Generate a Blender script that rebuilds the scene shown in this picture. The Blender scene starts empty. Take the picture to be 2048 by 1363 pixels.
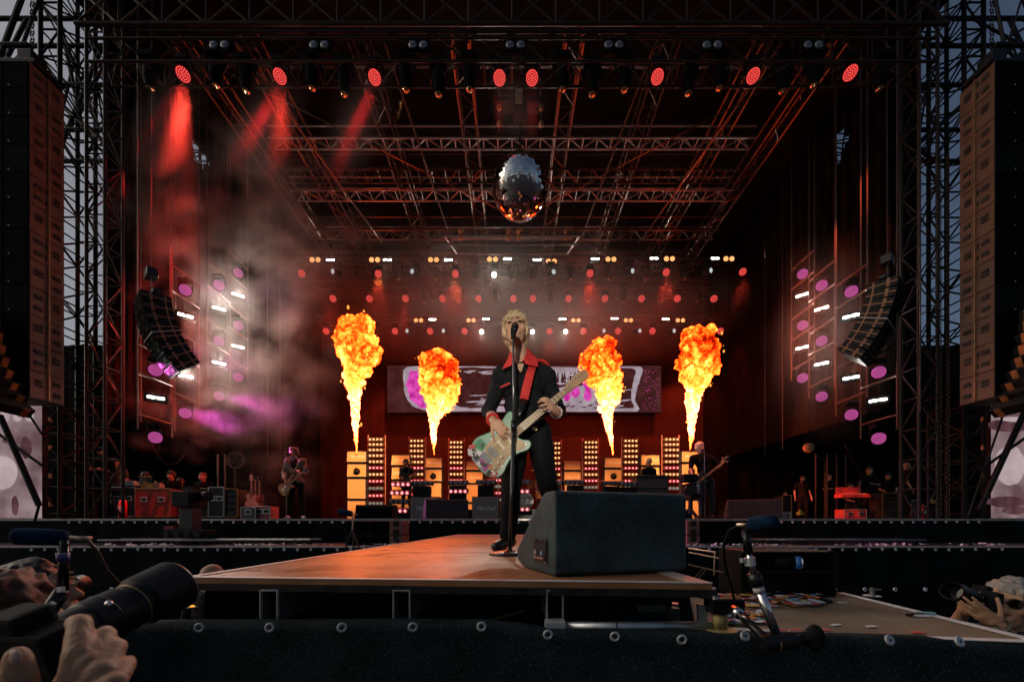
import bpy, bmesh, math, random
from mathutils import Vector as V, Matrix, noise
R = math.radians
random.seed(11)
sc = bpy.context.scene
COL = sc.collection
# ---------------------------------------------------------------- camera, sky, sun, exposure
F, HY, ZC = 796.4, 1050.0, 1.63          # focal length in photo pixels, eye-level row, eye height in metres
cd = bpy.data.cameras.new('camera'); cam = bpy.data.objects.new('camera', cd); COL.objects.link(cam)
cd.lens = 14.0; cd.sensor_width = 36.0; cd.shift_y = (HY - 681.5) / 2048.0
cd.clip_start = 0.05; cd.clip_end = 2000.0
cd.dof.use_dof = True; cd.dof.focus_distance = 2.9; cd.dof.aperture_fstop = 4.0
cam.location = (0, 0, ZC); cam.rotation_euler = (R(90), 0, 0)
sc.camera = cam
SUN_ELEV, SUN_ROT = 32.0, 268.0
w = bpy.data.worlds.new('World'); sc.world = w; w.use_nodes = True
nt = w.node_tree; bg = nt.nodes['Background']
sky = nt.nodes.new('ShaderNodeTexSky'); sky.sky_type = 'NISHITA'; sky.sun_disc = False
sky.sun_elevation = R(SUN_ELEV); sky.sun_rotation = R(SUN_ROT); sky.air_density = 1.0; sky.dust_density = 5.0; sky.ozone_density = 1.0
nt.links.new(sky.outputs[0], bg.inputs[0]); bg.inputs[1].default_value = 0.05
sl = bpy.data.lights.new('sun', 'SUN'); sun = bpy.data.objects.new('sun', sl); COL.objects.link(sun)
sl.energy = 0.12; sl.angle = R(40); sl.color = (1.0, 0.97, 0.93)
_sd = V((math.sin(R(SUN_ROT)) * math.cos(R(SUN_ELEV)), math.cos(R(SUN_ROT)) * math.cos(R(SUN_ELEV)), math.sin(R(SUN_ELEV))))
sun.rotation_euler = _sd.to_track_quat('Z', 'Y').to_euler()
vs = sc.view_settings; vs.view_transform = 'Standard'; vs.look = 'None'; vs.exposure = 0.0; vs.gamma = 1.0; vs.use_curve_mapping = False
sc.render.engine = 'CYCLES'
cy = sc.cycles
cy.use_denoising = True; cy.max_bounces = 5; cy.diffuse_bounces = 2; cy.glossy_bounces = 3; cy.transmission_bounces = 2
cy.volume_bounces = 0; cy.transparent_max_bounces = 6; cy.sample_clamp_indirect = 4.0; cy.sample_clamp_direct = 30.0
cy.volume_step_rate = 1.3; cy.volume_max_steps = 64; cy.caustics_reflective = False; cy.caustics_refractive = False
cy.use_light_tree = True; cy.use_adaptive_sampling = True; cy.adaptive_threshold = 0.03

def P(px, py, d):
    """world point at depth d metres seen at photo pixel (px, py)"""
    return V(((px - 1024.0) / F * d, d, ZC + (HY - py) / F * d))
X, Y, Z = V((1, 0, 0)), V((0, 1, 0)), V((0, 0, 1))
# ---------------------------------------------------------------- materials
MATS = {}
def mat(name, col, rough=0.6, metal=0.0, var=0.25, scale=6.0, bump=0.0, bscale=60.0, spec=0.5, coat=0.0):
    if name in MATS: return MATS[name]
    m = bpy.data.materials.new(name); m.use_nodes = True; n = m.node_tree; b = n.nodes['Principled BSDF']
    b.inputs['Roughness'].default_value = rough; b.inputs['Metallic'].default_value = metal
    b.inputs['Specular IOR Level'].default_value = spec; b.inputs['Coat Weight'].default_value = coat
    tc = n.nodes.new('ShaderNodeTexCoord'); no = n.nodes.new('ShaderNodeTexNoise')
    no.inputs['Scale'].default_value = scale; no.inputs['Detail'].default_value = 5
    n.links.new(tc.outputs['Object'], no.inputs['Vector'])
    rp = n.nodes.new('ShaderNodeValToRGB'); c = V(col[:3])
    rp.color_ramp.elements[0].position = 0.3; rp.color_ramp.elements[1].position = 0.7
    rp.color_ramp.elements[0].color = (*(c * (1 - var)), 1); rp.color_ramp.elements[1].color = (*(c * (1 + var)), 1)
    n.links.new(no.outputs[0], rp.inputs[0]); n.links.new(rp.outputs[0], b.inputs['Base Color'])
    if bump:
        n2 = n.nodes.new('ShaderNodeTexNoise'); n2.inputs['Scale'].default_value = bscale; n2.inputs['Detail'].default_value = 3
        n.links.new(tc.outputs['Object'], n2.inputs['Vector'])
        bp = n.nodes.new('ShaderNodeBump'); bp.inputs['Strength'].default_value = bump; bp.inputs['Distance'].default_value = 0.01
        n.links.new(n2.outputs[0], bp.inputs['Height']); n.links.new(bp.outputs[0], b.inputs['Normal'])
    MATS[name] = m
    return m
def emat(name, col, strength, light=True, var=0.0, scale=30.0):
    if name in MATS: return MATS[name]
    m = bpy.data.materials.new(name); m.use_nodes = True; n = m.node_tree; n.nodes.remove(n.nodes['Principled BSDF'])
    e = n.nodes.new('ShaderNodeEmission'); e.inputs[0].default_value = (*col, 1); e.inputs[1].default_value = strength
    n.links.new(e.outputs[0], n.nodes['Material Output'].inputs[0])
    if var:
        tc = n.nodes.new('ShaderNodeTexCoord'); no = n.nodes.new('ShaderNodeTexNoise'); no.inputs['Scale'].default_value = scale
        mr = n.nodes.new('ShaderNodeMapRange'); mr.inputs[1].default_value = 0.35; mr.inputs[2].default_value = 0.65
        mr.inputs[3].default_value = strength * (1 - var); mr.inputs[4].default_value = strength * (1 + var)
        n.links.new(tc.outputs['Object'], no.inputs[0]); n.links.new(no.outputs[0], mr.inputs[0]); n.links.new(mr.outputs[0], e.inputs[1])
    if not light: m.cycles.emission_sampling = 'NONE'
    MATS[name] = m
    return m
BLK = mat('black_paint', (.008, .009, .0095), .5, spec=.2)
BLKG = mat('black_gloss', (.008, .008, .009), .25, spec=.35)
RUB = mat('black_rubber', (.007, .0075, .008), .7, spec=.15)
DRAPE = mat('black_drape', (.0055, .0045, .004), .9, spec=.05, var=.4, scale=2.0, bump=.3, bscale=40)
STEEL = mat('truss_aluminium', (.42, .41, .40), .42, .85, var=.2)
DKSTEEL = mat('dark_truss', (.03, .028, .027), .45, .3, spec=.2)
CHROME = mat('chrome', (.75, .75, .76), .15, 1.0, var=.05)
GALV = mat('galvanised_steel', (.42, .46, .48), .38, .9, var=.3, scale=18)
WHITE = mat('white_paint', (.75, .75, .74), .5, var=.06)
# ---------------------------------------------------------------- mesh building
def orth(d):
    d = d.normalized(); a = Z if abs(d.z) < 0.9 else X
    u = d.cross(a).normalized()
    return u, d.cross(u).normalized()
class MB:
    def __init__(s): s.v = []; s.f = []; s.mi = []
    def add(s, vs, fs, mi=0):
        b = len(s.v); s.v += [tuple(p) for p in vs]; s.f += [tuple(i + b for i in f) for f in fs]; s.mi += [mi] * len(fs)
        return s
    def box(s, c, d, rot=None, mi=0):
        c = V(c); h = V(d) / 2
        if isinstance(rot, (int, float)): rot = Matrix.Rotation(rot, 3, 'Z')
        pts = []
        for sx, sy, sz in ((-1,-1,-1),(1,-1,-1),(1,1,-1),(-1,1,-1),(-1,-1,1),(1,-1,1),(1,1,1),(-1,1,1)):
            p = V((sx*h.x, sy*h.y, sz*h.z)); pts.append(c + (rot @ p if rot else p))
        return s.add(pts, [(0,3,2,1),(4,5,6,7),(0,1,5,4),(1,2,6,5),(2,3,7,6),(3,0,4,7)], mi)
    def prism(s, pts, o, u, v, w, mi=0):
        """polygon pts (2-D, in u,v about o) extruded along w"""
        o, u, v, w = V(o), V(u), V(v), V(w); n = len(pts)
        a = [o + u*p[0] + v*p[1] for p in pts]; b = [p + w for p in a]
        if u.cross(v).dot(w) < 0: a, b = b, a
        ar = sum(pts[i][0]*pts[(i+1) % n][1] - pts[(i+1) % n][0]*pts[i][1] for i in range(n))
        fs = [tuple(range(n))[::-1], tuple(range(n, 2*n))] + [(i, (i+1) % n, n+(i+1) % n, n+i) for i in range(n)]
        if ar < 0: fs = [f[::-1] for f in fs]
        return s.add(a + b, fs, mi)
    def tube(s, path, r, n=8, caps=True, mi=0, sq=1.0, up=None):
        path = [V(p) for p in path]; k = len(path); rs = r if isinstance(r, (list, tuple)) else [r]*k
        vs, fs = [], []; u0 = None
        for i, p in enumerate(path):
            d = (path[min(i+1, k-1)] - path[max(i-1, 0)])
            if d.length < 1e-9: d = Z
            d.normalize()
            if u0 is None:
                u = up - d*up.dot(d) if up is not None else orth(d)[0]
            else:
                u = u0 - d*u0.dot(d)
                if u.length < 1e-6: u = orth(d)[0]
            u = u.normalized(); u0 = u; v = d.cross(u)
            for j in range(n):
                a = 2*math.pi*j/n; vs.append(p + u*math.cos(a)*rs[i] + v*math.sin(a)*rs[i]*sq)
        for i in range(k-1):
            for j in range(n):
                j2 = (j+1) % n; fs.append((i*n+j, i*n+j2, (i+1)*n+j2, (i+1)*n+j))
        if caps: fs += [tuple(range(n))[::-1], tuple(range((k-1)*n, k*n))]
        return s.add(vs, fs, mi)
    def cyl(s, a, b, r0, r1=None, n=12, caps=True, mi=0):
        return s.tube([a, b], [r0, r0 if r1 is None else r1], n, caps, mi)
    def lathe(s, prof, o, ax, n=20, mi=0):
        """prof: (distance along axis, radius)"""
        o, ax = V(o), V(ax).normalized(); u, v = orth(ax); vs, fs = [], []; k = len(prof)
        for h, r in prof:
            for j in range(n):
                a = 2*math.pi*j/n; vs.append(o + ax*h + (u*math.cos(a) + v*math.sin(a))*max(r, 1e-4))
        for i in range(k-1):
            for j in range(n):
                j2 = (j+1) % n; fs.append((i*n+j, i*n+j2, (i+1)*n+j2, (i+1)*n+j))
        fs += [tuple(range(n))[::-1], tuple(range((k-1)*n, k*n))]
        return s.add(vs, fs, mi)
    def ell(s, c, r, rot=None, n=14, m=9, mi=0):
        c = V(c); r = V(r) if not isinstance(r, (int, float)) else V((r, r, r)); vs, fs = [], []
        for i in range(m+1):
            t = math.pi*i/m
            for j in range(n):
                a = 2*math.pi*j/n
                p = V((r.x*math.sin(t)*math.cos(a), r.y*math.sin(t)*math.sin(a), -r.z*math.cos(t)))
                vs.append(c + (rot @ p if rot else p))
        for i in range(m):
            for j in range(n):
                j2 = (j+1) % n; fs.append((i*n+j, i*n+j2, (i+1)*n+j2, (i+1)*n+j))
        return s.add(vs, fs, mi)
    def rc(s, a, b, ra, rb=None, n=12):
        """tapered limb with round ends"""
        a, b = V(a), V(b); rb = ra if rb is None else rb; d = (b-a)
        if d.length < 1e-6: return s.ell(a, ra)
        d.normalize(); pts, rs = [], []
        for t in (-90, -60, -30, 0): pts.append(a + d*ra*math.sin(R(t))); rs.append(max(ra*math.cos(R(t)), 1e-4))
        for t in (0, 30, 60, 90): pts.append(b + d*rb*math.sin(R(t))); rs.append(max(rb*math.cos(R(t)), 1e-4))
        u, v = orth(d); vs, fs = [], []
        for p, r in zip(pts, rs):
            for j in range(n):
                t = 2*math.pi*j/n; vs.append(p + (u*math.cos(t) + v*math.sin(t))*r)
        for i in range(len(pts)-1):
            for j in range(n):
                j2 = (j+1) % n; fs.append((i*n+j, i*n+j2, (i+1)*n+j2, (i+1)*n+j))
        return s.add(vs, fs)
    def ring(s, c, nrm, R0, r, n=18, m=6, mi=0):
        c = V(c); u, v = orth(V(nrm)); w_ = V(nrm).normalized(); vs, fs = [], []
        for i in range(n):
            a = 2*math.pi*i/n; d = u*math.cos(a) + v*math.sin(a)
            for j in range(m):
                b = 2*math.pi*j/m; vs.append(c + d*(R0 + r*math.cos(b)) + w_*r*math.sin(b))
        for i in range(n):
            for j in range(m):
                i2, j2 = (i+1) % n, (j+1) % m; fs.append((i*m+j, i2*m+j, i2*m+j2, i*m+j2))
        return s.add(vs, fs, mi)
    def mesh(s, name, smooth=False, bevel=0.0, seg=2, off=None):
        me = bpy.data.meshes.new(name)
        vs = s.v if off is None else [(a[0]-off.x, a[1]-off.y, a[2]-off.z) for a in s.v]
        me.from_pydata(vs, [], s.f)
        if any(s.mi): me.polygons.foreach_set('material_index', s.mi)
        if bevel:
            bm = bmesh.new(); bm.from_mesh(me)
            bmesh.ops.remove_doubles(bm, verts=bm.verts, dist=1e-5)
            ed = [e for e in bm.edges if len(e.link_faces) == 2 and e.calc_face_angle(0) > R(32)]
            bmesh.ops.bevel(bm, geom=ed, offset=bevel, segments=seg, profile=0.6, affect='EDGES', clamp_overlap=True)
            bm.to_mesh(me); bm.free()
        if smooth is True: me.polygons.foreach_set('use_smooth', [True]*len(me.polygons))
        me.update()
        return me
    def build(s, name, m, parent=None, smooth=False, bevel=0.0, seg=2):
        off = ORG.get(parent.name) if parent is not None else None
        me = s.mesh(name, smooth, bevel, seg, off)
        for q in (m if isinstance(m, (list, tuple)) else [m]): me.materials.append(q)
        return link(name, me, parent)
ORG = {}
KIDS = {}
def link(name, data, parent=None):
    o = bpy.data.objects.new(name, data); COL.objects.link(o)
    if parent is not None:
        o.parent = parent; KIDS.setdefault(parent.name, []).append(o)
        if parent.name in ORG: ORG[o.name] = ORG[parent.name]
    return o
def tag(o, label, cat, group=None):
    o['label'] = label; o['category'] = cat
    if group: o['group'] = group
    return o
def struct(o): o['kind'] = 'structure'; return o
def stuff(o): o['kind'] = 'stuff'; return o
def thing(name, label, cat, loc=(0, 0, 0), group=None):
    """an Empty at the base of a thing; parts are then given in world coordinates"""
    o = bpy.data.objects.new(name, None); COL.objects.link(o); o.empty_display_size = .1
    o.location = loc; ORG[o.name] = V(loc)
    return tag(o, label, cat, group)
def copy_tree(o, parent=None):
    c = o.copy(); COL.objects.link(c)
    if parent is not None: c.parent = parent; KIDS.setdefault(parent.name, []).append(c)
    for ch in KIDS.get(o.name, []): copy_tree(ch, c)
    return c
def place(o, loc, rot=None, scale=1.0):
    m = Matrix.Translation(V(loc))
    if rot is not None: m = m @ rot.to_4x4()
    o.matrix_world = m @ Matrix.Scale(scale, 4) if scale != 1.0 else m
    return o
def inst(proto, label, loc, rot=None, group=None, first=[]):
    """a copy of a thing; the prototype itself is used the first time"""
    if proto.name not in first: first.append(proto.name); o = proto
    else: o = copy_tree(proto)
    o['label'] = label
    if group: o['group'] = group
    return place(o, loc, rot)
def frame(fwd, up=Z):
    """rotation whose -Y axis looks along fwd and Z is near up"""
    y = -V(fwd).normalized(); x = y.cross(up).normalized(); z = x.cross(y)
    return Matrix((x, y, z)).transposed()
_uc = {}
def ucyl(m, n=6):
    k = (m.name, n)
    if k not in _uc:
        me = MB().cyl((0, 0, -.5), (0, 0, .5), 1, 1, n).mesh('rod'); me.materials.append(m); _uc[k] = me
    return _uc[k]
def bar(parent, name, a, b, r, m, n=6):
    a, b = V(a), V(b); off = ORG.get(parent.name, V()) if parent is not None else V()
    o = link(name, ucyl(m, n), parent); d = b - a
    q = d.to_track_quat('Z', 'Y').to_matrix().to_4x4()
    o.matrix_local = Matrix.Translation((a+b)/2 - off) @ q @ Matrix.Diagonal((r, r, d.length, 1))
    return o
_bx = {}
def cube(parent, name, c, d, m, rot=None, bev=0.0):
    """a box part; alike sizes share mesh data"""
    k = (m.name, tuple(round(q, 4) for q in d), bev)
    if k not in _bx:
        me = MB().box((0, 0, 0), d).mesh(name, bevel=bev); me.materials.append(m); _bx[k] = me
    off = ORG.get(parent.name, V()) if parent is not None else V()
    o = link(name, _bx[k], parent); mm = Matrix.Translation(V(c) - off)
    if rot is not None: mm = mm @ (Matrix.Rotation(rot, 4, 'Z') if isinstance(rot, (int, float)) else rot.to_4x4())
    o.matrix_local = mm
    return o
TMP = bpy.data.scenes.new('tmp')            # small scratch scene, removed at the end: evaluates text and skins quickly
def evaluated(o):
    TMP.collection.objects.link(o); vl = TMP.view_layers[0]; vl.update()
    me = bpy.data.meshes.new_from_object(o.evaluated_get(vl.depsgraph)); bpy.data.objects.remove(o)
    return me
_tx = {}
def text(parent, name, s, size, loc, rot, m, shear=0.0, depth=.0015):
    """lettering centred on loc; rot's X is the reading direction and Z the way the print faces"""
    k = (s, round(size, 4), shear, depth, m.name)
    if k not in _tx:
        cu = bpy.data.curves.new(name, 'FONT'); cu.body = s; cu.size = size; cu.shear = shear; cu.extrude = depth
        cu.align_x = 'CENTER'; cu.align_y = 'CENTER'; cu.resolution_u = 3
        me = evaluated(bpy.data.objects.new(name, cu)); me.materials.clear(); me.materials.append(m); _tx[k] = me
    o = link(name, _tx[k], parent); off = ORG.get(parent.name, V()) if parent is not None else V()
    o.matrix_local = Matrix.Translation(V(loc) - off) @ rot.to_4x4()
    return o
def faced(n, up=Z):
    """text rotation: print faces along n"""
    z = V(n).normalized(); x = V(up).cross(z).normalized(); y = z.cross(x)
    return Matrix((x, y, z)).transposed()
FRONT = faced((0, -1, 0))
def remesh(mb, name, voxel, m, parent=None, it=4, disp=None):
    """one continuous skin over overlapping shapes"""
    me = mb.mesh(name); o = bpy.data.objects.new(name, me)
    md = o.modifiers.new('r', 'REMESH'); md.mode = 'VOXEL'; md.voxel_size = voxel; md.use_smooth_shade = True
    if it: sm = o.modifiers.new('s', 'SMOOTH'); sm.factor = .5; sm.iterations = it
    me2 = evaluated(o); bpy.data.meshes.remove(me); me2.name = name; me2.materials.clear()
    for q in (m if isinstance(m, (list, tuple)) else [m]): me2.materials.append(q)
    if name in ('body', 'hand'):                    # drop crumbs the skinning leaves beside the fingers
        bm = bmesh.new(); bm.from_mesh(me2); left = set(bm.verts); kill = []
        while left:
            st = [left.pop()]; isl = list(st)
            while st:
                for ed in st.pop().link_edges:
                    for v2 in ed.verts:
                        if v2 in left: left.discard(v2); st.append(v2); isl.append(v2)
            if len(isl) < 80: kill += isl
        if kill: bmesh.ops.delete(bm, geom=kill, context='VERTS'); bm.to_mesh(me2)
        bm.free()
    if disp:
        cn = [(vx.co.copy(), vx.normal.copy()) for vx in me2.vertices]
        me2.vertices.foreach_set('co', [q for c, nv in cn for q in c + nv*disp(c)])
    off = ORG.get(parent.name) if parent is not None else None
    if off is not None: me2.transform(Matrix.Translation(-off))
    me2.polygons.foreach_set('use_smooth', [True]*len(me2.polygons))
    return link(name, me2, parent)
def catmull(pts, k=4, closed=True):
    n = len(pts); out = []
    for i in range(n if closed else n-1):
        g = lambda j: V((*pts[j % n], 0)) if closed else V((*pts[min(max(j, 0), n-1)], 0))
        p0, p1, p2, p3 = g(i-1), g(i), g(i+1), g(i+2)
        for t in [q/k for q in range(k)]:
            q = .5*((2*p1) + (p2-p0)*t + (2*p0-5*p1+4*p2-p3)*t*t + (3*p1-p0-3*p2+p3)*t**3); out.append((q.x, q.y))
    if not closed: out.append(tuple(pts[-1]))
    return out
def sag(a, b, s, n=14):
    a, b = V(a), V(b)
    return [a.lerp(b, i/n) - Z*s*4*(i/n)*(1-i/n) for i in range(n+1)]
def truss(name, label, A, B, w_, h, seg, m, rch=.025, rbr=.012, group=None, up=Z, faces='fbtu', x=False, cat='truss'):
    A, B = V(A), V(B); t = thing(name, label, cat, A, group); d = (B-A).normalized()
    u = (up - d*up.dot(d)).normalized(); s = d.cross(u)
    cs = [(sx, sz) for sx in (-1, 1) for sz in (-1, 1)]
    off = {c: s*c[0]*w_/2 + u*c[1]*h/2 for c in cs}
    for c in cs: bar(t, 'chord', A+off[c], B+off[c], rch, m, 8)
    pairs = {'f': ((-1,-1), (-1,1)), 'b': ((1,-1), (1,1)), 't': ((-1,1), (1,1)), 'u': ((-1,-1), (1,-1))}
    for f in faces:
        c0, c1 = pairs[f]
        for i in range(seg):
            p, q = A.lerp(B, i/seg), A.lerp(B, (i+1)/seg)
            a, b = (c0, c1) if i % 2 == 0 else (c1, c0)
            bar(t, 'brace', p+off[a], q+off[b], rbr, m)
            if x: bar(t, 'brace', p+off[b], q+off[a], rbr, m)
            if i: bar(t, 'brace', p+off[c0], p+off[c1], rbr, m)
    return t
# ================================================================ ground, decks, drapes, roof
ZS, ZP, ZT, ZD = ZC + .15, ZC - .18, 1.25, 1.30   # stage floor, catwalk, lower tier, small front deck
GROUND = mat('pit_floor', (.035, .022, .022), .6, var=.5, scale=3, bump=.3, bscale=30)
struct(MB().add([(-600,-600,0),(600,-600,0),(600,600,0),(-600,600,0)], [(0,1,2,3)]).build('ground', GROUND))
def cloth_mat(name, col, scl):
    m = mat(name, col, .75, var=.5, scale=7, bump=.25, bscale=350, spec=.08); n = m.node_tree; b = n.nodes['Principled BSDF']
    tc = n.nodes['Texture Coordinate']; vo = n.nodes.new('ShaderNodeTexNoise'); vo.inputs['Scale'].default_value = scl; vo.inputs['Detail'].default_value = 2
    mp = n.nodes.new('ShaderNodeMapping'); mp.inputs['Scale'].default_value = (1, 1, .45); n.links.new(tc.outputs['Object'], mp.inputs[0]); n.links.new(mp.outputs[0], vo.inputs[0])
    rp = n.nodes.new('ShaderNodeValToRGB'); rp.color_ramp.elements[0].position = .58; rp.color_ramp.elements[1].position = .78
    rp.color_ramp.elements[0].color = (0, 0, 0, 1); rp.color_ramp.elements[1].color = (.10, .115, .115, 1)
    ad = n.nodes.new('ShaderNodeMixRGB'); ad.blend_type = 'ADD'; ad.inputs[0].default_value = 1
    src = b.inputs['Base Color'].links[0].from_socket; n.links.new(src, ad.inputs[1]); n.links.new(vo.outputs[0], rp.inputs[0]); n.links.new(rp.outputs[0], ad.inputs[2]); n.links.new(ad.outputs[0], b.inputs['Base Color'])
    return m
SKIRT = mat('skirt_cloth', (.0045, .0075, .0085), .8, spec=.06, var=.4, scale=1.3, bump=.2, bscale=30)  # teal cast of the skylight tinted into the black cloth
MESH = cloth_mat('front_mesh_cloth', (.009, .016, .018), 330)  # cool skylight tint is part of this cloth colour too
DECK = mat('stage_deck', (.012, .011, .010), .4, var=.4, spec=.35)
EYE = mat('eyelet_metal', (.6, .64, .66), .4, .6, var=.1)
struct(MB().box((0, 15, ZS/2 - .03), (30, 12, ZS - .06)).build('stage_floor', DECK))
so = struct(cube(None, 'stage_edge_trim', (0, 8.985, ZS - .02), (30, .05, .045), mat('edge_aluminium', (.45, .42, .4), .4, .6)))
struct(MB().box((0, 8.1, ZT/2), (30, 1.75, ZT)).build('camera_track_deck', DECK))
def curtain(name, label, x0, x1, y, z0, z1, amp, n, m, cat='skirt', bottom=.02):
    t = thing(name, label, cat, ((x0+x1)/2, y, z0)); mb = MB(); rows = 6; vs = []; fs = []
    for i in range(n+1):
        x = x0 + (x1-x0)*i/n
        for j in range(rows+1):
            k = j/rows; a = amp*(1 - k**3*.9)
            dy = a*(noise.noise(V((x*1.7, y, k*.6))) + .5*noise.noise(V((x*5, y*2, k*.4)))); vs.append((x, y + dy - bottom*(1-k), z0 + (z1-z0)*k))
    for i in range(n):
        for j in range(rows): a = i*(rows+1)+j; fs.append((a, a+rows+1, a+rows+2, a+1))
    mb.add(vs, fs).build('cloth', m, t, smooth=True)
    return t
_ring = MB().ring((0, 0, 0), (0, -1, 0), .013, .006, 12, 5).mesh('eyelet'); _ring.materials.append(EYE)
def eyelets(t, pts, s=1.0):
    for p in pts:
        o = link('eyelet', _ring, t); o.matrix_local = Matrix.Translation(V(p) - ORG[t.name]) @ Matrix.Scale(s, 4)
t = curtain('stage_skirt', 'long black cloth skirt with eyelets hanging from the main stage edge', -14, 14, 8.93, ZT, ZS - .045, .05, 260, SKIRT)
eyelets(t, [(-9.9 + i*.245, 8.895, ZS - .075 + random.uniform(-.006, .004)) for i in range(84)], 1.5)
t = curtain('tier_skirt', 'long black cloth skirt with eyelets below the confetti-strewn camera track ledge', -14, 14, 7.16, .35, ZT - .02, .06, 260, SKIRT)
eyelets(t, [(-8.6 + i*.238, 7.125, ZT - .05 + random.uniform(-.006, .004)) for i in range(74)], 1.4)
struct(cube(None, 'tier_edge_trim', (0, 7.2, ZT - .005), (30, .06, .03), mat('edge_aluminium_worn', (.5, .45, .45), .5, .3)))
t = curtain('pit_skirt', 'black cloth hung low behind the photographers pit', -12, 12, 5.6, -.02, .78, .06, 160, SKIRT)
eyelets(t, [(-6 + i*.42, 5.55, .74) for i in range(30)], 1.6)
# confetti on the ledge
CONF = mat('confetti_white', (.7, .66, .68), .7, var=.1)
mb = MB()
for i in range(1500):
    x = random.uniform(-9, 9)
    if noise.noise(V((x*.8, 3, 1))) < -.05 + random.uniform(-.2, .35): continue
    y = 7.2 + abs(random.gauss(0, .16)); a = random.uniform(0, 6); s_ = random.uniform(.012, .03); zz = ZT + .012 + random.uniform(0, .035)
    c = V((x, y, zz)); u = V((math.cos(a), math.sin(a), random.uniform(-.6, .6)))*s_; v = V((-math.sin(a), math.cos(a), random.uniform(-.6, .6)))*s_*.7
    mb.add([c-u-v, c+u-v, c+u+v, c-u+v], [(0, 1, 2, 3)])
o = stuff(mb.build('ledge_confetti', CONF)); tag(o, 'pale paper confetti lying along the lower ledge', 'confetti')
# roof sheet and drapes
ZR = 14.6
struct(MB().box((0, 14.6, ZR), (21.5, 12.6, .08)).build('roof', mat('roof_tarp', (.008, .007, .007), .8, var=.3, spec=.08)))
BACKD = mat('back_drape', (.045, .022, .017), .95, spec=.05, var=.25, scale=.8, bump=.2, bscale=20)
def hang(name, label, p0, p1, z0, z1, folds, amp, m, hole=None, rows=24):
    p0, p1 = V(p0), V(p1); t = thing(name, label, 'drape', ((p0.x+p1.x)/2, (p0.y+p1.y)/2, z0)); d = p1-p0; nrm = V((-d.y, d.x, 0)).normalized(); n = folds*6; vs = []; fs = []
    for i in range(n+1):
        p = p0 + d*i/n
        for j in range(rows+1):
            a = amp*math.sin(i/6*2*math.pi + .8*noise.noise(V((i*.11, j*.12, 0)))) + amp*1.5*noise.noise(V((i*.07, j*.1, 5)))
            q = p + nrm*a; vs.append((q.x, q.y, z0 + (z1-z0)*j/rows))
    for i in range(n):
        for j in range(rows):
            c = p0 + d*(i+.5)/n; zz = z0 + (z1-z0)*(j+.5)/rows
            if hole and hole(c, zz): continue
            a = i*(rows+1)+j; fs.append((a, a+rows+1, a+rows+2, a+1))
    MB().add(vs, fs).build('cloth', m, t, smooth=True)
    return t
hang('back_drape', 'dark drape closing the rear of the stage behind the long screen', (-10.2, 20.7, 0), (10.2, 20.7, 0), ZS, ZR, 40, .012, BACKD)
for s, nm in ((-1, 'left'), (1, 'right')):
    def hole(c, z, s=s):
        if s < 0: return ((c.y-12.75)/.40)**2 + ((z-13.7-(c.y-12.75)*.75)/.62)**2 < 1 + .6*noise.noise(V((c.y*5, z*5, 0)))
        return ((c.y-12.0)/.28)**2 + ((z-13.0-(c.y-12)*-.4)/.45)**2 < 1 + .6*noise.noise(V((c.y*5, z*5, 2)))
    hang('wing_drape', f'tall black side drape closing the {nm} wing of the stage', (s*9.9, 9.9, 0), (s*9.9, 20.6, 0), 4.75, ZR, 30, .06, DRAPE, hole, rows=70)
    hang('leg_drape', f'narrow black masking drape beside the {nm} stage tower', (s*9.25, 9.85, 0), (s*10.1, 9.85, 0), 4.4, ZR, 5, .03, DRAPE)
    hang('outer_wall_drape', f'low black cloth wall below the open sky beside the {nm} speaker tower', (s*10.0, 19.4, 0), (s*34, 19.4, 0), 0, 10.4, 24, .05, DRAPE)
# ---------------------------------------------------------------- catwalk
WOOD = mat('varnished_ply', (.43, .25, .15), .34, var=.12, scale=2.0, spec=.3)
n = WOOD.node_tree; b = n.nodes['Principled BSDF']
tc = n.nodes['Texture Coordinate']; mp = n.nodes.new('ShaderNodeMapping'); mp.inputs['Scale'].default_value = (2.2, 26, 4)
g = n.nodes.new('ShaderNodeTexNoise'); g.inputs['Scale'].default_value = 3.2; g.inputs['Detail'].default_value = 6; g.inputs['Distortion'].default_value = .5
n.links.new(tc.outputs['Object'], mp.inputs[0]); n.links.new(mp.outputs[0], g.inputs[0])
rp = n.nodes.new('ShaderNodeValToRGB'); rp.color_ramp.elements[0].position = .3; rp.color_ramp.elements[1].position = .7
rp.color_ramp.elements[0].color = (.26, .120, .052, 1); rp.color_ramp.elements[1].color = (.41, .205, .098, 1)
n.links.new(g.outputs[0], rp.inputs[0]); n.links.new(rp.outputs[0], b.inputs['Base Color'])
g2 = n.nodes.new('ShaderNodeTexNoise'); g2.inputs['Scale'].default_value = 4; g2.inputs['Detail'].default_value = 8; n.links.new(tc.outputs['Object'], g2.inputs[0])
mr = n.nodes.new('ShaderNodeMapRange'); mr.inputs[1].default_value = .3; mr.inputs[2].default_value = .75; mr.inputs[3].default_value = .24; mr.inputs[4].default_value = .52
n.links.new(g2.outputs[0], mr.inputs[0]); n.links.new(mr.outputs[0], b.inputs['Roughness'])
TAPE = mat('white_tape', (.62, .60, .58), .55, var=.15, scale=14)
PLYEDGE = mat('deck_edge', (.025, .022, .02), .6, spec=.2, var=.6, scale=20)
CW = thing('catwalk', 'varnished plywood catwalk with white taped edges running out from the stage', 'catwalk', (-.22, 4.5, ZP))
del CW['category']; del CW['label']; CW['kind'] = 'structure'
fl, fr, bl, br = V((-1.13, 1.365, 0)), V((.617, 1.224, 0)), V((-1.05, 7.95, 0)), V((.66, 7.95, 0))
cuts = [0, .062, .158, .3, .48, .72, 1.0]
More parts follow.
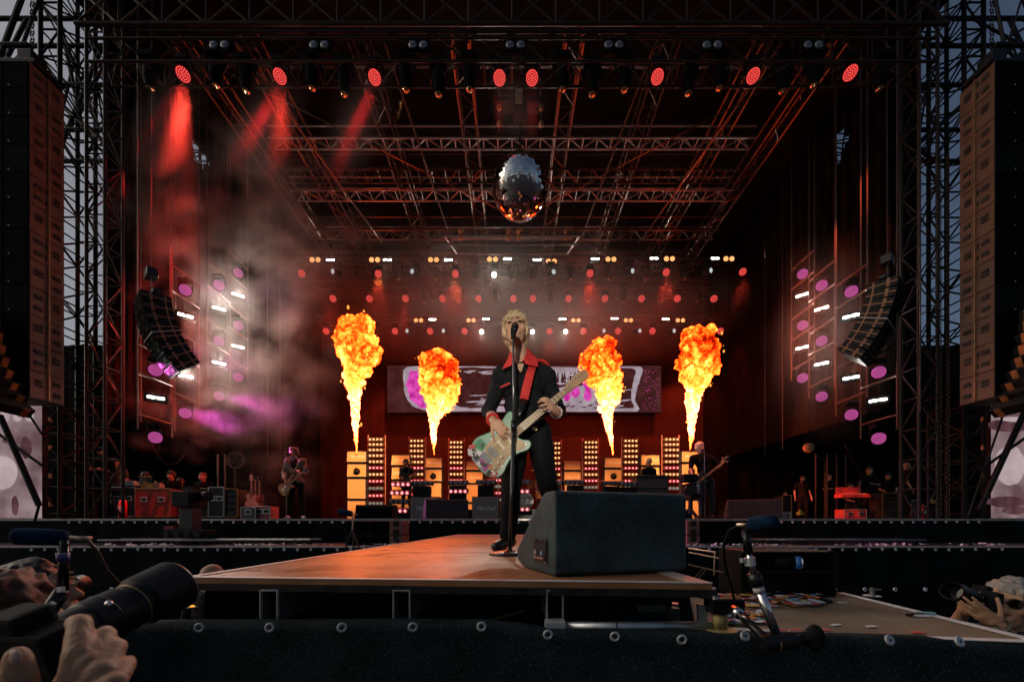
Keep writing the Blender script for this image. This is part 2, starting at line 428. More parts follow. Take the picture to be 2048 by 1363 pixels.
for k in range(len(cuts)-1):
    a, c = cuts[k], cuts[k+1]; g_ = .0012
    q = [fl.lerp(bl, a) + Y*g_, fr.lerp(br, a) + Y*g_, fr.lerp(br, c) - Y*g_, fl.lerp(bl, c) - Y*g_]
    dz = random.uniform(-.001, .001)
    MB().prism([(p.x, p.y) for p in q], (0, 0, ZP - .018 + dz), X, Y, Z*.018).build('panel', WOOD, CW, bevel=.001)
d = (fr-fl).normalized(); nn = V((d.y, -d.x, 0))
def strip(a, b_, wd, z, th, m, name='tape', par=CW):
    a, b_ = V(a), V(b_); q = (b_-a).normalized(); s_ = V((-q.y, q.x, 0))*wd/2
    pts = [a+s_, a-s_, b_-s_, b_+s_]
    return MB().prism([(p.x, p.y) for p in pts], (0, 0, z), X, Y, Z*th).build(name, m, par)
strip(fl - nn*.012, fr - nn*.012, .024, ZP + .0015, .0022, TAPE)
strip(fl + V((.014, .03, 0)), bl + V((.014, 0, 0)), .026, ZP + .0016, .0020, TAPE)
strip(fr + V((-.035, .03, 0)), br + V((-.035, 0, 0)), .07, ZP + .0017, .0020, mat('worn_tape', (.55, .42, .36), .5, var=.2, scale=20))
e = MB(); e.prism([(p.x, p.y) for p in (fl, fr, fr - nn*.03, fl - nn*.03)], (0, 0, ZP - .042), X, Y, Z*.0235)
e.build('front_rail', PLYEDGE, CW)
strip(fl + V((.01, .0, 0)), bl + V((.01, 0, 0)), .05, ZP - .045, .026, PLYEDGE, 'side_rail'); strip(fr + V((-.01, .0, 0)), br + V((-.01, 0, 0)), .05, ZP - .045, .026, PLYEDGE, 'side_rail')
ALU = mat('joist_aluminium', (.20, .21, .21), .5, .5, var=.4, scale=9)
ALUE = mat('joist_cut_end', (.62, .64, .62), .45, .6, var=.2, scale=30)
for x0, x1, D in ((519, 555, 1.325), (785, 820, 1.30), (1093, 1127, 1.265)):
    a, b_ = P(x0, 1179, D), P(x1, 1243, D); wd = b_.x-a.x; ht = a.z-b_.z; c = (a+b_)/2; th = .0035
    mb = MB()
    for q, s_ in (((c.x, 0, a.z-th/2), (wd, th)), ((c.x, 0, b_.z+th/2), (wd, th)), ((a.x+th/2, 0, c.z), (th, ht-2*th)), ((b_.x-th/2, 0, c.z), (th, ht-2*th))):
        mb.box((q[0], D + .81, q[2]), (s_[0], 1.6, s_[1]))
    j = mb.build('joist', ALU, CW)
    mb = MB()
    for q, s_ in (((c.x, 0, a.z-th/2), (wd, th)), ((c.x, 0, b_.z+th/2), (wd, th)), ((a.x+th/2, 0, c.z), (th, ht-2*th)), ((b_.x-th/2, 0, c.z), (th, ht-2*th))):
        mb.box((q[0], D + .003, q[2]), (s_[0], .008, s_[1]))
    mb.build('cut_end', ALUE, j)
for k in range(6): cube(CW, 'cross_beam', (-.22, 2.0 + k*1.05, ZP - .10), (1.6, .06, .1), BLK)
for k in range(5):
    for x in (-.85, .45): bar(CW, 'leg', (x, 2.1 + k*1.3, 0), (x, 2.1 + k*1.3, ZP - .15), .025, DKSTEEL, 8)
t = thing('catwalk_shade_sheet', 'added black sheet standing for the darkness below the left catwalk edge', 'skirt', (-1.06, 4.5, .3))  # dark sheet put where the open underside is only in shade
vs = [(-1.08 + .02*noise.noise(V((k*.6, j, 0))) + .0012*k, 1.40 + k*.114, ZP - .05 - j*.35) for k in range(58) for j in range(5)]
MB().add(vs, [(k*5+j, k*5+j+1, k*5+j+6, k*5+j+5) for k in range(57) for j in range(4)]).build('cloth', SKIRT, t, smooth=True)
# ---------------------------------------------------------------- front mesh cloth and lower right deck
FS = thing('front_skirt', 'black woven mesh cloth with ring eyelets stretched along the nearest edge', 'skirt', (.2, 1.2, .4))
prof = [(-700, 1262, 1.26), (-200, 1252, 1.26), (230, 1246, 1.255), (385, 1243, 1.25), (540, 1243, 1.24), (830, 1242, 1.225), (960, 1243, 1.21), (1040, 1250, 1.20), (1100, 1260, 1.19), (1370, 1265, 1.175), (1440, 1268, 1.17), (1640, 1270, 1.155), (1850, 1276, 1.135), (2060, 1290, 1.115), (2500, 1310, 1.09)]
top = [P(*q) for q in prof]
def along(tq):
    k = min(int(tq), len(top)-2); return top[k].lerp(top[k+1], tq-k)
vs, fs = [], []; N, M_ = 170, 22
for i in range(N+1):
    p = along(i/N*(len(top)-1.0001))
    for j in range(M_+1):
        k = j/M_
        w_ = noise.noise(V((p.x*2.2, k*1.6, 1))) + .5*noise.noise(V((p.x*6, k*3, 4))) + .25*noise.noise(V((p.x*3, k*14, 9)))
        fold = .006*math.exp(-((k-.045)/.012)**2)
        vs.append((p.x, p.y - .02 - .10*k - fold + .02*w_*min(1, k*6), p.z - 1.0*k**1.25))
for i in range(N):
    for j in range(M_): a = i*(M_+1)+j; fs.append((a, a+1, a+M_+2, a+M_+1))
fs += [(i*(M_+1), (i+1)*(M_+1), N*M_*0 + len(vs) + i + 1, len(vs) + i) for i in range(N)]
vs += [tuple(along(i/N*(len(top)-1.0001)) + V((0, .05, -.002))) for i in range(N+1)]
MB().add(vs, fs).build('cloth', MESH, FS, smooth=True)
ringb = MB().ring((0, 0, 0), (0, -1, 0), .0112, .0036, 20, 7)
ringm = ringb.mesh('eyelet', True); ringm.materials.append(mat('ring_grey', (.5, .53, .53), .45, .3, var=.15, scale=90))
for px, py, D in ((398, 1254, 1.215), (539, 1254, 1.205), (684, 1254, 1.195), (826, 1253, 1.185), (963, 1252, 1.18), (1096, 1268, 1.16), (1230, 1272, 1.15), (1364, 1278, 1.145)):
    o = link('eyelet', ringm, FS); o.matrix_local = Matrix.Translation(P(px, py, D - .006) - ORG[FS.name]) @ Matrix.Rotation(R(random.uniform(-18, 10)), 4, 'X') @ Matrix.Rotation(R(random.uniform(-20, 20)), 4, 'Z')
for px, py, D, fill in ((1490, 1271, 1.115, (.42, .5, .55)), (1639, 1279, 1.105, (.55, .05, .06)), (1779, 1279, 1.09, (.38, .52, .62)), (1919, 1282, 1.07, (.36, .55, .66))):
    o = link('eyelet', ringm, FS); mm = Matrix.Translation(P(px, py, D) - ORG[FS.name]) @ Matrix.Rotation(R(-22), 4, 'X') @ Matrix.Rotation(R(12), 4, 'Z'); o.matrix_local = mm
    me = MB().cyl((0, -.002, 0), (0, .002, 0), .011, .011, 18).mesh('eyelet_fill'); me.materials.append(mat(f'eyelet_fill_{px}', fill, .5)); c = link('eyelet_fill', me, o)
    me = MB().cyl((0, -.004, 0), (0, .0, 0), .003, .003, 10).mesh('hub'); me.materials.append(RUB); link('hub', me, o)
# deck on the right
CARPET = mat('deck_carpet', (.22, .155, .095), .9, var=.25, scale=5, bump=.5, bscale=260)
dk = [P(1395, 1254, 262.8/(1254-1050)), P(1640, 1264, 1.212), P(1850, 1271, 1.165), P(2075, 1284, 1.123), P(1680, 1186, 1.932), P(1380, 1186, 1.932)]
FD = MB().prism([(p.x, p.y) for p in dk], (0, 0, ZD - .03), X, Y, Z*.03).build('front_deck', CARPET); struct(FD); ORG[FD.name] = V()
strip(dk[0], dk[1], .03, ZD + .001, .002, TAPE, 'tape', FD); strip(dk[1], dk[2], .03, ZD + .0013, .002, TAPE, 'tape', FD); strip(dk[2], dk[3] + V((.02, 0, 0)), .03, ZD + .0016, .002, TAPE, 'tape', FD)
strip(dk[3] + V((-.0, 0, 0)), dk[4], .035, ZD + .0035, .002, TAPE, 'tape', FD)
for x, y in ((.8, 1.5), (1.4, 1.3), (1.4, 1.85), (.75, 1.85)): bar(FD, 'leg', (x, y, 0), (x, y, ZD - .03), .024, GALV, 10)
# ================================================================ towers, roof trusses
def tower(name, label, x, y, z0, z1, wd, m, seg, rch=.035, rbr=.016, dp=None):
    t = thing(name, label, 'tower', (x, y, z0)); h = wd/2; dp = (dp or wd)/2
    cn = [V((x-h, y-dp, 0)), V((x+h, y-dp, 0)), V((x+h, y+dp, 0)), V((x-h, y+dp, 0))]
    for c in cn: bar(t, 'chord', c + Z*z0, c + Z*z1, rch, m, 8)
    for k in range(seg):
        a, b_ = z0 + (z1-z0)*k/seg, z0 + (z1-z0)*(k+1)/seg
        for i in range(4):
            p, q = cn[i], cn[(i+1) % 4]
            if (k+i) % 2: p, q = q, p
            bar(t, 'brace', p + Z*a, q + Z*b_, rbr, m); bar(t, 'brace', p + Z*b_, q + Z*b_, rbr, m)
    return t
for s, nm in ((-1, 'left'), (1, 'right')):
    tower('roof_tower', f'dark lattice tower holding up the {nm} front corner of the roof', s*9.45, 9.25, ZS, 14.2, .42, DKSTEEL, 18)
    tower('sky_tower', f'tall dark lattice tower silhouetted against the sky at the {nm} edge', s*10.9, 9.8, 0, 16.5, .46, BLK, 26, .045, .02, dp=.8)
    t = thing('speaker_crane_grid', f'dark lattice grid with diagonal stays above the {nm} speaker column', 'truss', (s*12, 9.2, 10.8))
    for z in (10.95, 11.75, 12.9, 13.9, 14.6):
        for y in (8.4, 10.2): bar(t, 'chord', (s*10.2, y, z), (s*15.5, y, z + s*.0), .05, BLK, 8)
    rr = random.Random(5+s)
    for k in range(40):
        x0 = rr.uniform(10.2, 15); y = rr.choice((8.4, 10.2)); za, zb = rr.choice(((10.95, 11.75), (11.75, 12.9), (12.9, 13.9), (13.9, 14.6), (10.95, 13.9), (11.75, 14.6)))
        bar(t, 'brace', (s*x0, y, za), (s*(x0 + rr.choice((-1, 1))*rr.uniform(.5, 1.6)), y, zb), rr.choice((.02, .03, .045)), BLK)
    bar(t, 'stay', (s*10.3, 8.4, 14.9), (s*15.5, 8.4, 11.0), .07, BLK, 8); bar(t, 'stay', (s*10.3, 10.2, 11.3), (s*15, 10.2, 15.4), .06, BLK, 8)
    truss('outrigger_truss', f'dark outrigger truss behind the {nm} wing drape seen against the sky', (s*10.6, 10.5, 12.6), (s*10.6, 16, 13.6), 1.2, 1.6, 14, BLK, .04, .022)
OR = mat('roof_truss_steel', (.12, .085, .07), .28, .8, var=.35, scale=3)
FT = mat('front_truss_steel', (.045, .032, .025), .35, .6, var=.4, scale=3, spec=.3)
TG = 'roof trusses over the stage'
# front span: deep cross-braced truss right across the picture
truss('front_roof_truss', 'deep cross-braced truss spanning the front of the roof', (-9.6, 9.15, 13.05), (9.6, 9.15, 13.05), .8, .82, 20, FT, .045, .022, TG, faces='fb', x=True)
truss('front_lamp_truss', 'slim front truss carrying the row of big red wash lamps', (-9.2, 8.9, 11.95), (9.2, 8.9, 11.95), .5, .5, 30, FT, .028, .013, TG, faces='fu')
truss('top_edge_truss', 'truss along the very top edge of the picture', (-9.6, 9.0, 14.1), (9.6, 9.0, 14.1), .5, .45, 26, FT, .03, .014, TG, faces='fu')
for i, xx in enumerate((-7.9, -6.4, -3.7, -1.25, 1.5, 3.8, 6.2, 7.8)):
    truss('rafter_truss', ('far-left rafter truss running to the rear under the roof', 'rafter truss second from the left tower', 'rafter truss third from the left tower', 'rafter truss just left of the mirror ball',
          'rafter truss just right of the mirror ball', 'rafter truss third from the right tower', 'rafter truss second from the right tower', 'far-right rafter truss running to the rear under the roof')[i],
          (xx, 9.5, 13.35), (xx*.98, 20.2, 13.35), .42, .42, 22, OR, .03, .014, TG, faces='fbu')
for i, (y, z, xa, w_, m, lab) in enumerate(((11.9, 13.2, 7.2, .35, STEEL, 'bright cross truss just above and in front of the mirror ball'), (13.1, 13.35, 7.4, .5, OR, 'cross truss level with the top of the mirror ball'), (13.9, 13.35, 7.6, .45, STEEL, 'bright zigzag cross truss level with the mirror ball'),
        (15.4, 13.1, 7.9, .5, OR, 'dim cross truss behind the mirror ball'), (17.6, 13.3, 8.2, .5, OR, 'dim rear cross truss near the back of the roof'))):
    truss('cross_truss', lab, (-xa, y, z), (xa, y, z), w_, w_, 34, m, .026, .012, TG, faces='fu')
for i, (a, b_) in enumerate((((-7.5, 9.4, 12.7), (0, 12.2, 11.1)), ((7.5, 9.4, 12.7), (.4, 12.2, 11.1)), ((-7, 17, 12.4), (-1.5, 13.6, 11.6)), ((7, 17, 12.4), (1.5, 13.6, 11.6)))):
    o = MB().cyl(a, b_, .016, .016, 6).build('stay_wire', OR); tag(o, ('stay wire from the front left of the roof to the mirror ball', 'stay wire from the front right of the roof to the mirror ball', 'stay wire from the rear left of the roof to the lamp pod', 'stay wire from the rear right of the roof to the lamp pod')[i], 'cable', 'roof stay wires')
for i, xx in enumerate((-5.2, -2.4, 2.7, 5.1)):
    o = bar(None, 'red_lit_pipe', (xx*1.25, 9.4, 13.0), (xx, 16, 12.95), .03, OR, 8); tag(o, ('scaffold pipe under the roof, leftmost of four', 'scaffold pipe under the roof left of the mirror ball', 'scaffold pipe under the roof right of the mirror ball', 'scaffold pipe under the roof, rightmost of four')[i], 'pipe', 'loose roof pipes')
# pod frame around the ball
t = thing('lamp_pod_frame', 'rectangular hanging pipe frame with clamped fittings below the mirror ball', 'truss', (0, 11.5, 9))
for y, z in ((12.6, 11.05), (13.0, 11.0), (13.6, 10.9), (12.0, 10.1), (11.6, 9.8), (11.2, 9.75)): bar(t, 'pipe', (-1.95, y, z), (1.95, y, z), .022, STEEL, 8)
for x in (-1.9, 1.9):
    bar(t, 'pipe', (x, 11.2, 9.75), (x, 13.6, 10.9), .022, STEEL, 8); bar(t, 'pipe', (x, 12, 10.1), (x, 12.6, 13.2), .015, OR)
CL = mat('brass_clamp', (.55, .32, .14), .35, .9)
for x in (-1.45, -.12, .18, 1.5):
    for z in (9.86, 9.66): MB().ell((x, 11.15, z), (.05, .05, .06), n=8, m=6).ell((x + .07, 11.13, z + .03), (.035, .03, .045), n=8, m=5).build('clamp', CL, t, smooth=True)
# ---------------------------------------------------------------- mirror ball
BC = P(1040, 376, 9.6); BR = .67
t = thing('mirror_ball', 'large mirror ball hanging under the stage roof', 'mirror ball', BC)
MIR = mat('mirror_glass', (.86, .85, .84), .03, 1.0, var=.02)
mb = MB(); rows = 36
for i in range(rows):
    t0, t1 = math.pi*(i+.04)/rows, math.pi*(i+.96)/rows; n_ = max(4, int(2*math.pi*math.sin((t0+t1)/2)*rows/math.pi))
    for j in range(n_):
        a0, a1 = 2*math.pi*(j+.03)/n_, 2*math.pi*(j+.97)/n_
        sp = lambda th, a, r=BR: V((r*math.sin(th)*math.cos(a), r*math.sin(th)*math.sin(a), -r*math.cos(th)))
        q = [sp(t0, a0), sp(t0, a1), sp(t1, a1), sp(t1, a0)]; c = sum(q, V())/4; nn_ = c.normalized()
        tw = V((random.gauss(0, .055), random.gauss(0, .055), random.gauss(0, .055))); q = [p + nn_*(tw.dot(p-c)) for p in q]
        mb.add([BC + p for p in q], [(0, 1, 2, 3)])
stuff(mb.build('mirror_tiles', MIR, t))
MB().ell(BC, BR*.985, n=32, m=20).build('core', mat('ball_core', (.05, .05, .05), .5), t, smooth=True)
MB().cyl(BC + Z*.64, BC + Z*.78, .10, .06, 16).cyl(BC + Z*.7, BC + Z*1.9, .02, .02, 8).build('hanger', BLK, t)
t = thing('ball_motor', 'dark motor bracket with brass fittings hung above the mirror ball', 'motor', BC + Z*2.0)
MB().box(BC + V((0, 0, 2.0)), (1.1, .3, .12)).box(BC + V((0, -.1, 1.75)), (.3, .3, .4)).build('housing', BLK, t, bevel=.01)
MB().box(BC + V((-.03, -.3, 1.9)), (.16, .05, .34)).build('label_plate', mat('plate', (.5, .38, .2), .5), t)
for x in (-.5, .5):
    for z in (1.78, 1.4): MB().ell(BC + V((x, -.15, z)), (.06, .06, .07), n=8, m=6).build('clamp', CL, t, smooth=True)
    bar(t, 'drop_pipe', BC + V((x, -.1, 1.3)), BC + V((x, -.1, 2.5)), .018, OR)
# ================================================================ lamps
BLK_ = BLK; BLK = mat('lamp_black', (.004, .004, .0042), .6, spec=.06)
REDL = emat('red_led', (1.0, .17, .14), 1.4, False)
REDG = emat('red_led_glass', (.75, .006, .012), .55, False)
PNKL = emat('pink_led', (1.0, .22, .62), 1.1, False)
PNKG = emat('pink_led_glass', (.30, .008, .17), .5, False)
WHTE = emat('white_beam_lens', (1.0, .97, .84), 300.0, True)
WHTD = emat('white_beam_off_axis', (.62, .70, .68), .8, False)
STRB = emat('strobe_tube', (1.0, .95, .85), 110.0, True)
AMB = emat('blinder_amber', (1.0, .42, .14), 1.4, False)
DKLENS = mat('dark_lens', (.10, .07, .05), .1, .6)
def wash(led, glass, cap):
    """LED wash lamp; looks along -Z from a yoke hung at the origin"""
    t = thing('wash_lamp', 'lamp', 'stage lamp', (0, 0, 0))
    MB().box((0, 0, -.06), (.36, .26, .12)).build('base', BLK, t, bevel=.02)
    y = MB(); y.tube([(-.235, 0, -.42), (-.235, 0, -.2), (-.2, 0, -.12), (.2, 0, -.12), (.235, 0, -.2), (.235, 0, -.42)], .022, 6); y.build('yoke', BLK, t)
    h = MB().lathe([(-.14, .06), (-.13, .13), (.0, .185), (.14, .20), (.15, .185)], (0, 0, -.42), (0, 0, -1), 20).build('head', BLK, t, smooth=True)
    MB().lathe([(.151, .178), (.153, .178)], (0, 0, -.42), (0, 0, -1), 20).build('lens', glass, h)
    mb = MB(); pts = [(0, 0)] + [(r*math.cos(a + o), r*math.sin(a + o)) for r, k, o in ((.052, 6, 0), (.104, 12, .26), (.153, 18, 0)) for a in [2*math.pi*i/k for i in range(k)]]
    for p in pts: mb.lathe([(.154, .0145), (.160, .010)], (p[0], p[1], -.42), (0, 0, -1), 7)
    stuff(mb.build('led', led, h))
    return t
def aim(t, d):
    """turn the head (and what it carries) so that it looks along world direction d; the whole thing hangs straight"""
    for c in KIDS.get(t.name, []):
        if c.name.startswith('head'):
            q = V((0, 0, -1)).rotation_difference(V(d).normalized()).to_matrix().to_4x4()
            c.matrix_local = Matrix.Translation((0, 0, -.42)) @ q @ Matrix.Translation((0, 0, .42))
def spot():
    """moving-head profile lamp with glass eye, looks down"""
    t = thing('profile_lamp', 'lamp', 'stage lamp', (0, 0, 0))
    MB().box((0, 0, -.06), (.36, .3, .12)).build('base', BLK, t, bevel=.02)
    y = MB(); y.tube([(-.2, 0, -.40), (-.2, 0, -.2), (-.18, 0, -.12), (.18, 0, -.12), (.2, 0, -.2), (.2, 0, -.40)], .028, 6); y.build('yoke', BLK, t)
    h = MB().lathe([(-.2, .07), (-.19, .13), (.1, .14), (.26, .10), (.30, .10)], (0, 0, -.42), (0, 0, -1), 16).build('head', BLK, t, smooth=True)
    MB().lathe([(.29, .088), (.315, .07), (.325, .03)], (0, 0, -.42), (0, 0, -1), 14).build('lens', mat('coated_glass', (.5, .36, .2), .06, .85), h, smooth=True)
    return t
def whitelamp(m):
    t = thing('beam_lamp', 'lamp', 'stage lamp', (0, 0, 0))
    MB().box((0, 0, -.06), (.3, .24, .12)).build('base', BLK, t, bevel=.02)
    y = MB(); y.tube([(-.17, 0, -.40), (-.15, 0, -.12), (.15, 0, -.12), (.17, 0, -.40)], .02, 6); y.build('yoke', BLK, t)
    h = MB().lathe([(-.16, .07), (-.15, .11), (.1, .12), (.2, .11), (.205, .10)], (0, 0, -.42), (0, 0, -1), 16).build('head', BLK, t, smooth=True)
    MB().lathe([(.207, .088), (.215, .05)], (0, 0, -.42), (0, 0, -1), 16).build('lens', m, h)
    return t
def strobe():
    t = thing('strobe_lamp', 'lamp', 'strobe', (0, 0, 0))
    MB().box((0, .06, 0), (.44, .14, .2)).build('housing', BLK, t, bevel=.01)
    for x in (-.085, .085): cube(t, 'tube', (x, -.015, 0), (.13, .02, .045), STRB)
    return t
def blinder(m):
    t = thing('blinder_lamp', 'lamp', 'blinder', (0, 0, 0))
    MB().box((0, .07, 0), (.5, .12, .26)).build('housing', BLK, t, bevel=.02)
    for x in (-.12, .12): MB().lathe([(0, .1), (.03, .085), (.045, .04)], (x, .01, 0), (0, -1, 0), 16).build('lens', m, t, smooth=True)
    return t
red0, pink0, spot0, wl0, wd0, st0, bl0, bd0 = wash(REDL, REDG, 'red'), wash(PNKL, PNKG, 'pink'), spot(), whitelamp(WHTE), whitelamp(WHTD), strobe(), blinder(AMB), blinder(mat('unlit_lens', (.35, .37, .4), .2, .6))
ORD = ('first', 'second', 'third', 'fourth', 'fifth', 'sixth', 'seventh', 'eighth', 'ninth', 'tenth', 'eleventh', 'twelfth', 'thirteenth', 'fourteenth', 'fifteenth', 'sixteenth')
def nth(i): return ORD[i] + ' from the left'
def hungat(px, py, D, drop=.57): p = P(px, py, D); return p + Z*drop
CAMP = V((0, 0, ZC))
BLK = BLK_
# front row, big red
for i, (px, py) in enumerate(((368, 153), (561, 157), (750, 159), (999, 160), (1064, 160), (1314, 158), (1505, 156), (1699, 150))):
    p = hungat(px, py, 8.75, .40); o = inst(red0, f'big red LED wash lamp on the front truss, {nth(i)}', p, None, 'red wash lamps on the front truss')
    aim(o, V((-p.x*.035, -.55, -1))); o.scale = (.76, .76, .76)
for i, px in enumerate((301, 432, 492, 624, 688, 812, 877, 939, 1125, 1185, 1249, 1377, 1439, 1565, 1628, 1760)):
    py = (176, 170, 181, 175, 187, 178, 187, 177, 177, 187, 178, 185, 175, 181, 169, 176)[i]
    inst(spot0, f'unlit moving-head lamp with amber glass eye on the front truss, {nth(i)}', hungat(px, py, 8.9, .70), None, 'unlit moving heads on the front truss')
for i, px in enumerate((438, 638, 836, 1031, 1228, 1425, 1627)):
    inst(bd0, f'unlit twin blinder above the front truss lamps, {nth(i)}', P(px, 90, 8.75), None, 'unlit twin blinders on the front truss')
# rear rows
for i, (px, py) in enumerate(((661, 520), (775, 520), (897, 520), (1015, 518), (1074, 520), (1190, 518), (1308, 517), (1430, 517))):
    inst(st0, f'lit white strobe on the upper rear bar, {nth(i)}', P(px, py, 16), None, 'white strobes on the upper rear bar')
for i, (px, py) in enumerate(((630, 519), (749, 519), (867, 519), (985, 518), (1103, 522), (1222, 518), (1339, 517), (1458, 517))):
    inst(bl0, f'amber twin blinder on the upper rear bar, {nth(i)}', P(px, py, 16.1), None, 'amber blinders on the upper rear bar')
for i, (px, py) in enumerate(((604, 547), (757, 548), (911, 548), (1180, 547), (1332, 545), (1485, 544))):
    p = hungat(px, py, 16, .33); o = inst(red0, f'red LED wash lamp on the upper rear bar, {nth(i)}', p, None, 'red wash lamps on the upper rear bar'); aim(o, V((-p.x*.05, -1, -.62))); o.scale = (.76, .76, .76)
for i, (px, py, lit) in enumerate(((674, 546, 0), (831, 546, 0), (988, 549, 1), (1102, 547, 0), (1258, 545, 0), (1413, 544, 0))):
    p = hungat(px, py, 15.9, .42); o = inst(wl0 if lit else wd0, ('dazzling white beam lamp on the upper rear bar left of the singer' if lit else f'pale white beam lamp on the upper rear bar, {nth(i)}'), p, None, 'beam lamps on the upper rear bar')
    aim(o, CAMP - p if lit else V((-.5 if i < 3 else .5, -1, -.25)))
for i, px in enumerate((796, 873, 950, 1027, 1065, 1141, 1217, 1293, 1370)):
    inst(spot0, f'small unlit moving head under the upper rear bar, {nth(i)}', hungat(px, 558, 16.6, .70), None, 'unlit moving heads under the upper rear bar')
for i, px in enumerate((666, 739, 811, 885, 957, 1027, 1066, 1137, 1210, 1283, 1355, 1428)):
    p = hungat(px, 597, 17.2, .33); o = inst(red0, f'red LED wash lamp on the middle rear bar, {nth(i)}', p, None, 'red wash lamps on the middle rear bar'); aim(o, V((-p.x*.06, -1, -.6))); o.scale = (.78, .78, .78)
for i, px in enumerate((848, 918, 991, 1101, 1176, 1248, 1322, 1396)):
    inst(spot0, f'unlit moving head on the middle rear bar, {nth(i)}', hungat(px, 598, 17.2, .60), None, 'unlit moving heads on the middle rear bar')
for i, px in enumerate((652, 790, 860, 929, 1099, 1167, 1236, 1305, 1374, 1441)):
    p = hungat(px, 662, 18.6, .34); o = inst(red0, f'red LED wash lamp on the lowest rear bar, {nth(i)}', p, None, 'red wash lamps on the lowest rear bar'); aim(o, V((-p.x*.06, -1, -.5))); o.scale = (.8, .8, .8)
for i, (px, lit) in enumerate(((752, 0), (820, 0), (892, 0), (963, 1), (1065, 1), (1131, 1), (1203, 0), (1274, 0), (1342, 0), (1413, 0))):
    p = hungat(px, 663, 18.5, .42); o = inst(wl0 if lit else wd0, (('dazzling white beam lamp left of the singer\'s head', 'dazzling white beam lamp just right of the singer\'s head', 'dazzling white beam lamp further right of the singer\'s head')[i-3] if lit else f'pale white beam lamp on the lowest rear bar, {nth(i)}'), p, None, 'beam lamps on the lowest rear bar')
    aim(o, CAMP - p if lit else V((-.5 if i < 3 else .4, -1, -.25)))
for i, (px, py) in enumerate(((865, 639), (972, 638), (1125, 638), (1229, 637), (1331, 638))):
    inst(st0, f'lit white strobe on the lowest rear bar, {nth(i)}', P(px, py, 18.6), None, 'white strobes on the lowest rear bar')
for i, px in enumerate((837, 942, 1152, 1257, 1361)):
    inst(bl0, f'amber twin blinder on the lowest rear bar, {nth(i)}', P(px, 640, 18.7), None, 'amber blinders on the lowest rear bar')
for i, (y, py, xa, lab) in enumerate(((16.2, 512, 8.6, 'upper rear lamp truss'), (16.9, 568, 8.4, 'dim rear truss between the lamp rows'), (17.4, 583, 8.6, 'middle rear lamp truss'), (18.8, 637, 9.2, 'lowest rear lamp truss'))):
    z = ZC + (HY-py)/F*y
    truss('lamp_truss', lab + ' hung across the back of the stage', (-xa, y + .15, z), (xa, y + .15, z), .3, .3, 30, OR, .026, .011, 'rear lamp trusses', faces='fu')
    for x in (-7, -2.5, 2.5, 7): o = bar(None, 'drop_chain', (x, y + .15, z + .1), (x, y + .15, 13.2), .012, OR); tag(o, f'{ {-7: "leftmost", -2.5: "second-left", 2.5: "second-right", 7: "rightmost"}[x]} thin drop chain of the {lab}', 'chain', f'chains of the {lab}')
# side ladders
LADX = 8.55
def ladder(s, lights, w_, zt, idx, nm):
    """two wires with cross pipes; lights: (px,py,kind)"""
    D = abs(LADX/((lights[0][0]-1024)/F)); x = s*LADX
    t = thing('lamp_ladder', f'hanging wire lamp ladder in the {nm} wing, {ORD[idx]} from the front', 'lamp ladder', (x, D, 3), 'lamp ladders in the wings')
    zs = [ZC + (HY-l[1])/F*D for l in lights]
    for dy in (-w_/2, w_/2): bar(t, 'wire', (x, D+dy, min(zs) + .1), (x, D+dy, 14.3), .016, OR)
    for l, z in zip(lights, zs):
        bar(t, 'rung', (x, D-w_/2, z + .42), (x, D+w_/2, z + .42), .028, OR, 8)
        side = V((-s*.85, -1, -.12))
        if l[2] == 'p':
            p = V((x, D, z + .42*.76)); o = inst(pink0, f'pink wash lamp {l[3]}, {nm} wing', p, None, f'pink wash lamps in the {nm} wing')
            aim(o, V((-s*.75, -1, -.25))); o.scale = (.76, .76, .76)
        else:
            inst(st0, f'lit white strobe {l[3]}, {nm} wing', V((x, D, z)), frame(side), f'white strobes in the {nm} wing')
    return t
def hts(n): return [['topmost'], ['at the top', 'lower down'], ['at the top', 'at mid height', 'lowest']][n-1] if n < 4 else ['at the top', 'above mid height', 'below mid height', 'lowest']
def ladd(s, spec, nm):
    for i, (pxs, seq) in enumerate(spec):
        cnt = {'p': sum(q[1] == 'p' for q in seq), 's': sum(q[1] == 's' for q in seq)}; k = {'p': 0, 's': 0}; L = []
        for py, kd in seq: L.append((pxs, py, kd, hts(cnt[kd])[k[kd]] + f' on the {ORD[i]} ladder from the front')); k[kd] += 1
        ladder(s, L, .92, 14, i, nm)
ladd(1, ((1756, ((745, 'p'), (800, 's'), (876, 'p'))), (1702, ((585, 'p'), (632, 's'), (708, 'p'), (755, 's'), (829, 'p'))), (1643, ((573, 'p'), (617, 's'), (683, 'p'), (727, 's'), (793, 'p'))), (1605, ((550, 'p'), (590, 's'), (652, 'p'), (695, 's'), (756, 'p')))), 'right')
ladd(-1, ((312, ((741, 'p'), (795, 's'), (874, 'p'))), (371, ((582, 'p'), (631, 's'), (705, 'p'), (752, 's'), (826, 'p'))), (438, ((572, 'p'), (617, 's'), (683, 'p'), (726, 's'), (792, 'p'))), (476, ((548, 'p'), (590, 's'), (652, 'p'), (693, 's'), (755, 'p')))), 'left')
for i, (px, s) in enumerate(((1530, 1), (1565, 1), (1840, 1), (282, -1), (350, -1), (535, -1), (560, -1))):
    D = 9.2*F/abs(px-1024); o = bar(None, 'hanging_cable', (s*9.2, D, 4.2), (s*9.2, D, 14.3), .012, OR); tag(o, f'thin cable down the {"right" if s > 0 else "left"} wing drape, {("rearmost", "second from the rear", "nearest the tower", "nearest the tower", "second from the tower", "second from the rear", "rearmost")[i]}', 'cable', 'thin cables against the wing drapes')
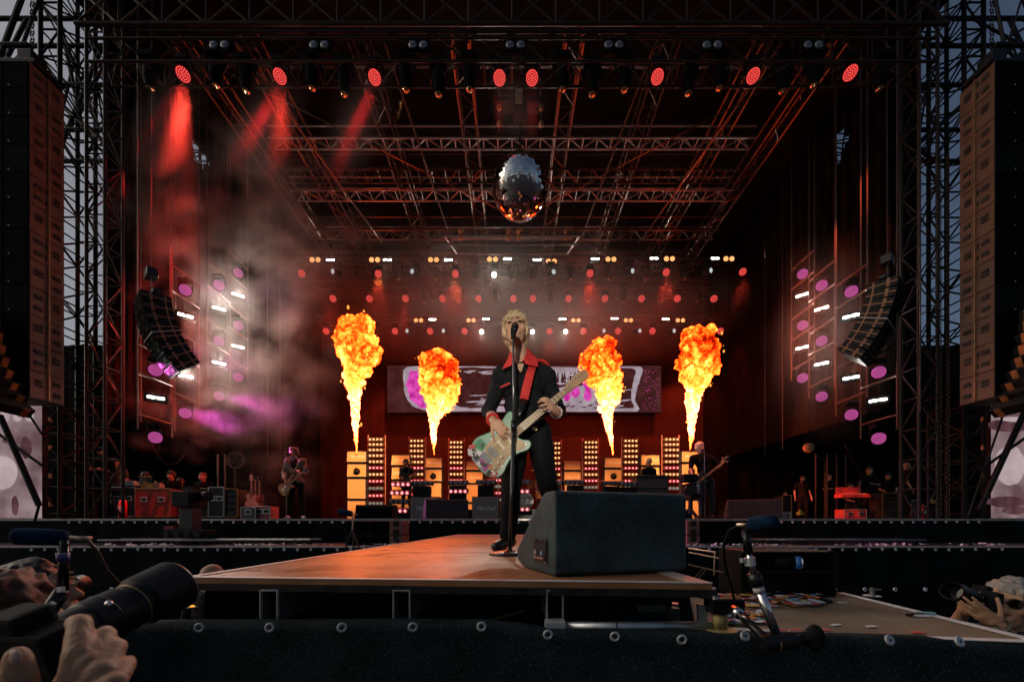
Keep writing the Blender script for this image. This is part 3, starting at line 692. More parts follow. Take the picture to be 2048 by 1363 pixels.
# light of the lit lamps, plus beams added at unlit moving heads
def spotlight(name, p, d, col, e, ang, blend=.35, r=.12):
    l = bpy.data.lights.new(name, 'SPOT'); l.energy = e; l.color = col; l.spot_size = R(ang); l.spot_blend = blend; l.shadow_soft_size = r
    o = bpy.data.objects.new(name, l); COL.objects.link(o); o.location = p; o.rotation_euler = V(d).to_track_quat('-Z', 'Y').to_euler(); return o
RED = (1, .02, .025)
for px, py, tx, ty, e in ((368, 168, 280, 300, 1600), (561, 172, 486, 300, 6000), (750, 174, 680, 320, 5000), (999, 176, 996, 260, 2000), (1064, 176, 1066, 260, 2000)):
    a = P(px, py, 8.75); b_ = P(tx, ty, 9.15); spotlight('red_wash_beam', a, b_-a, RED, e*1.1, 12, 1.0)
for px, tx in ((604, 560), (757, 740), (911, 905), (1180, 1185), (1332, 1345), (1485, 1500)):
    a = P(px, 555, 15.8); spotlight('red_rear_beam', a, P(tx, 1040, 11) - a, (1, .06, .03), 500, 34)
for px in (663, 811, 957, 1137, 1283, 1428):
    a = P(px, 606, 17.0); spotlight('red_rear_beam', a, P(1024 + (px-1024)*1.2, 960, 18.5) - a, (1, .05, .03), 420, 40)
for px in (790, 929, 1099, 1236, 1374):
    a = P(px, 672, 18.4); spotlight('red_rear_beam', a, P(px, 860, 20.4) - a, (1, .10, .045), 1300, 70, .8)
for s in (-1, 1):
    for px, py, e in ((312, 741, 1500), (371, 826, 2000), (371, 582, 300), (438, 572, 200), (371, 705, 600), (438, 792, 900)) if s < 0 else ((1756, 745, 40), (1702, 585, 40), (1643, 573, 40)):
        D = LADX*F/abs(px-1024); a = V((s*(LADX-.2), D-.25, ZC + (HY-py)/F*D)); spotlight('pink_wash_beam', a, V((-s*1.0, -.24, -.32)), (1, .12, .72), e, 24)
AMBERW = (1, .45, .16)
for px, tx, e in ((812, 715, 20000), (877, 830, 15000), (939, 930, 11000), (1125, 1150, 11000), (1185, 1255, 15000), (1249, 1375, 20000)):
    a = P(px, 182, 8.85); spotlight('amber_key_beam', a, P(tx, 968, 16.3) - a, AMBERW, e, 18, .6)
for px, tx, ty, D, e in ((757, 690, 1115, 2.7, 6500), (911, 930, 1085, 5.0, 5500), (757, 850, 1100, 3.6, 4500)):
    a = P(px, 555, 15.7); spotlight('amber_catwalk_beam', a, P(tx, ty, D) - a, (1, .19, .03), e*.7, 9, 1.0)  # beams added from the rear bar to turn the catwalk orange
for px, py, D in ((963, 668, 18.2), (1065, 668, 18.2), (1131, 668, 18.2), (988, 553, 15.6)):
    a = P(px, py, D); spotlight('white_back_beam', a, P(1040, 690, 2.8) - a, (1, .95, .82), 1000, 13, 1.0)
for px, py in ((371, 631), (438, 617), (476, 590), (371, 752), (438, 726), (476, 693), (312, 795)):
    D = LADX*F/abs(px-1024); a = V((-(LADX-.16), D-.16, ZC + (HY-py)/F*D)); spotlight('strobe_flash', a, V((.8, -.8, -.1)), (1, .93, .80), 80, 140, .6, .15)
for px, py, tx, ty, D, e in ((368, 168, 300, 1000, 11, 12000), (561, 172, 590, 1000, 10.5, 2500), (1505, 172, 1440, 1000, 10, 2500), (1699, 166, 1740, 1000, 14, 2500), (1314, 172, 1410, 940, 10, 1500)):
    a = P(px, py, 8.75); spotlight('red_wing_beam', a, P(tx, ty, D) - a, (1, .05, .03) if px < 1000 else (1, .13, .04), e, 26, .8)
# unseen spot added far behind the camera to brighten the singer
a = V((-3.5, -30, 4.2)); spotlight('added_singer_spot', a, P(1040, 765, 2.7) - a, (1, .88, .74), 30000, 2.5, .45, .25)
for px, e in ((1377, 12000), (1439, 9000)):
    a = P(px, 182, 8.85); spotlight('red_wing_beam', a, P(1720, 990, 14.2) - a, (1, .14, .045), e, 22, .8)  # red beams added at unlit heads to light the right wing crew
# ================================================================ rear screen
SCR = thing('rear_screen', 'long low video screen showing torn paper artwork behind the singer', 'screen', P(1048, 824, 20.1))
DS = 20.1
def scr_pt(px, py, d=0.0): return P(px, py, DS - d)
a, b_ = scr_pt(775, 731), scr_pt(1322, 824)
def screen_mat(name, c0, c1, strength, scale=8, lines=90, axis='Z'):
    m = bpy.data.materials.new(name); m.use_nodes = True; n = m.node_tree; n.nodes.remove(n.nodes['Principled BSDF'])
    e = n.nodes.new('ShaderNodeEmission'); tc = n.nodes.new('ShaderNodeTexCoord'); no = n.nodes.new('ShaderNodeTexNoise')
    no.inputs['Scale'].default_value = scale; no.inputs['Detail'].default_value = 6; n.links.new(tc.outputs['Object'], no.inputs[0])
    rp = n.nodes.new('ShaderNodeValToRGB'); rp.color_ramp.elements[0].position = .38; rp.color_ramp.elements[1].position = .62
    rp.color_ramp.elements[0].color = (*c0, 1); rp.color_ramp.elements[1].color = (*c1, 1); n.links.new(no.outputs[0], rp.inputs[0])
    wv = n.nodes.new('ShaderNodeTexWave'); wv.bands_direction = axis; wv.inputs['Scale'].default_value = lines; n.links.new(tc.outputs['Object'], wv.inputs[0])
    mr = n.nodes.new('ShaderNodeMapRange'); mr.inputs[3].default_value = .75*strength; mr.inputs[4].default_value = 1.1*strength; n.links.new(wv.outputs[1], mr.inputs[0])
    n.links.new(rp.outputs[0], e.inputs[0]); n.links.new(mr.outputs[0], e.inputs[1]); n.links.new(e.outputs[0], n.nodes['Material Output'].inputs[0])
    MATS[name] = m; return m
MB().box(((a.x+b_.x)/2, DS + .06, (a.z+b_.z)/2), (b_.x-a.x + .06, .1, a.z-b_.z + .06)).build('cabinet', BLK, SCR)
MB().box(((a.x+b_.x)/2, DS, (a.z+b_.z)/2), (b_.x-a.x, .02, a.z-b_.z)).build('display', screen_mat('screen_maroon', (.05, .012, .012), (.085, .022, .022), 1.0, 1.2, 40), SCR)
PAPER = screen_mat('screen_paper', (.33, .25, .29), (.46, .37, .42), 1.0, 2, 40); MAG = screen_mat('screen_magenta', (.55, .02, .30), (.85, .10, .55), 1.0, 3, 40); INK = screen_mat('screen_ink', (.045, .010, .010), (.07, .018, .016), 1.0, 3, 40)
rs = random.Random(3)
def blob(pts, lay, m, jag=3.0, k=4, name='picture'):
    q = catmull(pts, k); out = []
    for x, y in q: out.append((x + rs.uniform(-jag, jag)*.5, y + rs.uniform(-jag, jag)*.5))
    vs = [scr_pt(x, min(max(y, 732), 823), .016 + .004*lay) for x, y in out]; ve = [v + Y*.002 for v in vs]; n = len(vs)
    MB().add(vs + ve, [tuple(range(n))] + [(i, (i+1) % n, n+(i+1) % n, n+i) for i in range(n)]).build(name, m, SCR)
blob([(815, 733), (900, 732), (1000, 733), (1100, 734), (1200, 733), (1280, 733), (1279, 760), (1274, 775), (1270, 800), (1274, 822), (1180, 822), (1060, 823), (950, 822), (880, 822), (840, 818), (815, 800), (808, 770)], 0, PAPER, 2)
blob([(905, 738), (1000, 736), (1100, 739), (1200, 737), (1266, 737), (1267, 760), (1263, 780), (1262, 800), (1265, 816), (1200, 814), (1130, 818), (1000, 812), (930, 815), (905, 800), (912, 770)], 1, INK, 2)
blob([(820, 742), (838, 745), (848, 760), (846, 790), (850, 815), (832, 808), (818, 790), (814, 765)], 1, MAG, 4)
for k in range(46):
    y = rs.choice((rs.uniform(798, 816), rs.uniform(742, 752), rs.uniform(770, 812))); x = rs.uniform(915, 1240); l = rs.uniform(8, 50); h = rs.uniform(.8, 2.6); t_ = rs.uniform(-5, 2)
    blob([(x, y), (x+l*.5, y-h+t_*.4), (x+l, y+t_), (x+l*.5, y+h+t_*.4)], 2 + k % 3, PAPER, .6, 3)
blob([(1108, 738), (1150, 737), (1185, 740), (1195, 760), (1160, 762), (1120, 768), (1108, 755)], 5, PAPER, 4)
for k in range(14):
    x = rs.uniform(1112, 1190); h = rs.uniform(8, 24); blob([(x, 762-h), (x+1.6, 762-h*.4), (x+2.5, 764), (x-2.5, 764), (x-1.6, 762-h*.5)], 6, INK, .8, 2)
blob([(1120, 775), (1170, 770), (1200, 778), (1205, 800), (1195, 818), (1130, 820), (1108, 812), (1110, 790)], 5, PAPER, 3)
for pts in ([(1125, 785), (1136, 780), (1143, 790), (1136, 803), (1126, 796)], [(1143, 782), (1152, 772), (1160, 783), (1155, 794), (1145, 792)], [(1164, 764), (1174, 762), (1184, 790), (1178, 802), (1168, 796), (1170, 778)]):
    blob(pts, 6, MAG, 2)
for k in range(14):
    x = rs.uniform(1120, 1195); y = rs.uniform(800, 818); l = rs.uniform(5, 16); blob([(x, y), (x+l*.5, y-1.2), (x+l, y-1), (x+l*.5, y+1)], 7, INK, .5, 2)
for k in range(60):
    x, y = rs.uniform(1285, 1318), rs.uniform(740, 820); blob([(x, y-1.3), (x+1.3, y), (x, y+1.3), (x-1.3, y)], 1, screen_mat('screen_dot', (.30, .03, .12), (.40, .05, .18), 1, 3, 40) if k == 0 else MATS['screen_dot'], .3, 1)
# ================================================================ amplifier wall
CABF = mat('orange_grille_cloth', (.62, .33, .14), .8, var=.12, scale=30, bump=.4, bscale=220)
CABG = mat('grey_grille_cloth', (.23, .21, .20), .8, var=.25, scale=60, bump=.4, bscale=220)
VIN = mat('black_vinyl', (.016, .013, .013), .55, bump=.2, bscale=120); PIPING = mat('pale_piping', (.62, .48, .42), .5)
LOGO = mat('logo_white', (.8, .78, .74), .4, var=.03)
def cab(p, wd, h, dp, label, rz=0.0, taper=.0, front=CABF, logo=True, nozzle=False, group='orange-fronted cabinets in the amplifier wall', lsz=.17):
    """guitar speaker cabinet standing on p (front bottom centre)"""
    t = thing('speaker_cabinet', label, 'speaker cabinet', (0, 0, 0), group)
    wt = wd*(1-taper); e = .035
    MB().add([(-wd/2, 0, 0), (wd/2, 0, 0), (wd/2, dp, 0), (-wd/2, dp, 0), (-wt/2, dp*taper*1.5, h), (wt/2, dp*taper*1.5, h), (wt/2, dp, h), (-wt/2, dp, h)], [(0,3,2,1),(4,5,6,7),(0,1,5,4),(1,2,6,5),(2,3,7,6),(3,0,4,7)]).build('shell', VIN, t, bevel=.015)
    def fp(u, v, o): return V(((wd + (wt-wd)*v)*u*.5, dp*taper*1.5*v - o, h*v))
    eu, ev = 1 - 2*e/wd, e/h
    q = [fp(-eu, ev, .004), fp(eu, ev, .004), fp(eu, 1-ev, .004), fp(-eu, 1-ev, .004)]
    MB().add(q + [c + Y*.01 for c in q], [(0,1,2,3),(0,4,5,1),(1,5,6,2),(2,6,7,3),(3,7,4,0)]).build('grille', front, t)
    for i in range(4): bar(t, 'piping', q[i] - Y*.003, q[(i+1) % 4] - Y*.003, .007, PIPING)
    if logo: text(t, 'logo', 'Marshall', lsz, fp(.02, .5, .012), FRONT, LOGO, .35, .004)
    if nozzle:
        MB().lathe([(0, .14), (.02, .13), (.025, .05)], fp(.02, .42, .004), (0, -1, 0), 20).build('port', BLK, t)
        MB().box(fp(.02, .42, .06), (.14, .08, .06)).cyl(fp(.02, .42, .06), fp(.02, .42, .10) + Z*.14, .035, .03, 10).build('flame_nozzle', DKSTEEL, t)
    place(t, p, Matrix.Rotation(rz, 3, 'Z')); return t
stacks = ((713, 15.4, 1, 'far left'), (801, 16.2, 0, 'second-left'), (866, 16.9, 1, 'third-left'), (949, 17.6, 0, 'centre-left'), (1145, 17.6, 0, 'centre-right'), (1227, 16.9, 1, 'third-right'), (1301, 16.2, 0, 'second-right'), (1383, 15.4, 1, 'far right'))
NOZ = {}
for px, D, noz, nm in stacks:
    sc_ = .80/ (40*D/F) if False else 1.0
    z = ZS + .02; x = (px-1024)/F*D
    hs = [.80, .80, .53, .44]; nm4 = ('bottom', 'third', 'second', 'top')
    for k, h in enumerate(hs):
        kn = k == 2 and noz
        cab(V((x, D, z)), .79 if k > 1 else .74, h, .36, f'orange speaker cabinet, {nm4[k]} from the top, in the {nm} stack'.replace('bottom from the top', 'bottom').replace('top from the top', 'topmost') + (' with flame nozzle' if kn else ''), (px-1024)/F*.0, .055 if k > 1 else 0.02, logo=(k >= 2 and not kn), nozzle=kn)
        if kn: NOZ[px] = V((x, D - .1, z + h*.5))
        z += h + .045
# LED bar columns between the stacks
AMBL = emat('amber_bar_lens', (1, .34, .08), .9, False); AMBH = emat('amber_bar_core', (1, .72, .40), 1.5, False)
REDB = emat('red_bar_lens', (1, .03, .06), 1.0, False); REDH = emat('red_bar_core', (1, .55, .55), 1.6, False)
DIMB = emat('dim_bar_lens', (.42, .36, .30), .55, False); BLUEB = mat('unlit_bar_lens', (.30, .36, .42), .15, .4)
def barlamp(lens, core, nm, sz=.62):
    t = thing('bar_lamp', 'lamp', 'bar lamp', (0, 0, 0))
    MB().box((0, .09, 0), (sz, .16, .135)).build('housing', mat('bar_housing', (.05, .03, .028), .4), t, bevel=.008)
    for i in range(4):
        x = (i-1.5)*sz*.235
        l = MB().lathe([(0, .058), (.012, .055), (.02, .03)], (x, .008, 0), (0, -1, 0), 14).build('lens', lens, t)
        if core: MB().lathe([(.0205, .030), (.026, .015)], (x, .008, 0), (0, -1, 0), 10).build('bulb', core, l)
    return t
bA, bR, bD, bU, bP = barlamp(AMBL, AMBH, 'a'), barlamp(REDB, REDH, 'r'), barlamp(DIMB, None, 'd'), barlamp(BLUEB, None, 'u'), barlamp(emat('pinkish_lens', (1, .16, .2), .9, False), emat('pinkish_core', (1, .5, .5), 1.6, False), 'p')
cols = ((751, 15.7, 878, 'far left'), (833, 16.5, 881, 'second-left'), (912, 17.3, 884, 'third-left'), (990, 17.8, 886, 'hidden middle'), (1108, 17.6, 886, 'centre-right'), (1182, 17.1, 884, 'third-right'), (1262, 16.4, 881, 'second-right'), (1344, 15.7, 878, 'far right'))
for px, D, y0, nm in cols:
    t = thing('bar_lamp_rack', f'dark upright rack for bar lamps in the {nm} lamp column', 'rack', P(px, 1042, D))
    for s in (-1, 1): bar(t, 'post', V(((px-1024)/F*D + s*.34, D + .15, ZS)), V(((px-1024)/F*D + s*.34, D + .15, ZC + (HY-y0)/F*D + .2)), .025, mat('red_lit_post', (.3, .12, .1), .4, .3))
    y = y0; f = 15.7/D
    for k in range(11):
        pr = {5: bR, 7: bR, 8: bD, 9: bR, 10: bD}.get(k, bA)
        inst(pr, f'{"red" if pr is bR else "dim" if pr is bD else "amber"} four-lens bar lamp, {ORD[k]} from the top of the {nm} lamp column', P(px, y, D), None, 'bar lamps between the amplifier stacks')
        y += (10.3 + k*.55)*f
# flames
def flame_mat():
    m = bpy.data.materials.new('flame'); m.use_nodes = True; n = m.node_tree; n.nodes.remove(n.nodes['Principled BSDF'])
    e = n.nodes.new('ShaderNodeEmission'); at = n.nodes.new('ShaderNodeAttribute'); at.attribute_name = 'fire_temp'
    tc = n.nodes.new('ShaderNodeTexCoord'); no = n.nodes.new('ShaderNodeTexNoise'); no.inputs['Scale'].default_value = 8; no.inputs['Detail'].default_value = 6; no.inputs['Roughness'].default_value = .62
    n.links.new(tc.outputs['Object'], no.inputs[0])
    ma = n.nodes.new('ShaderNodeMath'); ma.operation = 'MULTIPLY_ADD'; ma.inputs[1].default_value = .7; n.links.new(no.outputs[0], ma.inputs[0])
    ad = n.nodes.new('ShaderNodeMath'); ad.operation = 'SUBTRACT'; ad.inputs[1].default_value = .33; n.links.new(at.outputs['Fac'], ad.inputs[0]); n.links.new(ad.outputs[0], ma.inputs[2])
    rp = n.nodes.new('ShaderNodeValToRGB'); el = rp.color_ramp.elements
    el[0].position = .12; el[0].color = (.10, .012, .002, 1); el[1].position = .97; el[1].color = (1, .93, .70, 1)
    for p, c in ((.27, (.40, .055, .004, 1)), (.42, (.92, .20, .012, 1)), (.58, (1, .42, .05, 1)), (.75, (1, .66, .15, 1))): q = el.new(p); q.color = c
    n.links.new(ma.outputs[0], rp.inputs[0])
    gn = n.nodes.new('ShaderNodeVectorMath'); gn.operation = 'MULTIPLY'; gn.inputs[1].default_value = (4.2, .74, .52); n.links.new(rp.outputs[0], gn.inputs[0]); n.links.new(gn.outputs[0], e.inputs[0])
    mr = n.nodes.new('ShaderNodeMapRange'); mr.inputs[1].default_value = .2; mr.inputs[2].default_value = .95; mr.inputs[3].default_value = .8; mr.inputs[4].default_value = 4.0
    n.links.new(ma.outputs[0], mr.inputs[0]); n.links.new(mr.outputs[0], e.inputs[1]); n.links.new(e.outputs[0], n.nodes['Material Output'].inputs[0])
    return m
FLM = flame_mat()
def flame(label, D, col, seed):
    """col: (px, py, radius in px) from nozzle to crown"""
    t = thing('flame_jet', label, 'flame', P(col[0][0], col[0][1], D), 'flame jets above the amplifier wall'); mb = MB()
    k = D/F; rr = random.Random(seed)
    # dense chain of overlapping balls; the crown gets lumps
    for i in range(len(col)-1):
        (x0, y0, r0), (x1, y1, r1) = col[i], col[i+1]; n_ = max(2, int(math.hypot(x1-x0, y1-y0)/3))
        for j in range(n_):
            f = j/n_; x, y, r = x0+(x1-x0)*f, y0+(y1-y0)*f, r0+(r1-r0)*f
            mb.ell(P(x, y, D), max(r*k*.86, .03), n=12, m=8)
            if r > 20 and j % 2 == 0:
                for q in range(5):
                    a = rr.uniform(0, 6.28); b2 = rr.uniform(-.9, .9); dr = r*.72
                    c = P(x, y, D) + V((math.cos(a)*math.cos(b2), math.sin(a)*math.cos(b2), math.sin(b2)))*dr*k
                    mb.ell(c, r*k*rr.uniform(.22, .42), n=10, m=6)
            elif r > 5:
                c = P(x, y, D) + V((rr.uniform(-1, 1), rr.uniform(-1, 1), rr.uniform(-1, 1)))*r*.6*k; mb.ell(c, r*k*rr.uniform(.3, .55), n=8, m=5)
    zt = P(0, col[-1][1], D).z; zb = P(0, col[0][1], D).z; off = V((seed*7.3, 0, 0))
    def disp(co):
        p = co + off; h = (co.z-zb)/(zt-zb)
        a = noise.turbulence(p*2.6, 4, True, amplitude_scale=.55, frequency_scale=2.1) - .75
        return a*(.20 if h > .5 else .06) + noise.noise(p*9)*.035 + noise.noise(p*20)*.012
    o = remesh(mb, 'fire', .032, FLM, t, 1, disp)
    me = o.data; at = me.attributes.new('fire_temp', 'FLOAT', 'POINT'); cr = P(0, 0, D)
    yb = [c for c in col if c[2] > 24]; zc0 = P(0, yb[0][1], D).z if yb else zt; vals = []
    for vx in me.vertices:
        p = vx.co + ORG[t.name] + off; hz = vx.co.z + ORG[t.name].z
        f = min(1, max(0, (hz - zc0 + .9)/1.5)); a = noise.turbulence(p*2.6, 4, True, amplitude_scale=.55, frequency_scale=2.1) - .75; b2 = noise.noise(p*.9 + V((3, 3, 3)))
        h = (hz-zb)/(zt-zb)
        vals.append((.86 - .33*f) + a*.55*(.3 + .7*f) + b2*.30*f - (.10 if h < .12 else 0))
    at.data.foreach_set('value', vals)
    mb = MB()
    for q in range(30):                                   # licks torn off the edge
        x, y, r = rr.choice(col[2:]); a = rr.uniform(0, 6.28)
        c = P(x + math.cos(a)*r*rr.uniform(.95, 1.25), y + math.sin(a)*r*rr.uniform(.9, 1.15), D) + Y*rr.uniform(-.4, .2); s_ = rr.uniform(.012, .05)
        mb.ell(c, (s_, s_, s_*rr.uniform(1, 2.2)), n=6, m=4)
    o = remesh(mb, 'flame_lick', .018, emat('flame_lick', (1, .36, .05), 1.6, False), t, 0, lambda co: noise.noise(co*30)*.02); stuff(o)
    return t
flame('tall leftmost flame jet mushrooming above the far left amplifier stack', 15.3, ((713, 903, 2), (712, 880, 5), (711, 840, 9), (710, 800, 12), (708, 770, 18), (709, 750, 26), (713, 733, 24), (716, 718, 36), (716, 700, 44), (713, 682, 46), (711, 668, 42), (709, 656, 32)), 1)
flame('second flame jet from the left bursting in front of the screen', 16.8, ((868, 908, 2), (868, 885, 5), (867, 855, 9), (868, 835, 13), (873, 818, 22), (877, 806, 22), (882, 790, 36), (882, 768, 43), (879, 748, 43), (877, 732, 38), (875, 722, 28)), 2)
flame('flame jet bursting just right of the singer\'s guitar headstock', 16.8, ((1226, 910, 2), (1223, 885, 5), (1217, 850, 10), (1214, 820, 15), (1216, 795, 22), (1222, 778, 30), (1220, 765, 28), (1207, 748, 38), (1201, 730, 43), (1199, 716, 40), (1199, 704, 30)), 3)
flame('tall rightmost flame jet behind the bassist', 15.3, ((1380, 900, 2), (1382, 880, 5), (1383, 840, 11), (1385, 805, 15), (1388, 778, 20), (1393, 760, 28), (1396, 742, 38), (1397, 722, 44), (1397, 704, 44), (1397, 690, 40), (1397, 680, 30)), 4)
# ================================================================ speaker columns at the sides
PAS = mat('speaker_side', (.09, .045, .024), .6, var=.3, scale=4); PAF = mat('speaker_front_grille', (.0022, .0035, .004), .8, spec=.02, bump=.2, bscale=200); HOLE = mat('handle_recess', (.006, .006, .006), .8)  # front grille black carries a teal skylight tint
PAF2 = mat('speaker_front_pale', (.006, .009, .010), .8, spec=.02)
def pa(s, nm):
    xi = 9.58*s; d0, d1 = 7.92, 8.53; z0, z1 = 4.18, 10.85; n_ = 12; h = (z1-z0)/n_
    for k in range(n_):
        zc = z0 + (k+.5)*h
        t = thing('line_array_box', f'big speaker box, {ORD[k]} from the bottom of the {nm} hanging column', 'speaker', (xi, d0, zc - h/2), f'boxes of the {nm} hanging speaker column')
        MB().box((xi + s*.72, (d0+d1)/2, zc), (1.42, d1-d0, h - .012)).build('cabinet', PAS, t, bevel=.008)
        for q, (xa, xb) in enumerate(((.03, .5), (.53, 1.4))): cube(t, 'grille', (xi + s*(xa+xb)/2, d0 - .012, zc), (xb-xa, .02, h - .03), PAF2 if k in (3, 8) else PAF)
        cube(t, 'badge', (xi + s*.40, d0 - .024, zc - h*.38), (.03, .006, .03), mat('badge_grey', (.2, .2, .2), .4))
        bar(t, 'fly_track', (xi - s*.012, (d0+d1)/2 + .01, zc - h*.49), (xi - s*.012, (d0+d1)/2 + .01, zc + h*.49), .012, mat('fly_track', (.3, .18, .08), .4, .6))
        f = .5 if k % 2 else -.5
        for dz in (-.115, .115): 
            cube(t, 'handle_recess', (xi - s*.001, (d0+d1)/2 - .17*f*2*.95, zc + dz), (.01, .13, .085), HOLE)
            cube(t, 'latch_recess', (xi - s*.001, (d0+d1)/2 - .05*f*2*.6 - .0, zc + dz), (.01, .03, .085), HOLE) if k % 3 else None
        for dz in (-.045, .035): cube(t, 'handle_recess', (xi - s*.001, (d0+d1)/2 + .16*f*2*.95, zc + dz + .05), (.01, .12, .055), HOLE)
    t = thing('column_bumper', f'dark lifting frame with chain hoist on top of the {nm} speaker column', 'hoist', (xi + s*.7, 8.2, z1))
    MB().box((xi + s*.6, 8.2, z1 + .07), (1.3, .5, .1)).box((xi + s*.3, 8.2, z1 + .28), (.3, .28, .3)).build('frame', BLK, t, bevel=.02)
    mb = MB()
    for k in range(26): mb.ring((xi + s*.3, 8.2, z1 + .45 + k*.075), (1, 0, 0) if k % 2 else (0, 1, 0), .035, .012, 8, 4)
    stuff(mb.build('chain', BLK, t))
pa(-1, 'left'); pa(1, 'right')
# curved outer arrays cut by the frame edge
def jarray(s, nm):
    base = 7.4
    for k in range(9):
        f = k/8; x = s*(9.95 - .62*f**1.8); z = 5.75 - 1.72*f; ang = s*R(4 + 38*f**1.4)
        t = thing('curved_array_box', f'orange-lit box of the curved speaker array at the {nm} frame edge, {ORD[k]} from the top', 'speaker', (x, base, z), f'curved speaker array at the {nm} frame edge')
        rot = Matrix.Rotation(-ang, 3, 'Y')
        c = V((x + s*.36, base, z))
        MB().box(c, (.66, .9, .195), rot).build('cabinet', BLK, t, bevel=.01)
        [MB().box(c + rot @ V((-s*.345, q, 0)), (.02, .1, .19), rot).build('rigging_plate', mat('rig_orange_light_tint', (.45, .20, .07), .4, .4), t) for q in (-.3, .3)]  # orange light on the side edges put into the plate colour
        MB().box(c + rot @ V((-s*.36, -.46, .0)), (.07, .05, .16), rot).build('hinge', mat('rig_orange_light_tint', (.45, .2, .07), .4, .4), t)
jarray(-1, 'left'); jarray(1, 'right')
# side-fill arrays hanging in the wings
AOR = mat('array_edge', (.32, .15, .07), .5, .2)
def sidefill(s, nm, px, py):
    D = 8.9; top = P(px, py, D); up = Z; yaw = s*R(38)
    rz = Matrix.Rotation(yaw, 3, 'Z')
    c = top.copy(); tilt = R(4)
    for k in range(8):
        rot = rz @ Matrix.Rotation(tilt, 3, 'X')
        t = thing('side_fill_box', f'small speaker box, {ORD[k]} from the top of the {nm} wing array', 'speaker', c, f'side fill array in the {nm} wing')
        MB().box(c - rot @ V((0, 0, .1)), (.78, .52, .19), rot).build('cabinet', BLK, t, bevel=.01)
        for e, q in ((-1, 0), (1, 0)):
            MB().box(c - rot @ V((e*.393, -.0, .1)), (.012, .50, .02), rot).box(c - rot @ V((e*.393, -.14, .1)), (.012, .03, .17), rot).box(c - rot @ V((e*.393, .10, .1)), (.012, .05, .17), rot).build('side_frame', AOR, t)
        MB().box(c + rot @ V((0, -.262, -.1)), (.74, .012, .16), rot).build('grille', PAF, t)
        for e in (-.2, .2): MB().box(c + rot @ V((e, -.27, -.1)), (.1, .008, .06), rot).build('port', HOLE, t)
        if k == 4: MB().box(c - rot @ V((0, -.0, 0)), (.8, .54, .012), rot).build('trim', WHITE, t)
        nxt = rot @ V((0, 0, -.197)); c = c + nxt; tilt += R(5.2); 
    t = thing('chain_hoist', f'black chain hoist lifting the {nm} wing speaker array', 'hoist', top + Z*.25)
    rot = rz
    MB().box(top + Z*.06, (.8, .12, .07), rot).build('spreader_bar', BLKG, t, bevel=.01); MB().box(top + rot @ V((-s*-.15, .0, .62)), (.34, .2, .2), rot).build('body', BLKG, t, bevel=.02)
    mb = MB(); q = top + rot @ V((s*.15, 0, .1))
    for k in range(12): mb.ring(q + Z*k*.04, (1, 0, 0) if k % 2 else (0, 1, 0), .02, .007, 8, 4)
    stuff(mb.build('chain', CHROME, t)); bar(t, 'wire', top + rot @ V((s*.15, 0, .7)), V((top.x, top.y, 14.3)), .012, OR)
sidefill(-1, 'left', 305, 598); sidefill(1, 'right', 1772, 572)
# ================================================================ side screens
def side_screen(s, nm):
    D = 9.35; x0 = (83-1024)/F*D if s < 0 else (1983-1024)/F*D; x1 = x0 + s*3.2; z0, z1 = ZS + .02, ZC + (HY-809)/F*D
    t = thing('side_screen', f'tall pinkish video screen at the {nm} edge of the stage', 'screen', ((x0+x1)/2, D, z0))
    MB().box(((x0+x1)/2, D + .07, (z0+z1)/2), (abs(x1-x0) + .02, .12, z1-z0)).build('cabinet', BLK, t)
    for k in range(4):
        z = z0 + (k+.5)*(z1-z0)/4; cube(t, 'rib_clip', (x0 - s*.16, D + .04, z), (.04, .05, .10), mat('clip_brass', (.45, .25, .1), .5))
    m = screen_mat(f'side_picture_{nm}', (.17, .095, .105), (.46, .33, .35), .75, .9 if s < 0 else 1.1, 22)
    MB().box(((x0+x1)/2, D, (z0+z1)/2), (abs(x1-x0), .02, z1-z0)).build('display', m, t)
    pal = screen_mat(f'side_pale_{nm}', (.55, .42, .44), (.66, .52, .54), .8, 2, 22); dk = screen_mat(f'side_dark_{nm}', (.07, .03, .04), (.16, .07, .08), .8, 3, 22)
    def disc(px, py, rx, ry, m_, l): 
        c = P(px, py, D - .014 - .003*l); mb = MB(); vs = [c + V((math.cos(a)*rx, 0, math.sin(a)*ry))*D/F*(1 + .12*noise.noise(V((math.cos(a)*2, math.sin(a)*2, px)))) for a in [i*.2618 for i in range(24)]]
        mb.add(vs + [v + Y*.002 for v in vs], [tuple(range(24))[::-1]] + [(i, 24+i, 24+(i+1) % 24, (i+1) % 24) for i in range(24)]).build('picture', m_, t)
    if s < 0:
        for px in (10, 35, 59): disc(px, 830, 9, 13, pal, 1)
        disc(5, 945, 30, 34, pal, 1); disc(30, 1010, 7, 20, dk, 1); disc(52, 895, 12, 22, dk, 1); disc(14, 880, 10, 6, dk, 2)
    else:
        disc(2020, 850, 44, 13, dk, 1); disc(2030, 838, 30, 5, pal, 2); disc(2012, 1003, 40, 11, dk, 1); disc(2030, 1020, 26, 8, dk, 2); disc(2020, 930, 30, 40, pal, 1)
    b = thing('screen_brace', f'dark diagonal brace pipes in front of the {nm} side screen', 'brace', ((x0+x1)/2, 8.9, ZS))
    L = (((0, 830), (78, 1010)), ((-10, 862), (84, 930)), ((40, 800), (84, 868)), ((78, 1010), (70, 1040))) if s < 0 else (((2060, 800), (1958, 1020)), ((2060, 868), (1960, 940)), ((2020, 790), (1935, 1035)), ((1990, 806), (1950, 870)))
    for q, (a, c) in enumerate(L): bar(b, 'pipe', P(a[0], a[1], 8.8), P(c[0], c[1], 8.8), (.055, .03, .02, .025)[q], BLK, 8)
side_screen(-1, 'left'); side_screen(1, 'right')
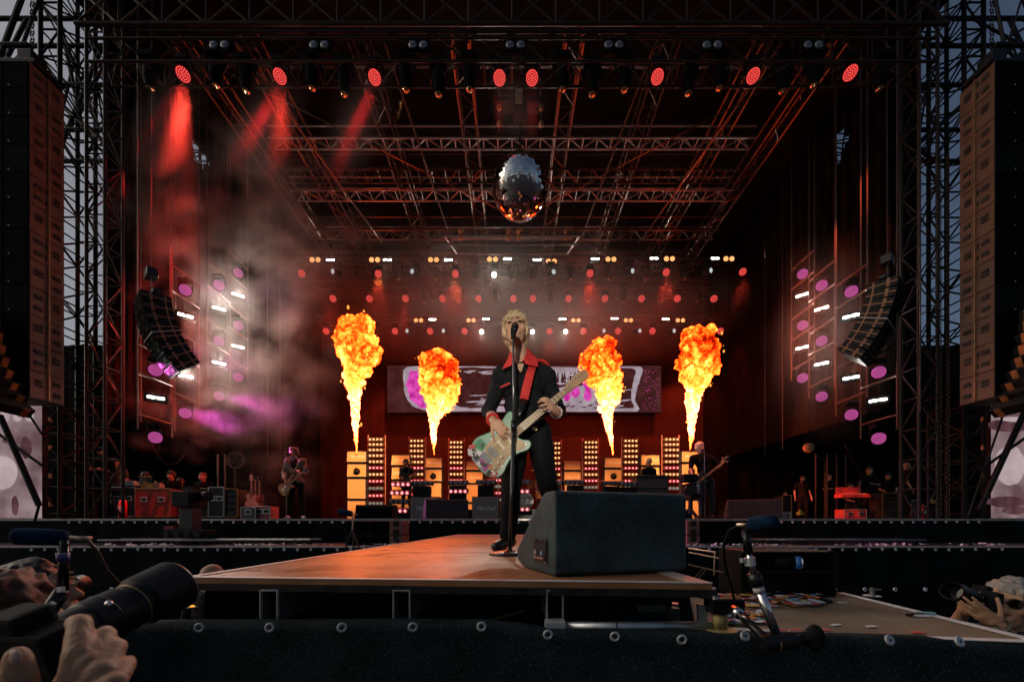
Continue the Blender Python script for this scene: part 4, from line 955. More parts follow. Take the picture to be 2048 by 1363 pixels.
# ================================================================ people
SKIN = mat('skin', (.50, .285, .175), .5, var=.12, scale=25, spec=.35)
SKIN2 = mat('skin_tan', (.40, .22, .14), .5, var=.12, scale=25, spec=.35)
BLACKC = mat('black_cotton', (.009, .009, .010), .85, spec=.1, var=.3, scale=20, bump=.25, bscale=300)
DKJEAN = mat('dark_trousers', (.008, .009, .011), .8, spec=.1, var=.3, scale=20, bump=.2, bscale=300)
HAIRD = mat('dark_hair', (.02, .013, .009), .5, var=.4, scale=40); HAIRB = mat('brown_hair', (.09, .05, .025), .5, var=.4, scale=40)
HAIRW = mat('blond_hair', (.78, .62, .40), .5, var=.35, scale=50); HAIRG = mat('grey_hair', (.30, .27, .24), .6, var=.3, scale=40)
EYED = mat('dark_eye', (.01, .008, .007), .2)
def basis(fwd, up):
    fwd = V(fwd).normalized(); side = fwd.cross(V(up)).normalized(); up = side.cross(fwd)
    return Matrix((side, fwd, up)).transposed()
def head_shapes(mb, c, B, s=1.0):
    q = lambda x, y, z: c + B @ V((x, y, z))*s
    E = lambda x, y, z, r: mb.ell(q(x, y, z), V(r)*s, B)
    E(0, -.012, .03, (.075, .094, .088)); E(0, .03, -.03, (.062, .062, .085)); E(0, .034, -.075, (.05, .052, .045)); E(0, .070, -.102, (.024, .018, .018))
    mb.rc(q(0, .084, .008), q(0, .108, -.034), .009*s, .0145*s); E(.012, .095, -.038, (.010, .012, .009)); E(-.012, .095, -.038, (.010, .012, .009))
    mb.rc(q(-.046, .070, .028), q(.046, .070, .028), .013*s); mb.rc(q(-.022, .084, -.066), q(.022, .084, -.066), .009*s); mb.rc(q(-.018, .083, -.078), q(.018, .083, -.078), .009*s)
    for e in (-1, 1): E(e*.077, -.006, -.01, (.010, .022, .034)); E(e*.040, .058, -.022, (.030, .026, .028))
def hand_shapes(mb, wr, d, pn, thumb, s=1.0, curl=(25, 35, 25), spread=.05, thumbdir=None):
    """wr wrist, d towards the knuckles, pn the way the palm faces, thumb +-1 picks the thumb side; five separate fingers"""
    d = V(d).normalized(); pn = (V(pn) - d*V(pn).dot(d)).normalized(); t = d.cross(pn)*thumb; B = Matrix((t, d, pn)).transposed()
    mb.ell(wr + d*.046*s, V((.040, .050, .016))*s, B); mb.ell(wr + d*.070*s, V((.041, .026, .014))*s, B); mb.rc(wr, wr + d*.03*s, .024*s, .026*s)
    for i in range(4):
        k = (.96, 1.06, .99, .80)[i]; b = wr + d*(.088 - .006*abs(i-1))*s + t*(.030 - .0195*i)*s; a = 0.0; r = (.0090, .0092, .0088, .0078)[i]*s
        dirn = (d + t*spread*(1.5-i)).normalized()
        for j, L in enumerate((.043, .027, .022)):
            a += R(curl[j] + (i-1.5)*4*(1 if j == 0 else 0)); dd = dirn*math.cos(a) + pn*math.sin(a); e = b + dd*L*k*s; mb.rc(b, e, r, r*.92, 8); b = e; r *= .92
    td = V(thumbdir).normalized() if thumbdir is not None else (d*.7 + t*.65 + pn*.35).normalized(); b = wr + d*.022*s + t*.026*s; r = .0125*s
    for L, bend in ((.044, 0), (.032, .25), (.026, .3)):
        td = (td + (d*.3 + pn*.4 - t*.3)*bend).normalized(); e = b + td*L*s; mb.rc(b, e, r, r*.88, 8); b = e; r *= .88
def person(label, J, look, vox=.018, slv=1.0, shirt=BLACKC, legs=DKJEAN, skin=SKIN, hair=HAIRD, hs='short', beard=None, sc_=1.0, fat=1.0, hands=None, group=None, shoes=RUB, up=Z, jacket=None, hscale=1.06):
    """J: joints in world space; image-left limbs end in _a, image-right ones in _b"""
    t = thing('person', label, 'person', (J['ankle_a'] + J['ankle_b'])/2 if 'ankle_a' in J else J['hip_a'], group); mb = MB()
    s = sc_; pc = (J['hip_a'] + J['hip_b'])/2; nk = J['neck']; upv = (nk-pc).normalized(); sd = (J['sh_b'] - J['sh_a']).normalized(); fw = sd.cross(upv).normalized()
    if fw.dot(V(look)) < 0: fw = -fw
    sd = fw.cross(upv).normalized(); TB = Matrix((sd, fw, upv)).transposed(); L = (nk-pc).length
    def torso(m, g):
        m.ell(pc + upv*L*.74, V((.155*fat + g, .105*fat + g, L*.30 + g))*1.0, TB); m.ell(pc + upv*L*.40, V((.138*fat + g, .098*fat + g, L*.30 + g)), TB); m.ell(pc + upv*L*.06, V((.152*fat + g, .105*fat + g, L*.22 + g)), TB)
        for e in ('a', 'b'): m.rc(J['sh_'+e] - upv*.01, nk - upv*.035*s, (.062 + g)*s, (.052 + g)*s); m.rc(J['sh_'+e] - upv*.02, pc + upv*L*.72, (.066 + g)*s, (.08 + g)*s)
    torso(mb, 0); HB = basis(look, up); hc = J['head']; hd = s*hscale
    mb.rc(nk - upv*.03, hc + HB @ V((0, -.022, -.06))*hd, .060*s, .054*hd); head_shapes(mb, hc, HB, hd)
    for e in ('a', 'b'):
        mb.rc(J['sh_'+e], J['el_'+e], .052*s*fat, .041*s); mb.rc(J['el_'+e], J['wr_'+e], .042*s, .027*s)
        if 'knee_a' in J:
            mb.rc(J['hip_'+e], J['knee_'+e], .085*s, .056*s); mb.rc(J['knee_'+e], J['ankle_'+e], .056*s, .036*s); mb.rc(J['ankle_'+e] - Z*.03*s, J['toe_'+e], .036*s, .03*s)
        h = (hands or {}).get(e) or dict(d=(J['wr_'+e] - J['el_'+e]), pn=(0, 1, -.3), thumb=1)
        hand_shapes(mb, J['wr_'+e], h['d'], h['pn'], h.get('thumb', 1), s*h.get('s', 1), h.get('curl', (25, 35, 25)), thumbdir=h.get('td'))
    remesh(mb, 'body', vox, skin, t, 2 if vox > .01 else 3)
    wr_ = lambda a: (lambda co: a*(noise.noise(co*9) + .6*noise.noise(V((co.x*16, co.y*16, co.z*30)))))
    mb = MB(); torso(mb, .016)
    for e in ('a', 'b'):
        f = min(slv, 1.0); q = J['sh_'+e].lerp(J['el_'+e], f); mb.rc(J['sh_'+e], q, .064*s*fat, (.060*fat if slv <= 1 else .050)*s)
        if slv > 1: mb.rc(J['el_'+e], J['el_'+e].lerp(J['wr_'+e], min(slv-1, .97)), .055*s, .042*s)
    remesh(mb, 'shirt', vox, shirt, t, 2, wr_(.006) if vox > .01 else (lambda co: .008*noise.noise(V((co.x*7, co.y*7, co.z*11))) + .010*abs(noise.noise(V((co.x*13 + co.z*9, co.y*13, co.z*15 - co.x*12)))) - .004))
    if jacket is not None:
        mb = MB()
        for e in ('a', 'b'):
            k = -1 if e == 'a' else 1
            mb.rc(J['sh_'+e] + fw*.03, pc + sd*k*.10 + fw*.02, .095*s, .10*s); mb.rc(J['sh_'+e], J['el_'+e], .078*s, .066*s); mb.rc(J['el_'+e], J['el_'+e].lerp(J['wr_'+e], .93), .064*s, .05*s); mb.rc(J['sh_'+e], nk - upv*.02, .075*s, .06*s)
        remesh(mb, 'jacket', vox, jacket, t, 2, wr_(.008))
    if 'knee_a' in J:
        mb = MB(); mb.ell(pc + upv*L*.04, V((.160*fat, .118*fat, L*.24)), TB)
        for e in ('a', 'b'): mb.rc(J['hip_'+e], J['knee_'+e], .098*s, .072*s); mb.rc(J['knee_'+e], J['ankle_'+e] + Z*.02, .070*s, .058*s)
        remesh(mb, 'trousers', vox, legs, t, 2, wr_(.006))
        for e in ('a', 'b'):
            mb = MB(); an, to = J['ankle_'+e], J['toe_'+e]; dd = (to-an); dd.z = 0; dd.normalize()
            mb.rc(an - Z*.028*s - dd*.03, to, .045*s, .038*s).rc(an + Z*.01, an - Z*.02, .045*s); remesh(mb, 'shoe', min(vox, .014), shoes, t, 2)
    q = lambda x, y, z: hc + HB @ V((x, y, z))*hd; mb = MB(); E = lambda x, y, z, r: mb.ell(q(x, y, z), V(r)*hd, HB)
    hn = lambda co: .010*noise.noise(co*40) + .012*noise.noise(co*16)
    if hs == 'short': E(0, -.022, .050, (.087, .100, .088)); E(0, -.05, .0, (.078, .07, .07)); remesh(mb, 'hair', min(vox, .014), hair, t, 1, hn)
    elif hs == 'thick': E(0, -.015, .058, (.090, .104, .085)); E(0, -.055, -.01, (.085, .072, .085)); E(.07, 0, .01, (.02, .04, .05)); E(-.07, 0, .01, (.02, .04, .05)); remesh(mb, 'hair', min(vox, .014), hair, t, 1, lambda co: 1.6*hn(co))
    elif hs == 'long': E(0, -.02, .05, (.086, .10, .085)); E(0, -.05, -.05, (.09, .07, .13)); remesh(mb, 'hair', min(vox, .014), hair, t, 1, hn)
    elif hs == 'cap':
        E(0, -.008, .052, (.086, .104, .072)); mb.ell(q(0, .10, .055), V((.07, .07, .010))*hd, HB); remesh(mb, 'cap', .010, hair, t, 1)
    if beard is not None:
        mb = MB(); E(0, .040, -.082, (.058, .054, .050)); E(.05, .012, -.05, (.018, .03, .04)); E(-.05, .012, -.05, (.018, .03, .04)); mb.rc(q(-.03, .088, -.055), q(.03, .088, -.055), .009*hd); remesh(mb, 'beard', .012, beard, t, 1, hn)
    for e in (-1, 1): MB().ell(q(e*.031, .079, .010), V((.013, .008, .007))*hd, HB, 10, 6).build('eye', EYED, t, smooth=True)
    return t, TB, HB
def stand(x, d, z, h, yaw, la='down', lb='down', lean=0.0):
    """joints of a standing figure: x,d,z the spot between the feet; yaw 0 faces the camera, positive turns to image right"""
    s = h/1.75; Rz = Matrix.Rotation(R(yaw), 3, 'Z')
    L = dict(hip_a=(-.09, 0, .93), hip_b=(.09, 0, .93), knee_a=(-.11, -.02, .50), knee_b=(.11, -.02, .50), ankle_a=(-.12, .03, .085), ankle_b=(.12, .03, .085), toe_a=(-.15, -.14, .035), toe_b=(.15, -.14, .035),
             sh_a=(-.185, .01, 1.44), sh_b=(.185, .01, 1.44), neck=(0, .01, 1.49), head=(0, -.02, 1.635))
    arms = {'down': ((.25, .04, 1.16), (.27, -.06, .92)), 'cross': ((.26, -.06, 1.17), (-.04, -.22, 1.20)), 'front': ((.24, .0, 1.17), (.16, -.25, 1.08)), 'up': ((.27, -.06, 1.18), (.16, -.22, 1.42)), 'mouth': ((.28, -.10, 1.2), (.06, -.18, 1.55)), 'hip': ((.34, .06, 1.18), (.20, -.04, .98)), 'side': ((.30, -.05, 1.2), (.42, -.25, 1.25))}
    for e, k, nm in (('a', -1, la), ('b', 1, lb)):
        el, wr = arms[nm]; L['el_'+e] = (k*el[0], el[1], el[2]); L['wr_'+e] = (k*wr[0], wr[1], wr[2])
    return {k: V((x, d, z)) + Rz @ (V(p)*s) for k, p in L.items()}
def seen(px, feet, h, D): return (px-1024)/F*D
FY = lambda yaw: Matrix.Rotation(R(yaw), 3, 'Z') @ V((0, -1, 0))
# ---------------------------------------------------------------- electric guitars
STR = mat('guitar_string', (.7, .68, .6), .3, .9); MAPLE = mat('maple_neck', (.32, .17, .055), .4, var=.25, scale=14); ROSE = mat('fretboard_wood', (.20, .12, .06), .5, var=.3, scale=18)
STRAT = [(-.232, .02), (-.216, .09), (-.17, .138), (-.11, .156), (-.04, .134), (.02, .118), (.08, .124), (.14, .142), (.178, .150), (.200, .132), (.186, .104), (.145, .072), (.120, .036), (.118, -.028), (.132, -.066), (.163, -.098), (.158, -.132), (.115, -.148), (.05, -.124), (-.01, -.118), (-.07, -.138), (-.13, -.165), (-.19, -.152), (-.226, -.1), (-.238, -.04)]
LESP = [(-.22, 0), (-.21, .09), (-.16, .15), (-.09, .165), (-.03, .13), (.01, .105), (.06, .115), (.12, .13), (.17, .11), (.185, .06), (.16, .03), (.13, .025), (.13, -.03), (.12, -.06), (.155, -.075), (.165, -.10), (.13, -.118), (.07, -.108), (.01, -.105), (-.04, -.13), (-.10, -.165), (-.17, -.15), (-.21, -.09)]
BASSB = [(-.24, 0), (-.23, .08), (-.17, .13), (-.08, .13), (0, .11), (.08, .12), (.18, .15), (.26, .15), (.25, .12), (.17, .07), (.13, .03), (.13, -.04), (.17, -.09), (.2, -.13), (.12, -.14), (.02, -.11), (-.08, -.14), (-.17, -.15), (-.23, -.09)]
def guitar(label, o, u, w_, outline, body, neckL=.50, s=1.0, board=ROSE, headm=MAPLE, headc=[(0, .022), (.03, .034), (.15, .040), (.185, .02), (.17, -.03), (.10, -.028), (.03, -.024), (0, -.022)], cat='guitar', guard=None, tuners=6, detail=True):
    """o body centre, u neck direction, w_ the way the front faces"""
    o = V(o); u = V(u).normalized(); w_ = (V(w_) - u*V(w_).dot(u)).normalized(); v = w_.cross(u)
    t = thing('guitar' if cat == 'guitar' else 'bass_guitar', label, cat, o); u, v = u*s, v*s; W = w_*s
    pt = lambda a, b, c=0.0: o + u*a + v*b + W*c
    MB().prism(catmull(outline, 3), o - W*.021, u, v, W*.042).build('body', body, t, bevel=.006*s, seg=2)
    if guard: MB().prism(catmull(guard[0], 3), o + W*.0222, u, v, W*.0025).build('pickguard', guard[1], t)
    n0 = .10; n1 = n0 + neckL
    MB().prism([(n0, .028), (n1, .0215), (n1, -.0215), (n0, -.028)], o + W*.006, u, v, W*.018).build('neck', MAPLE if headm is MAPLE else headm, t, bevel=.004*s)
    MB().prism([(n0 - .03, .028), (n1, .0205), (n1, -.0205), (n0 - .03, -.028)], o + W*.0245, u, v, W*.005).build('fretboard', board, t)
    fr = 18 if detail else 9
    for k in range(fr):
        a = n1 - (neckL*1.28)*(1 - 2**(-(k+1)/12*(1 if detail else 2)))
        hw = .0205 + (.028-.0205)*(n1-a)/neckL; bar(t, 'fret', pt(a, -hw, .0300), pt(a, hw, .0300), .0013*s*(1 if detail else 1.5), STR)
    for k in range(6 if detail else 4):
        y = (k - (2.5 if detail else 1.5))*(.0068 if detail else .010); bar(t, 'string', pt(-.14, y*1.2, .034), pt(n1 + .04, y*.95, .033), .0006*s, STR, 4)
    H = MB().prism(catmull(headc, 3), pt(n1, 0, .004), u, v, W*.014).build('headstock', headm, t, bevel=.002*s)
    for k in range(tuners):
        a = n1 + .03 + .14*(k/(max(tuners-1, 1))) if tuners == 6 and detail else n1 + .03 + .045*(k//2); sg = 1 if (tuners == 6 and detail) or k % 2 == 0 else -1
        MB().cyl(pt(a, sg*.020, .018), pt(a, sg*.020, .030), .005*s, .005*s, 8).cyl(pt(a, sg*.036, .011), pt(a, sg*.052, .011), .004*s, .004*s, 6).ell(pt(a, sg*.058, .011), .0095*s, n=8, m=6).build('tuner', CHROME, H, smooth=True)
    return t, pt, (u, v, W)
# ================================================================ the singer
EXEC_SINGER = True
HERO = dict(head=P(1031, 662, 2.77), neck=P(1044, 731, 2.82), sh_a=P(1003, 752, 2.83), sh_b=P(1092, 752, 2.83), el_a=P(978, 822, 2.86), wr_a=P(987, 842, 2.56), el_b=P(1117, 822, 2.84), wr_b=P(1112, 824, 2.56),
            hip_a=P(1034, 868, 2.84), hip_b=P(1077, 868, 2.84), knee_a=P(1022, 975, 2.76), ankle_a=P(1016, 1082, 2.74), toe_a=P(993, 1098, 2.60), knee_b=P(1094, 965, 2.80), ankle_b=P(1124, 1078, 2.95), toe_b=P(1120, 1093, 2.80))
HERO['ankle_a'].z = ZP + .095; HERO['ankle_b'].z = ZP + .095; HERO['toe_a'].z = ZP + .042; HERO['toe_b'].z = ZP + .042
SHIRT = mat('black_shirt', (.009, .010, .012), .8, spec=.12, var=.3, scale=18, bump=.25, bscale=420); REDC = mat('red_cloth', (.55, .025, .02), .75, var=.15, scale=30, bump=.2, bscale=400)
GO = P(1005, 889, 2.56); GU = P(1170, 750, 2.52) - GO; GW = V((.06, -1, .10))
hero, HTB, HHB = person('singer in black shirt with red collar playing a green guitar at the microphone', HERO, V((-.06, -.97, .17)), vox=.0052, slv=1.42, shirt=SHIRT, skin=SKIN, hs='none', up=V((-.06, .2, 1)), hscale=1.06, shoes=mat('black_leather', (.012, .012, .013), .35),
    hands=dict(a=dict(d=P(1010, 863, 2.47) - P(987, 842, 2.56), pn=(.5, .7, -.5), thumb=-1, curl=(34, 38, 26)), b=dict(d=P(1099, 804, 2.46) - P(1112, 824, 2.56), pn=V((-.7, .25, -.1)), thumb=-1, curl=(28, 45, 35), td=(.3, .35, .8))))
# hair: ragged bleached locks
rr = random.Random(4); mb = MB(); hc = HERO['head']; hd = 1.06
for i in range(3400):
    th = rr.uniform(0, 6.283); ph = math.acos(rr.uniform(-.42, 1)); d = V((math.sin(ph)*math.cos(th), math.sin(ph)*math.sin(th), math.cos(ph)))
    if d.y > .35 and d.z < .38: continue
    if d.y > .05 and d.z < .05 and abs(d.x) < .8: continue
    p0 = V((d.x*.074, d.y*.092 - .012, d.z*.088 + .03)); fall = V((d.x*.5, (.75 if d.y > .1 else -.5), -.7 if d.z < .5 else -.1)) + V((rr.uniform(-.35, .35), rr.uniform(-.35, .35), rr.uniform(-.25, .25)))
    ln = rr.uniform(.024, .046)*(1.35 if d.z < .05 else 1.0); ft = (fall - d*fall.dot(d)); ft.normalize(); li = rr.uniform(0, 1)**5; p1 = p0 + ft*ln*.5 + d*(.004 + .006*li); p2 = p1 + (ft + d*(-.12 + .75*li)).normalized()*ln*.6
    if d.z < 0 and d.y < .3: p2 = p1 + V((d.x*.12, -.1, -1))*ln*.8
    mb.tube([hc + HHB @ (q*hd) for q in (p0, p1, p2)], [.0042, .0036, .0005], 3)
stuff(mb.build('hair', HAIRW, hero, smooth=True))
mb = MB(); E = lambda x, y, z, r: mb.ell(hc + HHB @ V((x, y, z))*hd, V(r)*hd, HHB)
E(0, -.024, .048, (.082, .094, .082)); E(0, -.052, -.01, (.078, .066, .08)); E(.066, -.012, .0, (.016, .035, .05)); E(-.066, -.012, .0, (.016, .035, .05))
remesh(mb, 'hair_base', .007, mat('blond_roots', (.55, .42, .26), .6, var=.4, scale=60), hero, 1, lambda co: .006*noise.noise(co*50))
for e in (-1, 1): MB().rc(hc + HHB @ V((e*.016, .083, .030))*hd, hc + HHB @ V((e*.046, .072, .034))*hd, .0055, .004, 6).build('eyebrow', HAIRB, hero, smooth=True)
def flap(pts, m, name, th=.004, par=hero):
    q = [P(*p) for p in pts]; c = sum(q, V())/len(q); n_ = (q[1]-q[0]).cross(q[2]-q[0]).normalized()
    if n_.y > 0: n_ = -n_
    k = len(q); MB().add([p + n_*th for p in q] + [p - n_*th*.2 for p in q], [tuple(range(k)), tuple(range(k, 2*k))[::-1]] + [(i, k+i, k+(i+1) % k, (i+1) % k) for i in range(k)]).build(name, m, par, bevel=.0015)
flap([(1021, 704, 2.79), (1017, 716, 2.735), (1005, 738, 2.69), (1017, 733, 2.675), (1029, 727, 2.67), (1031, 714, 2.69)], REDC, 'collar')
flap([(1056, 699, 2.80), (1072, 714, 2.735), (1077, 733, 2.69), (1064, 731, 2.675), (1051, 728, 2.67), (1049, 715, 2.69)], REDC, 'collar')
MB().tube([P(1029, 722, 2.69), P(1020, 712, 2.76), P(1025, 703, 2.86), P(1042, 699, 2.91), P(1056, 700, 2.86), P(1060, 711, 2.76), P(1050, 722, 2.69)], [.012]*7, 8, sq=1.6).build('collar_band', REDC, hero, smooth=True)
flap([(1075, 716, 2.80), (1088, 718, 2.79), (1098, 727, 2.78), (1100, 732, 2.775), (1088, 724, 2.755), (1076, 721, 2.755)], REDC, 'shoulder_yoke')
flap([(1000, 773, 2.70), (1000, 776, 2.70), (1020, 768, 2.685), (1020, 764, 2.685)], REDC, 'pocket_trim')
flap([(1033, 726, 2.685), (1037, 740, 2.68), (1043, 744, 2.678), (1048, 727, 2.685)], SKIN, 'chest_opening', .0015)
for i in range(4): MB().ell(P(1047 + i*.4, 757 + i*19, 2.695), (.006, .003, .006), n=8, m=5).build('button', BLKG, hero)
MB().ring(P(985.5, 839, 2.60), P(987, 842, 2.56) - P(978, 822, 2.86), .036, .010, 18, 8).build('wristband', REDC, hero, smooth=True)
mb = MB(); c = P(1112.5, 824, 2.60); ax = (HERO['wr_b'] - HERO['el_b']).normalized(); a1, a2 = orth(ax)
for i in range(14): mb.ell(c + (a1*math.cos(i*.449) + a2*math.sin(i*.449))*.036, .0065, n=8, m=5)
stuff(mb.build('bead_bracelet', mat('pale_beads', (.6, .6, .58), .3), hero, smooth=True))
mb = MB()
for i in range(15): f = i/14; mb.ell(P(1034 + 14*f, 728 + 17*math.sin(math.pi*f), 2.672), .0028, n=6, m=4)
stuff(mb.build('necklace', CHROME, hero))
mb = MB(); bl_ = [P(1022 + 68*f, 859 - 2*math.sin(math.pi*f), 2.84 - .135*math.sin(math.pi*f)) for f in [i/10 for i in range(11)]]; mb.tube(bl_, .017, 8, sq=.4, up=Z).build('belt', BLKG, hero, smooth=True)
MB().box(P(1070, 857, 2.70), (.03, .01, .025)).build('belt_buckle', mat('brass_buckle', (.6, .45, .2), .3, .9), hero, bevel=.003)
# his guitar
GREEN = mat('surf_green_paint', (.055, .20, .105), .3, var=.15, scale=14, coat=.3); CREAM = mat("aged_guard", (.40, .28, .12), .45, var=.12, scale=12)
gd = [(-.125, .045), (-.11, .062), (-.04, .075), (.04, .072), (.10, .075), (.112, .05), (.105, -.03), (.125, -.075), (.125, -.108), (.09, -.122), (.03, -.098), (-.04, -.100), (-.10, -.118), (-.165, -.122), (-.175, -.105), (-.14, -.07), (-.13, -.03), (-.15, .0)]
g, gp, (gu, gv, gw) = guitar('green sticker-covered electric guitar with cream pickguard held by the singer', GO, GU, GW, STRAT, GREEN, .49, .905, board=mat('worn_maple_board', (.28, .165, .065), .45, var=.3, scale=20), guard=(gd, CREAM))
def gbox(a, b, c, la, lb, lc, m, name, rz=0.0, par=None):
    ca, sa = math.cos(rz), math.sin(rz); pts = [(x*ca - y*sa, x*sa + y*ca) for x, y in ((-la/2, -lb/2), (la/2, -lb/2), (la/2, lb/2), (-la/2, lb/2))]
    return MB().prism(pts, gp(a, b, c), gu, gv, gw*lc).build(name, m, par or g)
PKB = mat('pickup_black', (.012, .012, .012), .35)
gbox(-.085, 0, .024, .042, .082, .009, PKB, 'pickup', .12); gbox(-.010, .0, .024, .018, .075, .007, mat('pickup_cream', (.6, .5, .3), .4), 'pickup'); gbox(.055, .0, .024, .018, .075, .007, MATS['pickup_cream'], 'pickup')
gbox(-.150, 0, .024, .05, .078, .010, mat('bridge_dark', (.04, .04, .045), .35, .7), 'bridge')
for a, b in ((-.06, -.068), (-.105, -.085), (-.15, -.098)):
    MB().lathe([(0, .013), (.014, .011), (.016, .004)], gp(a, b, .0245), gw, 14).build('knob', mat('aged_knob', (.66, .58, .4), .4), g, smooth=True)
for k in range(8):
    MB().lathe([(0, .003), (.0012, .002)], gp(*gd[k*2], .0248), gw, 6).build('screw', STR, g)
# stickers on the body
BK = mat('sticker_black', (.015, .015, .015), .5); WHS = mat('sticker_white', (.7, .68, .66), .5); GRS = mat('sticker_green', (.02, .22, .09), .5, var=.5, scale=60); MGS = mat('sticker_magenta', (.45, .03, .28), .5, var=.4, scale=70); RDS = mat('sticker_red', (.5, .04, .03), .5)
gbox(-.125, .095, .0215, .075, .075, .0016, GRS, 'sticker', .15); gbox(-.112, .085, .0233, .028, .018, .0008, BK, 'sticker', .5)
gbox(-.195, .072, .0215, .052, .095, .0016, BK, 'sticker', .1); gbox(-.222, .02, .0215, .02, .085, .0014, mat('sticker_grey', (.3, .3, .32), .5), 'sticker', .0)
zrot = Matrix(((-gv).normalized(), gu.normalized(), gw.normalized())).transposed()
xr = (gu*.15 - gv*1.0).normalized() if False else None
tx = (P(985, 881, 2.5) - P(965, 897, 2.5)); tx = (tx - gw.normalized()*tx.dot(gw.normalized())).normalized(); ty = gw.normalized().cross(tx)
text(g, 'sticker_lettering', '924', .046, gp(-.190, .075, .0242), Matrix((tx, ty, gw.normalized())).transposed(), WHS, .0, .0005)
gbox(-.195, -.025, .0217, .062, .085, .0016, MGS, 'sticker', .2); gbox(-.192, -.025, .0236, .022, .05, .0007, BK, 'sticker', .5); gbox(-.215, -.04, .0238, .014, .014, .0007, mat('sticker_teal', (.1, .4, .4), .5), 'sticker', .3)
gbox(-.20, -.095, .0217, .04, .03, .0016, BK, 'sticker', .3); gbox(-.178, -.125, .0219, .046, .046, .0016, RDS, 'sticker', .4); gbox(-.176, -.122, .0239, .026, .022, .0007, WHS, 'sticker', .7); gbox(-.15, .06, .0240, .012, .012, .0005, MATS['aged_knob'], 'sticker', .2)
gbox(-.175, .125, .0219, .045, .03, .0014, RDS, 'sticker', -.5); gbox(-.215, -.005, .0222, .03, .04, .0014, WHS, 'sticker', .2); gbox(-.16, -.075, .0222, .035, .04, .0012, mat('sticker_orange', (.5, .2, .04), .5, var=.5, scale=80), 'sticker', .3); gbox(-.165, .055, .0224, .03, .05, .0014, WHS, 'sticker', .1); gbox(.03, .108, .0217, .06, .03, .0016, WHS, 'sticker', -.1); gbox(.045, .102, .0236, .03, .012, .0007, RDS, 'sticker', -.1); gbox(-.21, .105, .0217, .03, .05, .0014, WHS, 'sticker', -.6)
mb = MB(); path = [P(1036, 832, 2.555), P(1043, 816, 2.585), P(1048, 798, 2.62), P(1054, 772, 2.65), P(1060, 748, 2.672), P(1065, 732, 2.70)]
mb.tube(path[2:], [.030, .030, .029, .028], 10, sq=.12, up=X).build('strap', REDC, g, smooth=True)
MB().tube(path[:3], [.010, .020, .024], 10, sq=.25, up=X).build('strap_end', BLKG, g, smooth=True)
MB().tube([P(1065, 732, 2.70), P(1070, 722, 2.74), P(1075, 717, 2.82), P(1074, 724, 2.93), P(1062, 770, 2.98), P(1030, 840, 2.97), P(1000, 880, 2.93), P(975, 905, 2.80), P(962, 915, 2.60)], .026, 8, sq=.12, up=X).build('strap', REDC, g, smooth=True)
# microphone and its stand
ms = thing('microphone_stand', 'straight black microphone stand with round base in front of the singer', 'microphone stand', (P(1020, 1110, 2.4).x, 2.4, ZP))
bx_ = P(1019, 1108, 2.42); bx_.z = ZP
MB().lathe([(0, .125), (.012, .125), (.02, .10), (.03, .02), (.05, .014)], bx_, Z, 28).build('base', mat('stand_base', (.05, .04, .035), .35, .5), ms, smooth=True)
tp = P(1027, 672, 2.46); md = P(1027, 855, 2.44)
MB().cyl(bx_ + Z*.03, md, .011, .011, 14).build('lower_tube', mat('stand_tube', (.10, .11, .11), .3, .8), ms, smooth=True); MB().cyl(md, tp, .0075, .0075, 12).build('upper_tube', mat('stand_tube_up', (.16, .18, .18), .3, .8), ms, smooth=True)
MB().cyl(md - Z*.02, md + Z*.045, .016, .014, 14).cyl(md - Z*.06, md - Z*.02, .013, .013, 12).build('clutch', BLKG, ms, smooth=True)
mc = thing('microphone', 'black vocal microphone at the singer\'s mouth', 'microphone', tp); ball = P(1030, 652, 2.49); md_ = (ball - tp).normalized()
MB().ell(ball, .024, n=18, m=12).build('grille', mat('mic_mesh', (.06, .05, .045), .4, .7, bump=.8, bscale=500), mc, smooth=True)
MB().cyl(ball - md_*.018, ball - md_*.05, .023, .018, 16).cyl(ball - md_*.05, tp - md_*.01, .0165, .0115, 14).build('handle', BLKG, mc, smooth=True)
MB().cyl(tp - Z*.012, tp + Z*.022, .017, .015, 12).box(tp + V((-.008, 0, .03)), (.02, .03, .03)).build('clip', RUB, mc, smooth=False)
# ================================================================ band at the back
def PJ(D, off={}, **k): return {n: P(p[0], p[1], D + (p[2] if len(p) > 2 else 0)) for n, p in k.items()}
def floor_feet(J, z):
    for e in ('a', 'b'):
        J['ankle_'+e].z = z + .09; J['toe_'+e].z = z + .04
    return J
OLIVE = mat('olive_jacket', (.13, .12, .075), .8, var=.35, scale=8, bump=.3, bscale=90)
J = floor_feet(PJ(10.0, head=(587, 905), neck=(591, 918.5), sh_a=(577, 923), sh_b=(606, 923), el_a=(568, 944), wr_a=(570, 960, -.25), el_b=(613, 944, -.05), wr_b=(603, 949, -.3), hip_a=(586, 963), hip_b=(600, 963), knee_a=(581, 997), knee_b=(603, 998), ankle_a=(577, 1028), ankle_b=(606, 1028), toe_a=(573, 1031, -.17), toe_b=(609, 1031, -.17)), ZS)
person('guitarist in olive jacket and black jeans singing at the left microphone', J, V((-.5, -1, -.05)), vox=.016, slv=.6, jacket=OLIVE, hair=HAIRB, hs='thick', shoes=mat('white_trainer', (.55, .52, .5), .5), hands=dict(a=dict(d=V((.3, -.1, -.6)), pn=(.3, 1, 0)), b=dict(d=V((-.3, -.2, .5)), pn=(-.3, 1, 0))))
BURST = mat('sunburst', (.38, .14, .03), .25, var=.6, scale=4, coat=.4)
g2, gp2, (u2, v2, w2) = guitar('amber sunburst guitar played by the guitarist in the olive jacket', P(574, 973, 9.68), P(618, 935, 9.6) - P(574, 973, 9.68), V((0, -1, .1)), LESP, BURST, .46, 1.0, headm=BLKG, detail=False, headc=[(0, .022), (.04, .038), (.15, .045), (.16, 0), (.15, -.045), (.04, -.038), (0, -.022)])
